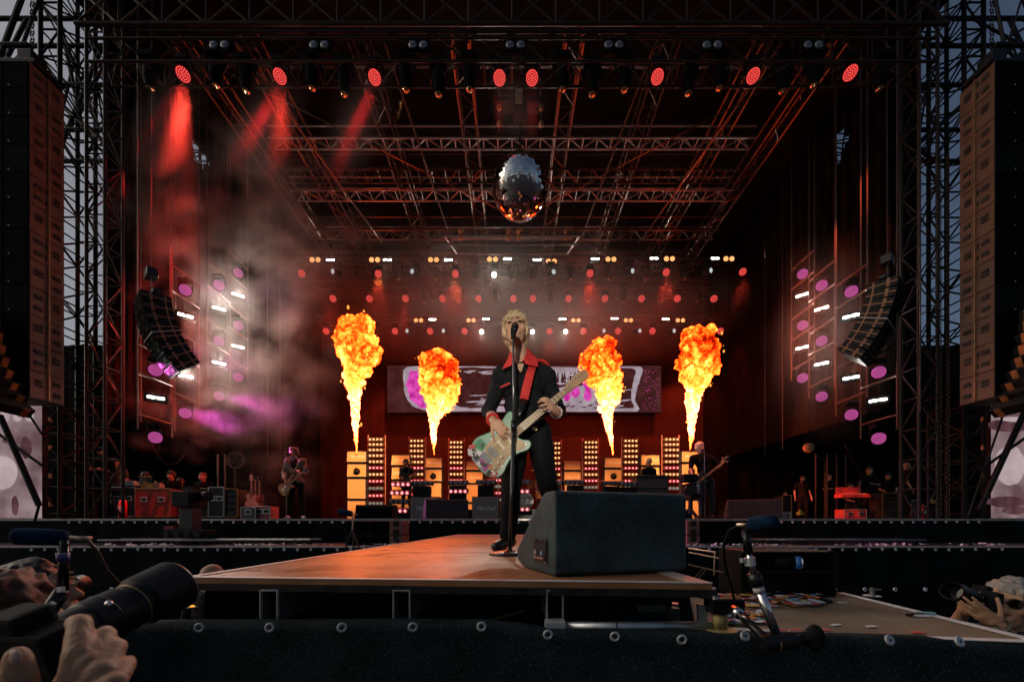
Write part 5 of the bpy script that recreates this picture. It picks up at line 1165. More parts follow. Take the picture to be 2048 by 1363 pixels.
for a in (-.02, -.11): MB().prism([(-.02, -.04), (.02, -.04), (.02, .04), (-.02, .04)], gp2(a, 0, .022), u2, v2, w2*.008).build('pickup', CHROME, g2)
MB().prism([(-.07, -.01), (.09, -.01), (.05, -.06), (-.05, -.07)], gp2(-.04, -.045, .022), u2, v2, w2*.004).build('pickguard', CREAM, g2)
def micstand(label, base, top, tip, boom=None):
    t = thing('microphone_stand', label, 'microphone stand', base)
    MB().lathe([(0, .13), (.015, .12), (.03, .02)], base, Z, 18).build('base', RUB, t); bar(t, 'tube', base, top, .012, mat('stand_tube', (.1, .11, .11), .3, .8), 8)
    if boom: bar(t, 'boom', top, boom, .009, MATS['stand_tube'], 8)
    m = thing('microphone', label.replace('stand', '').replace('  ', ' ').strip() + ' top', 'microphone', boom or top)
    e = boom or top; d = (V(tip) - V(e)).normalized(); MB().cyl(e, V(tip), .015, .02, 10).ell(tip, .028, n=12, m=8).build('handle', BLKG, m, smooth=True)
    return t
micstand('thin microphone stand before the guitarist in the olive jacket', V((P(573, 1036, 9.5).x, 9.5, ZS)), P(573, 910, 9.5), P(580, 908, 9.6), P(569, 904, 9.5))
J = floor_feet(PJ(9.5, head=(1400, 895), neck=(1402, 908), sh_a=(1385, 915), sh_b=(1421, 914), el_a=(1381, 938), wr_a=(1386, 954, -.2), el_b=(1440, 934, -.05), wr_b=(1445, 926, -.3), hip_a=(1404, 960), hip_b=(1420, 960), knee_a=(1402, 995), knee_b=(1423, 996), ankle_a=(1402, 1027), ankle_b=(1424, 1027), toe_a=(1398, 1031, -.17), toe_b=(1428, 1031, -.17)), ZS)
person('bassist with short bleached hair and black work shirt singing at the right microphone', J, V((.25, -1, .02)), vox=.016, slv=.75, hair=HAIRW, hs='thick', fat=1.06, legs=mat('navy_trousers', (.012, .016, .024), .8), hands=dict(a=dict(d=V((.25, -.1, -.5)), pn=(.3, 1, 0)), b=dict(d=V((-.05, -.3, .5)), pn=(-.4, 1, 0))))
g3, gp3, (u3, v3, w3) = guitar('dark bass guitar with chrome tuners played by the bassist', P(1398, 962, 9.2), P(1462, 911, 9.1) - P(1398, 962, 9.2), V((0, -1, .12)), BASSB, mat('bass_grey', (.03, .03, .032), .3, coat=.3), .66, .93, headm=BLKG, cat='bass guitar', tuners=4, detail=False)
MB().prism([(-.03, -.05), (.03, -.05), (.03, .05), (-.03, .05)], gp3(-.05, 0, .022), u3, v3, w3*.008).build('pickup', CHROME, g3)
micstand('slim microphone stand in front of the bassist', V((P(1410, 1036, 9.05).x, 9.05, ZS)), P(1409, 897, 9.05), P(1405, 900, 9.2))
struct(MB().box((.6, 15.0, ZS + .2), (11.2, 2.6, .4)).build('stage_riser', DECK))
J = floor_feet(PJ(13.9, head=(811.5, 925), neck=(813, 934.5), sh_a=(804, 939), sh_b=(823, 939), el_a=(801, 953), wr_a=(808, 960, -.25), el_b=(828, 951), wr_b=(822, 951, -.3), hip_a=(808, 966), hip_b=(818, 966), knee_a=(807, 990), knee_b=(819, 990), ankle_a=(806, 1012), ankle_b=(820, 1012), toe_a=(804, 1014, -.17), toe_b=(822, 1014, -.17)), ZS + .4)
person('dark-haired guitarist in glossy leather jacket on the riser', J, V((-.25, -1, .02)), vox=.018, slv=.6, jacket=mat('leather_jacket', (.02, .016, .014), .3), hs='thick', hair=HAIRD)
guitar('dark guitar of the musician in the leather jacket', P(810, 964, 13.6), P(832, 947, 13.55) - P(810, 964, 13.6), V((0, -1, .1)), LESP, BLKG, .46, 1.0, headm=BLKG, detail=False)
J = floor_feet(PJ(13.9, head=(1298, 924), neck=(1298, 934), sh_a=(1288, 939), sh_b=(1308, 939), el_a=(1285, 952, -.05), wr_a=(1291, 957, -.35), el_b=(1311, 952, -.05), wr_b=(1305, 957, -.35), hip_a=(1293, 965), hip_b=(1303, 965), knee_a=(1292, 990), knee_b=(1304, 990), ankle_a=(1291, 1012), ankle_b=(1305, 1012), toe_a=(1289, 1014, -.17), toe_b=(1307, 1014, -.17)), ZS + .4)
person('keyboard player with pale swept hair behind the dark console', J, V((-.1, -1, -.1)), vox=.018, slv=.7, hair=HAIRW, hs='thick')
# keyboard console
t = thing('keyboard_console', 'dark wooden keyboard console on the right of the riser', 'console', P(1302, 1010, 13.1)); c0, c1 = P(1272, 952, 13.1), P(1335, 978, 13.1)
DW = mat('dark_wood_console', (.07, .05, .045), .5, var=.3, scale=9)
MB().box(((c0.x+c1.x)/2, 13.3, (c1.z + ZS)/2 + .3), (c1.x-c0.x, .55, c0.z-ZS - .25)).build('body', DW, t, bevel=.01); MB().box(((c0.x+c1.x)/2, 13.28, c0.z), (c1.x-c0.x + .06, .62, .05)).build('top', DW, t, bevel=.008)
MB().box(((c0.x+c1.x)/2, 13.0, (c0.z+c1.z)/2 - .05), (c1.x-c0.x - .1, .03, .25)).build('front_panel', mat('console_front', (.10, .075, .07), .6, var=.3, scale=30), t)
# drum kit behind the singer
t = thing('drum_kit', 'drum kit with cymbals on the riser behind the singer', 'drum kit', (.4, 14.6, ZS + .4)); DR = mat('drum_shell', (.45, .16, .05), .25, var=.5, scale=9, coat=.5); HD = mat('drum_head', (.6, .52, .42), .5)
dc = V((.45, 14.2, ZS + .72))
MB().cyl(dc, dc + Y*.5, .3, .3, 24).build('kick_drum', DR, t, smooth=False); MB().cyl(dc - Y*.01, dc, .28, .28, 24).build('kick_head', HD, t); MB().ring(dc, Y, .3, .018, 24).build('hoop', CHROME, t)
for x, z, r in ((.15, 1.22, .15), (.72, 1.22, .16), (1.05, .85, .2), (-.2, 1.0, .17)):
    b0 = V((x, 14.45, ZS + z)); MB().cyl(b0, b0 + V((0, -.05, .24)), r, r, 18).build('tom', DR, t); MB().cyl(b0 + V((0, -.05, .24)), b0 + V((0, -.051, .25)), r*.96, r*.96, 18).build('tom_head', HD, t)
for x, z in ((-.5, 1.75), (1.35, 1.9), (.05, 1.95), (.9, 1.85)):
    b0 = V((x, 14.6, ZS + .4)); bar(t, 'stand', b0, V((x, 14.6, ZS + z)), .014, CHROME); MB().lathe([(0, .23), (.01, .22), (.04, .05), (.055, .02)], V((x, 14.6, ZS + z)), V((.1, -.25, 1)), 20).build('cymbal', mat('brass_cymbal', (.6, .4, .15), .3, .9), t, smooth=True)
# front row of bar lamps, consoles, grey cabinets
UG = 'unlit bar lamps along the front of the riser'
for i, (px, py, D, pr, yaw, lab) in enumerate(((801, 968, 11.6, bP, 0, 'top bar lamp of the short stack left of the left grey amplifier'), (799, 985, 11.6, bP, 0, 'red bar lamp second in the short stack beside the left grey amplifier'), (797, 1003, 11.6, bU, 0, 'grey unlit bar lamp third in the short stack beside the left grey amplifier'), (795, 1021, 11.6, bP, 0, 'lowest red bar lamp beside the left grey amplifier'),
        (845, 966, 11.7, bU, 0, 'unlit bar lamp on the left grey amplifier'), (916, 965, 12.2, bU, 0, 'unlit bar lamp between the two grey amplifiers'), (916, 982, 12.2, bP, 0, 'red bar lamp between the two grey amplifiers'), (972, 964, 12.2, bU, 0, 'unlit bar lamp on the right grey amplifier'),
        (1040, 964, 12.2, bU, 0, 'unlit bar lamp seen between the singer\'s legs'), (1040, 982, 12.2, bP, 0, 'upper red bar lamp seen between the singer\'s legs'), (1040, 1001, 12.2, bU, 0, 'lower unlit bar lamp seen between the singer\'s legs'), (1040, 1018, 12.2, bP, 0, 'lowest red bar lamp seen between the singer\'s legs'),
        (1106, 965, 12.6, bU, 0, 'unlit bar lamp just above the near monitor wedge'), (1150, 964, 12.4, bU, 0, 'unlit bar lamp under the centre-right orange stack'), (1222, 966, 12.2, bU, 12, 'unlit turned bar lamp right of centre'), (1256, 968, 12.0, bU, 16, 'unlit turned bar lamp beside the keyboard console'))):
    inst(pr, lab, P(px, py, D), Matrix.Rotation(R(yaw), 3, 'Z') @ Matrix.Rotation(R(12), 3, 'X'), UG)
    if i in (4, 5, 7, 12, 13, 14, 15):
        q = P(px, py + 6, D + .15); cube(None, 'lamp_stand', (q.x, q.y, (q.z + ZS)/2), (.5, .2, q.z-ZS), BLK); tag(bpy.data.objects[-1] if False else COL.objects[-1], lab.replace('bar lamp', 'black plinth') + ', below the lamp', 'plinth', 'lamp plinths along the riser')
cab(V((P(850, 1030, 11.5).x, 11.5, ZS)), .86, .68, .36, 'grey-fronted amplifier cabinet beside the left floor monitor', 0, .0, CABG, True, group='grey amplifier cabinets', lsz=.16)
cab(V((P(971, 1030, 11.7).x, 11.7, ZS)), .80, .70, .36, 'grey-fronted amplifier cabinet just left of the singer\'s legs', 0, .0, CABG, True, group='grey amplifier cabinets', lsz=.16)
for i, px in enumerate((727, 765)):
    D = 9.7; t = thing('low_speaker', ('low black speaker box at the stage edge, left of a pair', 'low black speaker box at the stage edge, right of a pair')[i], 'speaker', (P(px, 1030, D).x, D, ZS))
    MB().prism([(0, 0), (.5, 0), (.5, .36), (.12, .36)], V((P(px, 0, D).x - .23, D, ZS)), Y, Z, X*.455).build('cabinet', BLK, t, bevel=.01); cube(t, 'grille', (P(px, 0, D).x, D + .03, ZS + .17), (.42, .02, .26), PAF, Matrix.Rotation(R(-18), 3, 'X'))
def floor_monitor(label, px0, px1, D, side):
    x0, x1 = P(px0, 0, D).x, P(px1, 0, D).x; t = thing('floor_monitor', label, 'floor monitor', ((x0+x1)/2, D, ZS)); w_ = x1-x0
    rz = Matrix.Rotation(R(side*20), 3, 'Z'); c = V(((x0+x1)/2, D, ZS))
    pr = [(0, 0), (.62, 0), (.70, .10), (.22, .46), (0, .46)]; MON = mat('monitor_paint', (.03, .026, .03), .6, bump=.3, bscale=250)
    MB().prism(pr, c - rz @ X*w_/2, rz @ Y, Z, rz @ X*w_).build('cabinet', MON, t, bevel=.02)
    MB().box(c + rz @ V((side*(w_/2 + .004), .2, .22)), (.02, .14, .05), rz).build('handle', HOLE, t); MB().cyl(c + rz @ V((side*w_/2, .08, .06)), c + rz @ V((side*(w_/2 + .015), .08, .06)), .02, .02, 10).build('socket', BLKG, t)
floor_monitor('black floor monitor at the stage edge in front of the grey amplifiers', 852, 938, 9.35, 1); floor_monitor('black floor monitor at the stage edge right of the bassist', 1462, 1556, 9.35, -1)
# ================================================================ crew and gear in the wings
def sit(x, d, z, h, yaw, la='front', lb='front'):
    s = h/1.75; Rz = Matrix.Rotation(R(yaw), 3, 'Z'); J = stand(0, 0, 0, h, 0, la, lb)
    for k in J:
        if k.startswith(('hip', 'sh', 'neck', 'head', 'el', 'wr')): J[k].z -= .36*s
    for e, q in (('a', -1), ('b', 1)): J['knee_'+e] = V((q*.13, -.40, .56))*s; J['ankle_'+e] = V((q*.13, -.34, .09))*s; J['toe_'+e] = V((q*.14, -.52, .04))*s
    return {k: V((x, d, z)) + Rz @ p for k, p in J.items()}
def stool(label, x, d):
    t = thing('stool', label, 'stool', (x, d, ZS)); MB().cyl((x, d, ZS + .44), (x, d, ZS + .49), .17, .17, 16).build('seat', RUB, t)
    for a in range(4): bar(t, 'leg', (x + .1*math.cos(a*1.57 + .8), d + .1*math.sin(a*1.57 + .8), ZS + .44), (x + .2*math.cos(a*1.57 + .8), d + .2*math.sin(a*1.57 + .8), ZS), .012, DKSTEEL)
def crew(label, px, D, h=1.75, yaw=0, la='down', lb='down', seat=False, **k):
    x = (px-1024)/F*D; z = ZS
    J = sit(x, D, z, h, yaw, la, lb) if seat else stand(x, D, z, h, yaw, la, lb)
    if seat: stool('dark stool under the ' + label.split(' ')[0] + ' crew member ' + k.pop('where'), x, D)
    return person(label, J, FY(yaw) + V((0, 0, k.pop('tilt', 0))), vox=.02, slv=k.pop('slv', .7), group='crew in the wings', **k)
GREYT = mat('grey_print_tee', (.10, .085, .08), .85, var=.7, scale=18)
crew('bearded crewman in black cap with folded arms at the far left', 203, 10.3, 1.86, 15, 'cross', 'cross', hs='cap', hair=BLKG, beard=HAIRD, slv=.9, fat=1.15)
crew('crewman in patterned grey tee looking up behind the folded-arms man', 231, 11.2, 1.72, 40, 'front', 'front', shirt=GREYT, hs='short', tilt=.2)
crew('young crewman half hidden behind the laptop stand', 291, 11.6, 1.74, 5, 'front', 'front', seat=True, where='behind the laptop stand', hs='thick', hair=HAIRB)
crew('dark-haired crewman in printed black tee above the red road case', 343, 11.4, 1.74, 8, 'down', 'front', seat=True, where='behind the red road case', hs='thick')
crew('small fair crewman sitting between two others in the left wing', 361, 12.6, 1.66, -10, 'front', 'front', seat=True, where='between two others', hs='short', hair=HAIRB)
crew('crewman with glasses and lettered black tee above the open racks', 406, 11.6, 1.72, 0, 'front', 'front', seat=True, where='behind the open racks', hs='short', hair=HAIRB)
crew('bearded crewman with glasses standing in the right wing', 1605, 15.4, 1.76, -15, 'down', 'down', beard=HAIRD, hs='short')
crew('fair crewman with folded arms in front of a lamp in the right wing', 1657, 15.2, 1.80, 10, 'cross', 'cross', hs='short', hair=HAIRB)
crew('crewman bending behind the red keyboard in the right wing', 1700, 14.2, 1.68, 12, 'front', 'front', seat=True, where='behind the red keyboard', hs='short')
crew('crewman in printed tee holding a guitar upright in the right wing', 1738, 13.6, 1.82, -8, 'side', 'cross', hs='short', hair=HAIRB)
crew('crewman looking down behind the tool drawers in the right wing', 1776, 14.4, 1.74, -30, 'front', 'front', hs='short', tilt=-.3)
crew('bald heavy crewman in black tee drinking at the far right', 1812, 12.6, 1.84, 60, 'down', 'mouth', hs='none', fat=1.3, skin=SKIN2)
crew('distant seated crewman leftmost in the right wing', 1570, 17.6, 1.7, 0, seat=True, where='leftmost in the right wing', hs='short')
crew('distant crewman in the right wing behind the bearded man', 1586, 17.8, 1.72, 0, seat=True, where='behind the bearded man', hs='short', hair=HAIRB)
guitar('bass guitar held upright by the crewman in printed tee', P(1717, 1010, 13.2), Z, V((.2, -1, 0)), BASSB, BLKG, .62, .9, headm=BLKG, detail=False, cat='bass guitar', tuners=4)
GOLD = mat('brass_edging', (.55, .30, .10), .35, .7)
def case(label, px0, py0, px1, D, dp, m, edge=GOLD, open_=False, handles=2, drawers=0, wheels=True):
    x0, x1 = P(px0, 0, D).x, P(px1, 0, D).x; z1 = P(0, py0, D).z; z0 = ZS + (.08 if wheels else .005); t = thing('road_case', label, 'road case', ((x0+x1)/2, D, ZS)); w_ = x1-x0; h = z1-z0; c = V(((x0+x1)/2, D + dp/2, (z0+z1)/2))
    if open_:
        mb = MB(); th = .03
        mb.box(c + V((0, 0, h/2 - th/2)), (w_, dp, th)).box(c - V((0, 0, h/2 - th/2)), (w_, dp, th)).box(c + V((w_/2 - th/2, 0, 0)), (th, dp, h - 2*th)).box(c - V((w_/2 - th/2, 0, 0)), (th, dp, h - 2*th)).box(c + V((0, dp/2 - .01, 0)), (w_ - 2*th, .02, h - 2*th)).build('shell', m, t)
        n_ = max(2, int(h/.16))
        for k in range(n_): cube(t, 'rack_unit', (c.x, D + .05, z0 + th + (k+.5)*(h-2*th)/n_), (w_ - 2*th - .01, .04, (h-2*th)/n_ - .03), mat('rack_unit', (.03, .03, .032), .4, .3))
    else: MB().box(c, (w_, dp, h)).build('shell', m, t, bevel=.006)
    e = .012
    for sx in (-1, 1): bar(t, 'edging', V((c.x + sx*w_/2, D, z0)), V((c.x + sx*w_/2, D, z1)), e, edge)
    for zz in (z0, z1): bar(t, 'edging', V((x0, D, zz)), V((x1, D, zz)), e, edge)
    for k in range(handles if not open_ else 0):
        hx = x0 + w_*(k+.5)/handles if handles > 1 else c.x
        q = MB(); q.box((hx, D - .008, c.z + h*.12), (.17, .012, .13)).build('handle_plate', EYE, t); cube(t, 'handle', (hx, D - .018, c.z + h*.12), (.11, .012, .07), HOLE)
    for k in range(drawers): cube(t, 'drawer', (c.x, D - .012, z0 + (k+.5)*h/drawers), (w_ - .1, .02, h/drawers - .03), mat('drawer_grey', (.06, .06, .06), .5, .2)); bar(t, 'drawer_pull', (x0 + .07, D - .03, z0 + (k+.85)*h/drawers), (x1 - .07, D - .03, z0 + (k+.85)*h/drawers), .01, GOLD)
    if wheels:
        for sx in (-1, 1):
            for sy in (.12, .88): MB().cyl((c.x + sx*(w_/2 - .1) - .02, D + dp*sy, ZS + .04), (c.x + sx*(w_/2 - .1) + .02, D + dp*sy, ZS + .04), .04, .04, 12).build('castor', RUB, t)
    return t
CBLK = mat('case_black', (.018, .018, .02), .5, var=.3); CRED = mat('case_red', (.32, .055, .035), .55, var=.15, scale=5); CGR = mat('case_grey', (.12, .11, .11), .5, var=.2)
case('black road case with lid and two handles at the far left', 222, 974, 270, 10.4, .6, CBLK, EYE)
case('dark red road case with two silver handles', 271, 977, 341, 10.3, .6, CRED)
case('small open rack between the red case and the remote camera', 344, 985, 366, 10.6, .5, CBLK, open_=True); case('open brass-edged rack behind the remote camera', 388, 976, 416, 10.6, .5, CBLK, open_=True)
case('tall plain black case in the left wing', 417, 974, 447, 10.5, .5, CBLK, EYE); case('tall brass-framed case in the left wing', 449, 977, 475, 10.5, .5, CBLK, open_=True)
case('small grey case beside the guitar rack', 482, 1014, 511, 10.3, .4, CGR, EYE, wheels=False, handles=1); case('small red-lit case below the spare guitars', 513, 1012, 540, 10.4, .4, mat('case_red_light_tint', (.55, .12, .12), .5), EYE, wheels=False, handles=2)  # red light on the second small case put into its colour
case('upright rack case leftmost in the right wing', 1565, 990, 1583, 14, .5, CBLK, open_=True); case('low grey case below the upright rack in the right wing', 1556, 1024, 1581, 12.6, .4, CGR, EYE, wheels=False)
case('red low case under the red keyboard', 1689, 1018, 1733, 13.0, .4, mat('case_red_light_tint2', (.5, .08, .09), .5), EYE, wheels=False); case('brass-edged tool chest with drawers in the right wing', 1765, 985, 1796, 12.9, .5, CBLK, drawers=6, handles=0)
case('small striped red case beside the far right extinguisher', 1823, 1000, 1836, 12.9, .4, CRED, EYE, drawers=4, handles=0, wheels=False)
t = thing('keyboard', 'red keyboard in its open case on a stand in the right wing', 'keyboard', P(1706, 1000, 13)); KR = mat('keyboard_red', (.4, .06, .07), .45)
a, b_ = P(1682, 996, 13), P(1731, 975, 13); MB().box(((a.x+b_.x)/2, 13.2, (a.z+b_.z)/2 + .1), (b_.x-a.x, .04, .22)).build('lid', KR, t); MB().box(((a.x+b_.x)/2, 13.05, a.z + .08), (b_.x-a.x + .1, .35, .12)).build('body', KR, t, bevel=.01)
mb = MB()
for k in range(24): mb.box((a.x + .03 + k*(b_.x-a.x - .06)/24, 12.95, a.z + .145), ((b_.x-a.x - .06)/24 - .004, .12, .015))
stuff(mb.build('keys', WHITE, t))
for sx in (-1, 1): bar(t, 'leg', ((a.x+b_.x)/2 - sx*.3, 13.05, a.z + .02), ((a.x+b_.x)/2 + sx*.3, 13.05, ZS), .018, DKSTEEL)
def extinguisher(label, px, D):
    x = (px-1024)/F*D; t = thing('fire_extinguisher', label, 'fire extinguisher', (x, D, ZS)); RD = mat('extinguisher_red', (.55, .02, .02), .35)
    MB().lathe([(0, .075), (.02, .085), (.40, .085), (.47, .06), (.50, .03), (.53, .03)], (x, D, ZS), Z, 18).build('tank', RD, t, smooth=True); MB().box((x, D, ZS + .56), (.05, .12, .04)).cyl((x, D, ZS + .53), (x, D, ZS + .58), .02, .02, 8).build('valve', BLK, t)
    MB().tube([(x - .03, D - .03, ZS + .55), (x - .13, D - .05, ZS + .45), (x - .10, D - .06, ZS + .15)], .012, 6).build('hose', RUB, t); MB().box((x, D - .083, ZS + .27), (.09, .012, .12)).build('label_patch', WHITE, t)
extinguisher('red fire extinguisher before the black road case on the left', 246, 9.9); extinguisher('red fire extinguisher at the far right of the stage', 1843, 12.2)
# things on the cases
t = thing('laptop_stand', 'open laptop on a raised stand above the red case', 'laptop', P(291, 975, 10.8)); c = P(291, 962, 10.8)
MB().box(c, (.34, .02, .24), Matrix.Rotation(R(-18), 3, 'X')).build('screen', BLK, t, bevel=.004); MB().box(c + V((0, -.02, .13)), (.36, .04, .02)).build('lid_edge', GOLD, t); MB().box(c + V((0, -.12, -.16)), (.34, .24, .02)).build('keyboard', BLK, t); bar(t, 'leg', c + V((0, -.1, -.17)), c + V((0, -.1, -.32)), .02, DKSTEEL)
for i, (px, py, sx, m, lab) in enumerate(((262, 967, .3, EYE, 'pale mixer edge on the black road case'), (300, 972, .34, GOLD, 'tangle of gear on the red road case'), (318, 971, .16, mat('cream_box', (.5, .36, .25), .5), 'cream box on the red road case'), (250, 962, .18, mat('red_book', (.4, .08, .05), .5), 'open red folder behind the black road case'), (1600, 1026, .12, mat('yellow_tag', (.6, .4, .05), .5), 'yellow striped cable drum in the right wing'), (1862, 1003, .1, mat('yellow_tag', (.6, .4, .05), .5), 'small yellow tag near the far right tower'))):
    c = P(px, py, 10.5 if px < 1000 else 12.4); mb = MB(); mb.box(c, (sx, .16, .09)).box(c + V((sx*.1, .0, .06)), (sx*.5, .1, .04)).cyl(c + V((-sx*.3, -.05, .04)), c + V((-sx*.3, -.05, .12)), .03, .03, 8)
    o = mb.build('desk_gear', m); tag(o, lab, 'equipment')
    if px > 1000: o.location.z += 0
# spare guitars on a rack
t = thing('guitar_rack', 'low rack holding spare guitars in the left wing', 'rack', P(508, 1033, 10.8))
bar(t, 'rail', P(490, 1002, 10.8), P(530, 1002, 10.8), .02, DKSTEEL)
for px in (490, 530): bar(t, 'leg', P(px, 1000, 10.8), V((P(px, 0, 10.8).x, 10.8, ZS)), .02, DKSTEEL)
for i, (px, m) in enumerate(((503, mat('cream_guitar', (.55, .45, .3), .35)), (511, BURST), (519, mat('brown_guitar', (.14, .06, .03), .35)))):
    guitar(('cream spare guitar on the rack, first of three', 'sunburst spare guitar on the rack, middle of three', 'brown spare guitar on the rack, last of three')[i], P(px, 1000, 10.7 + i*.12), V((-.06, .1, 1)), V((.3, -1, .1)), LESP, m, .46, .95, headm=m if i == 0 else BLKG, detail=False)
t = thing('round_fan', 'round caged fan hanging on a stand in the left wing', 'fan', P(470, 1030, 12)); c = P(470, 919, 12)
MB().ring(c, Y, .24, .02, 24).ring(c + Y*.08, Y, .24, .012, 24).build('cage', OR, t); bar(t, 'pole', c - Z*.24, V((c.x, 12, ZS)), .02, DKSTEEL)
for a in range(5): MB().box(c + V((.1*math.cos(a*1.257), .04, .1*math.sin(a*1.257))), (.16, .01, .07), Matrix.Rotation(-a*1.257, 3, 'Y')).build('blade', BLK, t)
t = thing('arm_lamp', 'orange-lit lamp head on a bent arm in the right wing', 'lamp', P(1640, 1030, 14)); c = P(1616, 897, 14)
MB().lathe([(-.16, .05), (-.1, .12), (.1, .17), (.13, .17)], c, V((-.5, -1, .3)), 16).build('head', mat('lamp_tan', (.5, .28, .12), .5), t, smooth=True); bar(t, 'arm', c + V((.06, 0, -.1)), P(1650, 921, 14), .03, DKSTEEL); bar(t, 'pole', P(1650, 921, 14), V((P(1650, 0, 14).x, 14, ZS)), .03, DKSTEEL)
for i, px in enumerate((1631, 1654, 1673, 1691, 450, 436)):
    D = 13.6 if px > 1000 else 11.4; o = bar(None, 'scaffold_pole', V(((px-1024)/F*D, D, ZS)), P(px, 908, D), .022, OR); tag(o, ('thin pole beside the lamp arm in the right wing', 'thin pole behind the fair crewman in the right wing', 'thin pole right of the fair crewman', 'thin pole left of the red keyboard', 'thin pole right of the crewman with glasses, left wing', 'thin pole behind the crewman with glasses, left wing')[i], 'pole', 'thin poles in the wings')
for i, px in enumerate((1872, 1888)):
    mb = MB(); x = (px-1024)/F*9.1
    for k in range(150): mb.ring((x, 9.02, ZS + .03 + k*.055), (1, 0, 0) if k % 2 else (0, 1, 0), .032, .011, 8, 4)
    o = stuff(mb.build('motor_chain', mat('chain_steel', (.10, .07, .05), .4, .8))); tag(o, ('long motor chain hanging beside the right tower, inner one', 'long motor chain hanging beside the right tower, outer one')[i], 'chain')
for i, (a, b_, s_) in enumerate(((P(1690, 890, 12), P(1760, 985, 12.3), .2), (P(1745, 890, 11), P(1835, 905, 11), .25), (P(300, 880, 11), P(372, 905, 11.5), .5), (P(520, 800, 12.2), P(500, 915, 12.3), -.1), (P(330, 740, 10.5), P(318, 900, 11), -.2))):
    o = MB().tube(sag(a, b_, s_), .022, 6).build('loose_cable', RUB, smooth=True); tag(o, ('loop of black cable behind the tool drawers', 'sagging black cable near the right tower', 'sagging black cable above the crew in the left wing', 'cable dropping beside the fan in the left wing', 'cable dropping below the left wing array')[i], 'cable')
for s in (-1, 1):
    nm = 'left' if s < 0 else 'right'
    hang('low_wing_drape', f'black cloth closing the rear of the {nm} wing at floor level', (s*9.95, 15.2 if s < 0 else 18.3, 0), (s*9.95, 20.9, 0), ZS, 5.0, 10, .05, DRAPE); hang('wing_backdrop', f'black backdrop behind the crew of the {nm} wing', (s*9.95, 18.6, 0), (s*17, 15.5, 0), ZS, 7.0, 14, .05, DRAPE)
# ================================================================ smoke drifting in the beams
def smoke(label, c, r, dens, scale, col=(.85, .8, .76), seed=0.0, lo=.40, hi=.75, rot=None, flat=False):
    m = bpy.data.materials.new('smoke'); m.use_nodes = True; n = m.node_tree; n.nodes.remove(n.nodes['Principled BSDF'])
    vo = n.nodes.new('ShaderNodeVolumePrincipled'); vo.inputs['Color'].default_value = (*col, 1); vo.inputs['Anisotropy'].default_value = .25
    tc = n.nodes.new('ShaderNodeTexCoord'); no = n.nodes.new('ShaderNodeTexNoise'); no.noise_dimensions = '4D'; no.inputs['W'].default_value = seed
    no.inputs['Scale'].default_value = scale; no.inputs['Detail'].default_value = 3.5; no.inputs['Distortion'].default_value = .4; n.links.new(tc.outputs['Object'], no.inputs['Vector'])
    mr = n.nodes.new('ShaderNodeMapRange'); mr.inputs[1].default_value = lo; mr.inputs[2].default_value = hi; mr.inputs[3].default_value = 0; mr.inputs[4].default_value = dens; n.links.new(no.outputs[0], mr.inputs[0])
    ln = n.nodes.new('ShaderNodeVectorMath'); ln.operation = 'LENGTH'; 
    n2 = n.nodes.new('ShaderNodeTexNoise'); n2.noise_dimensions = '4D'; n2.inputs['W'].default_value = seed + 9; n2.inputs['Scale'].default_value = scale*.8; n2.inputs['Detail'].default_value = 1; n.links.new(tc.outputs['Object'], n2.inputs['Vector'])
    sb = n.nodes.new('ShaderNodeVectorMath'); sb.operation = 'SUBTRACT'; sb.inputs[1].default_value = (.5, .5, .5); n.links.new(n2.outputs['Color'], sb.inputs[0])
    ml = n.nodes.new('ShaderNodeVectorMath'); ml.operation = 'MULTIPLY_ADD'; ml.inputs[1].default_value = (.9, .9, .9); n.links.new(sb.outputs[0], ml.inputs[0]); n.links.new(tc.outputs['Object'], ml.inputs[2]); n.links.new(ml.outputs[0], ln.inputs[0])
    l2 = n.nodes.new('ShaderNodeVectorMath'); l2.operation = 'LENGTH'; n.links.new(tc.outputs['Object'], l2.inputs[0])
    m2 = n.nodes.new('ShaderNodeMath'); m2.operation = 'POWER'; m2.inputs[1].default_value = 4; n.links.new(l2.outputs['Value'], m2.inputs[0]); mx = n.nodes.new('ShaderNodeMath'); mx.operation = 'MAXIMUM'; n.links.new(ln.outputs['Value'], mx.inputs[0]); n.links.new(m2.outputs[0], mx.inputs[1])
    fa = n.nodes.new('ShaderNodeMapRange'); fa.interpolation_type = 'SMOOTHSTEP'; fa.inputs[1].default_value = .0; fa.inputs[2].default_value = 1.0; fa.inputs[3].default_value = 1; fa.inputs[4].default_value = 0; n.links.new(mx.outputs[0], fa.inputs[0])
    mu = n.nodes.new('ShaderNodeMath'); mu.operation = 'MULTIPLY'; n.links.new(mr.outputs[0], mu.inputs[0]); n.links.new(fa.outputs[0], mu.inputs[1]); n.links.new(mu.outputs[0], vo.inputs['Density'])
    if flat: n.links.remove(vo.inputs['Density'].links[0]); vo.inputs['Density'].default_value = dens
    n.links.new(vo.outputs[0], n.nodes['Material Output'].inputs['Volume'])
    o = MB().ell((0, 0, 0), 1.0, n=20, m=12).build('smoke', m); o.matrix_world = Matrix.Translation(c) @ (rot.to_4x4() if rot else Matrix()) @ Matrix.Diagonal((*r, 1))
    stuff(o); tag(o, label, 'smoke'); return o
smoke('soft brown smoke drifting under the roof at the left wing', P(430, 480, 11.4), (5.2, 2.4, 3.2), 1.5, 3.2, seed=1, lo=.50, hi=.80)
smoke('pale smoke around the lamps of the left wing', P(500, 680, 11.2), (3.2, 2.2, 3.4), 1.1, 3.0, seed=2, lo=.49, hi=.80)
smoke('magenta-lit smoke below the left wing lamps', P(430, 815, 10.6), (2.8, 1.6, 1.7), 1.1, 2.6, seed=3, lo=.45, hi=.8)
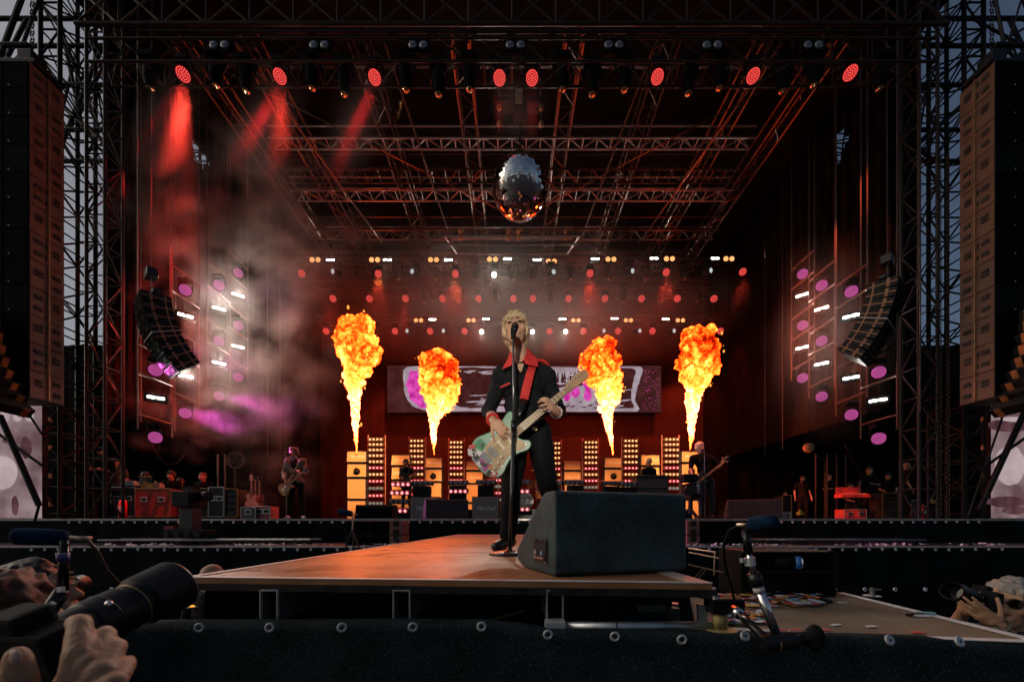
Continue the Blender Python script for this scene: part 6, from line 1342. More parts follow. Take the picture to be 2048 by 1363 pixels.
smoke('red-lit smoke puff in the second red beam from the left', P(520, 262, 8.95), (.8, .6, 2.0), .40, 1.3, seed=4, lo=.2, hi=.8, rot=Matrix.Rotation(R(26), 3, 'Y'))
smoke('red-lit smoke in the third red beam from the left', P(716, 258, 8.95), (.75, .6, 1.9), .30, 1.3, seed=5, lo=.2, hi=.8, rot=Matrix.Rotation(R(26), 3, 'Y'))
smoke('faint red-lit smoke in the leftmost red beam', P(330, 240, 8.9), (.75, .6, 1.7), .22, 1.3, seed=6, lo=.2, hi=.8, rot=Matrix.Rotation(R(30), 3, 'Y'))
smoke('faint red-lit smoke above the mirror ball', P(1031, 215, 8.85), (.9, .5, 1.2), .25, 1.3, seed=7, lo=.2, hi=.8)
smoke('thin smoke added to give the rear lamp rows a glow', P(1010, 590, 16.4), (11, 2.6, 3.6), .30, 1.6, seed=8, lo=.1, hi=.9)  # volume added so the rear lamps get halos
smoke('thin smoke drifting left of the tallest flame', P(640, 560, 14.2), (2.6, 1.4, 3.2), .22, 2.0, seed=10, lo=.42, hi=.72)
smoke('red haze low beside the left guitarist', P(550, 950, 11), (1.6, .9, 1.2), .35, 2.0, seed=9)
smoke('thin smoke added to give the right wing lamps a glow', P(1660, 680, 10.3), (1.9, 1.6, 3.0), .22, 2.0, seed=12, lo=.1, hi=.9)  # put in for a lamp glow on this side
# ================================================================ near monitor wedge
WP = cloth_mat('glint_speckled_black', (.036, .060, .066), 200); WP.node_tree.nodes['Principled BSDF'].inputs['Roughness'].default_value = .5; WP.node_tree.nodes['Principled BSDF'].inputs['Specular IOR Level'].default_value = .2  # glints painted as pale specks, teal skylight tinted into the black
t = thing('monitor_wedge', 'big black textured stage monitor wedge on the catwalk in the foreground', 'floor monitor', (.37, 1.55, ZP))
c0 = V((.150, 1.372, 0)); c1 = V((.672, 1.531, 0)); ux = (c1-c0).normalized(); vy = V((-ux.y, ux.x, 0)); wl = (c1-c0).length
prof = [(0, 0), (.235, 0), (.262, .028), (.262, .052), (.085, .292), (.06, .30), (.015, .30), (0, .285)]
prof = [(0, .012), (.012, 0), (.36, 0), (.43, .022), (.445, .065), (.125, .288), (.10, .298), (.012, .298), (0, .286)]
o = MB().prism(prof, V((c0.x, c0.y, ZP + .004)), vy, Z, ux*wl).build('cabinet', WP, t, bevel=.012, seg=3)
for p in o.data.polygons: p.use_smooth = True
pl = lambda a, z, off: V((c0.x, c0.y, ZP + .004)) + vy*a + Z*z - ux*off
# handle cup with connectors on the left cheek
mb = MB(); A, B_ = .07, .20
MB().prism([(A, .035), (B_, .035), (B_, .125), (A, .125)], pl(0, 0, .0), vy, Z, -ux*.005).build('handle_plate', BLKG, t, bevel=.002)
MB().prism([(A + .012, .046), (B_ - .012, .046), (B_ - .012, .112), (A + .012, .112)], pl(0, 0, .0052), vy, Z, -ux*.001).build('handle_recess', HOLE, t)
MB().cyl(pl(A + .012, .054, .010), pl(B_ - .012, .054, .010), .005, .005, 8).build('grip', mat('grip_copper', (.2, .09, .05), .4), t)
for a, m in ((A + .035, mat('blue_tag', (.3, .45, .55), .5)), (B_ - .030, mat('white_red_tag', (.6, .45, .42), .5))): MB().box(pl(a, .074, .0075), (.012, .012, .016), Matrix((vy, ux, Z)).transposed()).build('connector', m, t)
for a in (A + .006, (A+B_)/2, B_ - .006):
    for z in (.041, .119): MB().ell(pl(a, z, .006), .0028, n=6, m=4).build('screw', CHROME, t)
# baffle grille on the far slope
n_ = vy*.226 + Z*.187; q0 = pl(.445, .065, 0); q1 = pl(.125, .288, 0); nn_ = (q1-q0).cross(ux).normalized(); nn_ = nn_ if nn_.y > 0 else -nn_
a_, b2 = q0.lerp(q1, .06) + ux*.02, q0.lerp(q1, .94) + ux*.02; e_ = ux*(wl - .04)
MB().add([p + nn_*.004 for p in (a_, b2, b2 + e_, a_ + e_)] + [p + nn_*.001 for p in (a_, b2, b2 + e_, a_ + e_)], [(0, 1, 2, 3), (0, 4, 5, 1), (1, 5, 6, 2), (2, 6, 7, 3), (3, 7, 4, 0)]).build('grille', PAF, t)
# ================================================================ steel tube, base plate and clamp
t = thing('scaffold_tube', 'horizontal galvanised steel tube under the front of the catwalk', 'pipe', P(1250, 1256, 1.24))
MB().cyl(P(1127, 1253, 1.245), P(1425, 1252, 1.245), .0165, .0165, 20, True).build('tube', GALV, t, smooth=True); MB().box(P(1110, 1250, 1.245), (.062, .05, .034)).build('coupler', ALUE, t, bevel=.003)
for px in (1231,): MB().ring(P(px, 1254, 1.245), X, .0175, .0022, 18, 6).cyl(P(px - 1, 1264, 1.215), P(px, 1275, 1.155), .0015, .0015, 6).build('cable_tie', RUB, t)
MB().prism([(-.012, -.03), (.012, -.03), (.02, .02), (-.016, .03)], P(1406, 1226, 1.25), X, Z, Y*.012).build('gusset', GALV, t)
t = thing('jack_base', 'yellow screw-jack base plate holding a black clamp at the deck corner', 'scaffold base', P(1440, 1268, 1.235)); YP = mat('worn_yellow_paint', (.36, .30, .12), .5, .2, var=.6, scale=40)
jb = P(1440, 1262, 1.235)
MB().lathe([(0, .052), (.006, .052), (.009, .045), (.010, .02)], jb, Z, 28).build('plate', YP, t, smooth=False); MB().cyl(jb + Z*.008, jb + Z*.065, .021, .021, 18).build('stub', YP, t, smooth=True)
MB().box(jb + V((.012, 0, .082)), (.098, .06, .045)).build('clamp', BLKG, t, bevel=.004); MB().cyl(jb + V((-.012, -.0, .104)), jb + V((-.012, -.0, .112)), .020, .020, 18).build('cap', CHROME, t, smooth=False)
cube(t, 'wood_strip', jb + V((.02, -.02, .107)), (.06, .012, .004), mat('raw_wood', (.4, .22, .1), .6))
# ================================================================ blue windshield microphones
FOAM = mat('blue_foam', (.006, .026, .06), .95, spec=.1, var=.3, scale=60, bump=.6, bscale=400)
def foam_mic(label, a, b, r, D1):
    a, b = V(a), V(b); d = (b-a); L = d.length; d.normalize(); t = thing('shotgun_microphone', label, 'microphone', a)
    MB().lathe([(0, r*.55), (.004, r*.8), (L*.1, r*.95), (L*.5, r), (L*.88, r*.98), (L*.97, r*.7), (L, r*.25)], a, d, 22).build('windshield', FOAM, t, smooth=True)
    MB().cyl(a, a - d*L*.42, r*.28, r*.24, 12).build('barrel', mat('mic_nickel', (.55, .42, .32), .35, .9), t, smooth=True)
    return t, a - d*L*.42, d
t, tail, d = foam_mic('blue foam-covered microphone on the short stand at the right', P(1497, 1048, .98), P(1556, 1043, .93), .0185, 1)
foot = P(1553, 1268, .985); st = thing('short_microphone_stand', 'short chrome and black microphone stand clamped at the near right', 'microphone stand', foot)
pv = P(1491, 1060, .985)
MB().cyl(foot, P(1519, 1182, .985), .0105, .0105, 16).build('chrome_tube', CHROME, st, smooth=True); MB().cyl(P(1519, 1182, .985), P(1515, 1171, .985), .0135, .0125, 16).build('nut', WHITE, st, smooth=True); MB().cyl(P(1515, 1171, .985), P(1507, 1146, .985), .0155, .0155, 16).build('sleeve', mat('sleeve_black', (.02, .02, .02), .25, .4), st, smooth=True)
MB().cyl(P(1507, 1146, .985), P(1497, 1105, .985), .008, .007, 12).build('upper_tube', CHROME, st, smooth=True); MB().cyl(P(1497, 1105, .985), pv, .0105, .009, 12).build('swivel_arm', BLKG, st, smooth=True)
MB().cyl(P(1501, 1130, .985), P(1499, 1114, .985), .0125, .0125, 10).box(P(1494, 1120, .985), (.03, .012, .01)).build('joint', EYE, st); MB().box(pv + V((.008, 0, .008)), (.022, .02, .02)).build('clip', RUB, st, bevel=.003)
fb = P(1558, 1284, .985)
MB().cyl(fb + V((-.052, -.01, -.002)), fb + V((.036, 0, .006)), .022, .022, 18).build('clamp_body', BLKG, st, bevel=.004); MB().ring(fb + V((-.012, -.005, 0)), X, .0222, .0012, 18, 5).build('clamp_ring', GOLD, st); MB().cyl(fb + V((.036, 0, .006)), fb + V((.066, 0, .01)), .011, .011, 10).build('clamp_bolt', BLK, st)
MB().ell(fb + V((.088, 0, .012)), (.022, .022, .034), n=10, m=7).cyl(fb + V((.06, 0, .01)), fb + V((.10, 0, .02)), .016, .02, 10).build('wing_knob', RUB, st, smooth=True)
MB().cyl(P(1472, 1221, 1.12), P(1532, 1277, .985), .0115, .0105, 14).build('boom_arm', BLKG, st, smooth=True); MB().cyl(P(1468, 1218, 1.13), P(1480, 1229, 1.1), .0145, .0145, 14).build('boom_collar', CHROME, st, smooth=True)
o = MB().tube([P(1476, 1052, 1.0), P(1458, 1060, 1.0), P(1447, 1090, 1.02), P(1450, 1130, 1.06), P(1462, 1170, 1.1), P(1470, 1205, 1.12)], .0035, 8).build('microphone_cable', RUB, smooth=True); tag(o, 'thin black cable hanging from the blue microphone on the right', 'cable')
t, tail, d = foam_mic('dark blue foam-covered microphone on the stand at the far left', P(138, 1075, 1.02), P(20, 1071, .97), .0215, 1)
st = thing('short_microphone_stand', 'dark microphone stand leaning at the far left behind the photographer\'s camera', 'microphone stand', P(95, 1240, .99)); 
MB().cyl(P(128, 1080, 1.0), P(126, 1180, 1.0), .009, .011, 12).build('upper_tube', BLKG, st, smooth=True); MB().cyl(P(126, 1180, 1.0), P(82, 1244, .98), .0155, .0165, 14).build('sleeve', BLKG, st, smooth=True); MB().cyl(P(126, 1106, 1.0), P(126, 1122, 1.0), .0125, .0125, 12).build('collar', mat('purple_collar', (.05, .04, .2), .4), st, smooth=True)
MB().cyl(P(126, 1105, 1.0), P(126, 1107, 1.0), .0135, .0135, 12).build('ring', EYE, st); MB().box(P(96, 1221, .965), (.012, .006, .05), Matrix.Rotation(R(34), 3, 'Y')).build('paper_tag', EYE, st); MB().box(P(122, 1178, .985), (.008, .012, .012)).build('latch', WHITE, st)
o = MB().tube([P(142, 1074, 1.0), P(175, 1080, 1.0), P(196, 1103, 1.02), P(215, 1140, 1.05), P(238, 1164, 1.1)], [.006, .005, .0035, .003, .003], 8).build('microphone_cable', mat('cable_brown', (.09, .05, .035), .5), smooth=True); tag(o, 'thin brown cable curving down from the microphone at the far left', 'cable')
D = 6.6; t, tail, d = foam_mic('blue foam microphone low on the catwalk edge, left of the singer', P(704, 1027, D), P(676, 1022, D), .055, 1)
st = thing('tripod_stand', 'small dark tripod under the distant blue microphone', 'tripod', P(706, 1100, D)); bar(st, 'tube', P(706, 1030, D), P(704, 1064, D), .016, CHROME); 
for a in (-14, 4, 16): bar(st, 'leg', P(704, 1060, D), P(704 + a, 1098, D - abs(a)*.01), .014, DKSTEEL)
# ================================================================ black tray with bottle, rails
t = thing('equipment_tray', 'black open-fronted tray box standing on the front deck at the right', 'equipment box', P(1576, 1192, 1.86)); TB_ = mat('tray_black', (.010, .010, .010), .45, spec=.2, var=.3, scale=12)
a, b_ = P(1484, 1102, 1.83), P(1671, 1193, 1.83); w_, h = b_.x-a.x, a.z-b_.z; cx, cz = (a.x+b_.x)/2, (a.z+b_.z)/2; th = .008; dp = .20
for nm_, c, s_ in (('top', (cx, 1.83 + dp/2, a.z), (w_, dp, th)), ('bottom', (cx, 1.83 + dp/2, b_.z), (w_, dp, th)), ('side', (a.x, 1.83 + dp/2, cz), (th, dp, h - th)), ('side', (b_.x, 1.83 + dp/2, cz), (th, dp, h - th)), ('back', (cx, 1.83 + dp*.62, cz), (w_ - th, th, h - th)), ('shelf', (cx, 1.83 + .05, cz + .012), (w_ - 2*th, .09, .007))): cube(t, nm_, c, s_, TB_)
cube(t, 'worn_edge', (cx - .02, 1.826, a.z + .001), (w_*.92, .004, .004), mat('worn_brass', (.5, .34, .22), .5, .4))
bt = thing('drink_bottle', 'blue-banded can lying in the black tray', 'bottle', P(1600, 1125, 1.86)); c = P(1600, 1125, 1.825)
MB().cyl(c + V((-.10, .03, 0)), c + V((-.02, .008, 0)), .030, .030, 18).build('body', RUB, bt, smooth=True); MB().cyl(c + V((-.02, .008, 0)), c, .031, .031, 18).build('band', mat('blue_band', (.03, .16, .45), .35), bt, smooth=True); MB().ring(c, V((1, -.3, 0)), .027, .004, 18, 6).build('rim', CHROME, bt); MB().lathe([(-.004, .025), (-.002, .02)], c, V((1, -.3, 0)), 14).build('end', DKSTEEL, bt)
t = thing('edge_rails', 'orange-lit parallel metal rails behind the monitor wedge', 'rail', P(1430, 1120, 2)); RM = mat('rail_orange_light_tint', (.42, .3, .2), .35, .7)  # orange light on the edges put into the metal colour
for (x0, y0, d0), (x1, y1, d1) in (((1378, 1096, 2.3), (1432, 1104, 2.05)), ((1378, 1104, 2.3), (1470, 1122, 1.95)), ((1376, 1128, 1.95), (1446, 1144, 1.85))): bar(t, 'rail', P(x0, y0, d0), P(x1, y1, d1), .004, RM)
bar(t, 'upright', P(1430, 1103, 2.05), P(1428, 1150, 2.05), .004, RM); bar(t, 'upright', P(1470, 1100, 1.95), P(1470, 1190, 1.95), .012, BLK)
for k in range(4): a = ((1386, 1158), (1404, 1138), (1411, 1140), (1393, 1160)); bar(t, 'clip', P(*a[k], 1.72), P(*a[(k+1) % 4], 1.72), .0012, RM)
# paper confetti and scraps on the front deck
DECKP = lambda px, py: P(px, py, (ZC-ZD)*F/(py-HY))
cols_ = [(.55, .05, .04), (.6, .42, .05), (.62, .6, .62), (.1, .35, .5), (.65, .2, .04), (.6, .55, .6), (.5, .08, .12)]
rr = random.Random(9)
for ci, cc in enumerate(cols_):
    mb = MB()
    for k in range(26):
        px, py = (rr.gauss(1480, 38), rr.uniform(1188, 1250)) if k < 17 else (rr.uniform(1540, 1640), rr.uniform(1192, 1214)); p = DECKP(px, py); p.z = ZD + .003 + rr.uniform(0, .012); a = rr.uniform(0, 6); s_ = rr.uniform(.008, .022)
        n2 = rr.choice((4, 8)); vs = []
        for q in range(n2):
            g_ = 2*math.pi*q/n2 + a; r_ = s_*(1 if n2 == 8 else rr.uniform(.8, 1.5)); vs.append(p + V((math.cos(g_)*r_, math.sin(g_)*r_*1.4, rr.uniform(0, .006))))
        mb.add(vs + [v - Z*.0008 for v in vs], [tuple(range(n2)), tuple(range(n2, 2*n2))[::-1]])
    o = stuff(mb.build('paper_scraps', mat(f'paper_{ci}', cc, .7, var=.1))); tag(o, ('red', 'yellow', 'white', 'blue', 'orange', 'pale', 'crimson')[ci] + ' paper scraps scattered on the front deck', 'confetti')
for i, (px, py, a) in enumerate(((1672, 1251, .3), (1742, 1254, .2), (1685, 1206, .05), (1640, 1203, -.2), (1790, 1213, .1))):
    p = DECKP(px, py); o = MB().box((p.x, p.y, ZD + .004), (.035, .013, .002), a).build('paper_strip', WHITE); tag(o, ('white paper strip near the front tape, left one', 'white paper strip near the front tape, right one', 'white paper strip beside the black tray', 'thin paper strip under the black tray', 'white paper strip near the right edge tape')[i], 'paper')
for i, px in enumerate((1562, 1594, 1627, 1651, 1839)):
    p = DECKP(px, 1263 if px < 1800 else 1268); mb = MB(); r_ = .021; vs = [V((p.x + math.cos(k*.449)*r_, p.y + math.sin(k*.449)*r_*.9, ZD + .0062)) for k in range(8)]
    o = MB().add(vs + [v - Z*.002 for v in vs], [tuple(range(8)), tuple(range(8, 16))[::-1]] + [(k, 8+k, 8+(k+1) % 8, (k+1) % 8) for k in range(8)]).build('paper_petal', mat('red_petal', (.6, .06, .06), .6)); tag(o, f'red round confetti petal on the front tape, {ORD[i]} from the left', 'confetti', 'red petals on the front tape')
p = DECKP(1830, 1232); t = thing('pliers', 'small blue-handled tool lying on the front deck', 'tool', (p.x, p.y, ZD)); MB().box((p.x, p.y, ZD + .008), (.07, .012, .01), .2).build('jaw', BLKG, t, bevel=.002); MB().box((p.x + .05, p.y + .008, ZD + .009), (.05, .02, .012), -.15).build('handle', mat('teal_handle', (.2, .4, .45), .5), t, bevel=.003); MB().box((p.x + .01, p.y - .012, ZD + .006), (.05, .008, .006), -.3).build('clip', WHITE, t)
o = MB().tube([V((1.335 + .025*math.cos(k*.5), 1.72 + .05*math.sin(k*.5), ZD + .006 + .003*(k % 3))) for k in range(26)], .004, 6).build('coiled_cable', RUB); tag(o, 'coil of thin black cable under the black tray', 'cable')
t = thing('deck_jack', 'small grey screw jack standing in the pit behind the front deck', 'scaffold base', P(1742, 1190, 2.6)); c = P(1744, 1190, 2.6); MB().cyl(c, c + Z*.05, .014, .014, 10).lathe([(-.004, .05), (0, .05)], c, Z, 18).box(c + V((.03, 0, .04)), (.06, .01, .01)).build('jack', GALV, t)
# ================================================================ subwoofers, dolly camera below the stage
def subs(label, px0, px1, py0, py1, D, red):
    a, b_ = P(px0, py0, D), P(px1, py1, D); t = thing('subwoofer_stack', label, 'subwoofer', ((a.x+b_.x)/2, D, b_.z)); w_ = (b_.x-a.x); h = (a.z-b_.z)
    for r_ in range(2):
        for k in range(2): cube(t, 'cabinet', (a.x + w_*(k+.5)/2, D + .3, b_.z + h*(r_+.5)/2), (w_/2 - .02, .6, h/2 - .02), BLK, bev=.01); cube(t, 'grille', (a.x + w_*(k+.5)/2, D - .006, b_.z + h*(r_+.5)/2), (w_/2 - .06, .014, h/2 - .06), PAF)
    SR = mat('sub_side_red_light_tint', (.22, .09, .07), .5); x = b_.x if red > 0 else a.x  # red light on the subwoofers' side put into this colour
    for r_ in range(2):
        c = V((x + red*.12, D + .1, b_.z + h*(r_+.5)/2)); s_ = thing('horn_speaker', label.split(' black')[0] + f' horn speaker painted as red-lit beside the subwoofers, {"lower" if r_ == 0 else "upper"} one', 'speaker', c); MB().box(c, (.24, .5, h/2 - .02)).build('cabinet', SR, s_, bevel=.01)
        for dz in (-.08, .08): MB().cyl(c + V((0, -.252, dz)), c + V((0, -.26, dz)), .06, .06, 14).build('port', HOLE, s_)
subs('left pair of black subwoofers stacked below the stage edge', 690, 784, 1040, 1100, 7.6, 1); subs('right pair of black subwoofers stacked below the stage edge', 1392, 1486, 1040, 1100, 7.6, -1)
def dolly(label, px, D, zb, up):
    x = (px-1024)/F*D; t = thing('remote_camera', label, 'television camera', (x, D, zb)); DG = mat('dolly_grey', (.028, .030, .029), .5)
    MB().box((x, D, zb + .14), (.75, .4, .1)).build('trolley', BLK, t, bevel=.01)
    for k in range(4): MB().cyl((x - .3 + k*.2, D - .22, zb + .1), (x - .3 + k*.2, D - .18, zb + .1), .06, .06, 14).build('wheel', DKSTEEL, t)
    MB().box((x, D, zb + .2 + up/2), (.26, .24, up)).build('column', DG, t, bevel=.01); c = V((x, D, zb + .2 + up + .18))
    MB().box(c, (.34, .5, .3)).build('camera_body', BLK, t, bevel=.02); MB().cyl(c + V((.16, .0, .06)), c + V((.42, -.08, .06)), .09, .10, 16).build('lens', BLKG, t); MB().box(c + V((.1, -.1, .2)), (.2, .2, .08)).build('monitor', BLKG, t)
    MB().box((x - .28, D - .1, zb + .24), (.2, .16, .06)).build('cloth', mat('red_rag', (.4, .05, .05), .8), t)
dolly('remote camera on a grey column riding the track below the left wing', 381, 8.0, ZT + .1, .42)
for i, (x0, x1) in enumerate(((-8, -3.9), (3.3, 8))):
    t = thing('camera_track', ('left length of camera dolly track below the stage', 'right length of camera dolly track below the stage')[i], 'track', ((x0+x1)/2, 7.9, ZT))
    for y in (7.7, 8.15): bar(t, 'rail', (x0, y, ZT + .09), (x1, y, ZT + .09), .025, mat('track_steel', (.16, .16, .16), .35, .8), 8)
    for k in range(9): cube(t, 'sleeper', (x0 + (x1-x0)*(k+.5)/9, 7.92, ZT + .035), (.08, .6, .06), BLK)
t = thing('broadcast_camera', 'broadcast camera on a stand in front of the bassist', 'television camera', P(1380, 1036, 9.1)); c = P(1381, 982, 9.0)
MB().box(c + V((.05, .1, 0)), (.22, .5, .38)).build('camera_body', BLK, t, bevel=.02); MB().cyl(c + V((-.08, -.1, .02)), c + V((-.14, -.35, .02)), .11, .12, 16).build('lens', BLKG, t); MB().box(c + V((-.02, .05, .3)), (.32, .25, .18)).build('viewfinder', BLK, t, bevel=.02); MB().box(c + V((.1, -.16, .05)), (.05, .03, .22)).build('label_strip', mat('label_grey', (.35, .35, .35), .5), t)
bar(t, 'column', c - Z*.15, V((c.x, c.y, ZS + .1)), .05, BLK, 10)
for a in range(3): bar(t, 'leg', V((c.x, c.y, ZS + .25)), V((c.x + .3*math.cos(a*2.09 + .5), c.y + .3*math.sin(a*2.09 + .5), ZS)), .02, BLK)
# ================================================================ photographers
def slr(label, eye, front, r, up=Z):
    """stills camera with lens: eye end, front end of the hood"""
    eye, front = V(eye), V(front); d = (front-eye).normalized(); u, v = orth(d); L = (front-eye).length; t = thing('camera', label, 'camera', eye); B = basis(d, up)
    q = lambda x, y, z: eye + B @ V((x, y, z))
    MB().box(q(0, .03, -.005), (.14, .06, .10), B).box(q(0, .03, .055), (.06, .055, .035), B).box(q(.055, .055, -.005), (.035, .04, .10), B).build('camera_body', RUB, t, bevel=.008)
    MB().lathe([(.05, r*.72), (.08, r*.78), (L*.36, r*.80), (L*.38, r*.86), (L*.60, r*.86), (L*.62, r*.80), (L*.70, r*.82), (L*.72, r*.98), (L*.985, r*1.06), (L, r*1.02), (L*.995, r*.94), (L*.75, r*.84), (L*.745, .003)], eye, d, 36).build('lens', mat('lens_black', (.006, .008, .011), .42, spec=.25), t, smooth=False)
    MB().ring(eye + d*L*.66, d, r*.815, .0016, 30, 6).build('lens_ring', mat('gold_ring', (.3, .2, .08), .4, .6), t); MB().ring(eye + d*L*.48, d, r*.862, .0012, 30, 6).build('zoom_ring_edge', DKSTEEL, t); MB().lathe([(L*.747, r*.82), (L*.748, r*.5)], eye, d, 24).build('front_glass', mat('front_glass', (.02, .015, .02), .05), t)
    return t, B, d
# near left: big lens and gripping hand
cm, CB, cdr = slr('large black telephoto camera held up by the nearest photographer', P(20, 1325, .60), P(352, 1168, .86), .051)
MB().ell(P(218, 1207, .66), (.006, .006, .006), n=8, m=6).build('release_button', CHROME, cm, smooth=True)
t = thing('person', 'hand of the nearest photographer gripping the large camera', 'person', P(180, 1420, .5)); mb = MB()
Hk = [(160, 1246, .545), (212, 1270, .56), (234, 1294, .55), (252, 1332, .535)]          # knuckles nearest the lens
tip = [(137, 1243, .575), (200, 1262, .60), (224, 1288, .60), (246, 1322, .585)]
base = [(156, 1312, .515), (180, 1325, .515), (204, 1342, .51), (226, 1368, .50)]
wrist = P(150, 1440, .50)
for i in range(4):
    r_ = (.0135, .0122, .0118, .0108)[i]; K, B0, T = P(*Hk[i]), P(*base[i]), P(*tip[i]); mb.rc(B0, K, r_*1.18, r_, 12); mb.rc(K, T + V((-.004, .012, -.004)), r_, r_*.86, 12); mb.rc(wrist, B0, .026, .0155, 12)
mb.rc(P(118, 1420, .50), P(150, 1345, .52), .022, .016); mb.ell(P(170, 1372, .515), (.036, .022, .034)); mb.rc(P(205, 1385, .51), wrist, .026, .03); mb.rc(wrist, P(120, 1640, .44), .031, .04); mb.rc(P(45, 1420, .485), P(38, 1350, .475), .0185, .0165); mb.rc(P(38, 1350, .475), P(36, 1312, .475), .0165, .0125); mb.rc(P(45, 1420, .485), wrist, .02, .03)
remesh(mb, 'hand', .0032, mat('near_skin', (.37, .20, .12), .55, var=.14, scale=35, bump=.25, bscale=160, spec=.3), t, 3, lambda co: .0008*noise.noise(co*70))
MB().ell(P(31, 1313, .462), (.0075, .003, .009), n=10, m=6).build('thumb_nail', mat('nail', (.55, .36, .28), .35), t, smooth=True)
def bust(label, head, look, yaw, hair, hs, shirt, s=1.0, arms=None, beard=None, skin=SKIN, hands=None):
    """photographer in the pit: standing figure whose head is at a given point"""
    J = stand(0, 0, 0, 1.75*s, yaw); d = V(head) - J['head']
    for k in J: J[k] = J[k] + d
    dz = J['ankle_a'].z - .09                              # crouch: bend the knees so that the feet reach the pit floor
    Rz = Matrix.Rotation(R(yaw), 3, 'Z')
    hip = (J['hip_a'] + J['hip_b'])/2
    for e, q in (('a', -1), ('b', 1)):
        hz = J['hip_'+e].z; J['knee_'+e] = J['hip_'+e] + Rz @ V((q*.06, -.34, 0)); J['knee_'+e].z = max(.3, min(hz*.62, .5)); J['ankle_'+e] = J['hip_'+e] + Rz @ V((q*.06, .02, 0)); J['ankle_'+e].z = .09; J['toe_'+e] = J['ankle_'+e] + Rz @ V((q*.03, -.17, 0)); J['toe_'+e].z = .04
        if arms: J['el_'+e], J['wr_'+e] = V(arms[e][0]), V(arms[e][1])
    return person(label, J, look, vox=.006 if hs == 'short' else .009, slv=.7, shirt=shirt, hair=hair, hs=hs, beard=beard, sc_=s, skin=skin, hands=hands, group='photographers in the pit')
# right photographer with glasses
pr, _, PB = bust('grey-haired photographer with glasses aiming a camera at the far right', P(2018, 1208, 2.06), V((-.88, -.50, .10)), -62, HAIRG, 'short', mat('navy_jacket', (.015, .022, .035), .7), 1.0, skin=SKIN,
    arms=dict(a=(P(2042, 1302, 1.92), P(1998, 1250, 1.88)), b=(P(1905, 1262, 2.25), P(1926, 1224, 2.1))),
    hands=dict(a=dict(d=P(1956, 1222, 1.90) - P(1998, 1250, 1.88), pn=(.2, .75, .7), thumb=-1, curl=(6, 10, 8), td=(.1, .1, 1), s=.98), b=dict(d=P(1932, 1196, 2.02) - P(1926, 1224, 2.1), pn=(.6, -.3, .3), thumb=1, curl=(20, 40, 30))))
slr('black stills camera held to the eye by the photographer with glasses', P(1968, 1200, 2.06), P(1902, 1180, 1.97), .044)
hcp = P(2018, 1208, 2.06); g0 = lambda x, y, z: hcp + PB @ V((x, y, z))
GLS = mat('glass_lens', (.9, .9, .9), .03); GLS.node_tree.nodes['Principled BSDF'].inputs['Transmission Weight'].default_value = 1.0; GLS.node_tree.nodes['Principled BSDF'].inputs['IOR'].default_value = 1.08
t = thing('glasses', 'dark-rimmed glasses worn by the photographer on the right', 'glasses', hcp)
for e in (-1, 1):
    c = g0(e*.034, .094, .008); MB().ring(c, PB @ V((0, 1, 0)), .024, .0028, 18, 6).build('rim', BLKG, t, smooth=True); bar(t, 'temple', g0(e*.060, .09, .012), g0(e*.078, .0, .008), .0026, BLKG); MB().lathe([(0, .022), (.001, .022)], c, PB @ V((0, 1, 0)), 16).build('pane', GLS, t)
bar(t, 'bridge', g0(-.012, .098, .010), g0(.012, .098, .010), .0026, BLKG)
t = thing('wrist_watch', 'wrist watch with pale dial on the right photographer\'s arm', 'watch', P(1985, 1252, 1.8)); c = P(1988, 1257, 1.82); ax = (P(1992, 1244, 1.84) - P(2040, 1300, 1.86)).normalized()
MB().ring(P(2000, 1252, 1.882), ax, .034, .007, 20, 6).build('strap', mat('watch_strap', (.14, .13, .08), .6), t, smooth=True); MB().lathe([(0, .019), (.006, .019), (.008, .016)], c, V((-.35, -1, -.25)), 18).build('case', DKSTEEL, t); MB().lathe([(.0082, .0155), (.009, .015)], c, V((-.35, -1, -.25)), 18).build('dial', mat('watch_dial', (.5, .38, .25), .4), t)
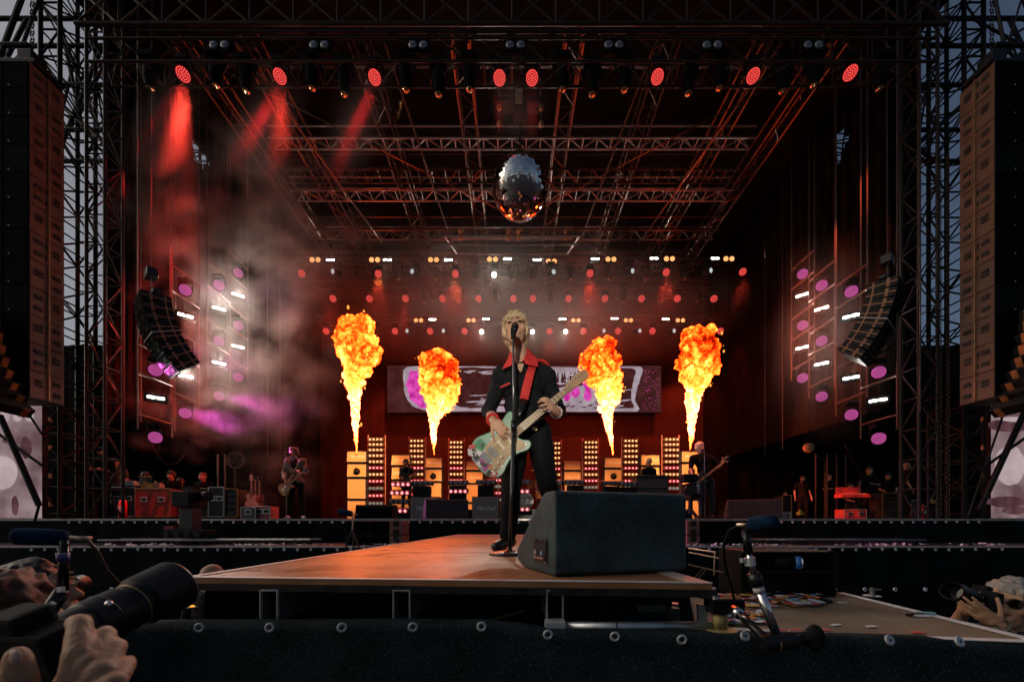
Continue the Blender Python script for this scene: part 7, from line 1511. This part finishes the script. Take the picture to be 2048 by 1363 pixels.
# left photographers
bust('photographer with camera to the eye at the far left', P(80, 1186, 1.55), V((.9, .35, .2)), 112, HAIRD, 'short', BLACKC, .98, arms=dict(a=(P(110, 1262, 1.65), P(142, 1212, 1.6)), b=(P(70, 1270, 1.5), P(88, 1215, 1.5))), hands=dict(a=dict(d=P(134, 1192, 1.62) - P(142, 1212, 1.6), pn=(-.5, -.3, .4), thumb=1, curl=(20, 35, 30)), b=dict(d=P(98, 1188, 1.53) - P(88, 1215, 1.5), pn=(.6, .2, .3), thumb=-1, curl=(30, 45, 30))))
slr('black camera held by the far left photographer', P(100, 1190, 1.58), P(160, 1168, 1.78), .042)
bust('reddish curly-haired photographer at the lower left edge, seen from behind', P(14, 1236, 1.12), V((.5, 1, .1)), 160, mat('auburn_hair', (.10, .035, .02), .6, var=.5, scale=50), 'thick', BLACKC, 1.0)
bust('bald-headed spectator whose crown shows behind the catwalk', P(428, 1154, 3.6), V((.3, 1, .2)), 170, HAIRG, 'none', BLACKC, 1.0)
t = thing('floor_lamp_dot', 'tiny amber indicator lamp in the dark under the catwalk', 'lamp', P(384, 1211, 2.2)); MB().ell(P(384, 1211, 2.2), (.016, .01, .006), n=10, m=6).build('bulb', emat('amber_dot', (1, .35, .05), 1.5, False), t); MB().box(P(384, 1216, 2.2), (.05, .03, .015)).build('housing', BLK, t)
t = thing('under_stage_prop', 'pale green metal prop lying under the catwalk', 'prop', P(1010, 1232, 1.7)); bar(t, 'tube', P(975, 1240, 1.5), P(1046, 1220, 1.9), .006, mat('green_alu', (.3, .36, .2), .5, .4)); bar(t, 'strut', P(977, 1240, 1.5), P(982, 1217, 1.55), .003, DKSTEEL)
t = thing('under_stage_box', 'grey steel bracket frame under the right of the catwalk', 'bracket', P(1310, 1230, 1.7)); MB().box(P(1300, 1215, 1.75), (.12, .04, .03)).box(P(1345, 1228, 1.75), (.05, .04, .06)).build('bracket', mat('green_grey_steel', (.14, .16, .13), .6, .3), t); MB().box(P(1300, 1195, 1.8), (.16, .1, .06)).build('box', BLK, t)
bpy.data.scenes.remove(TMP)
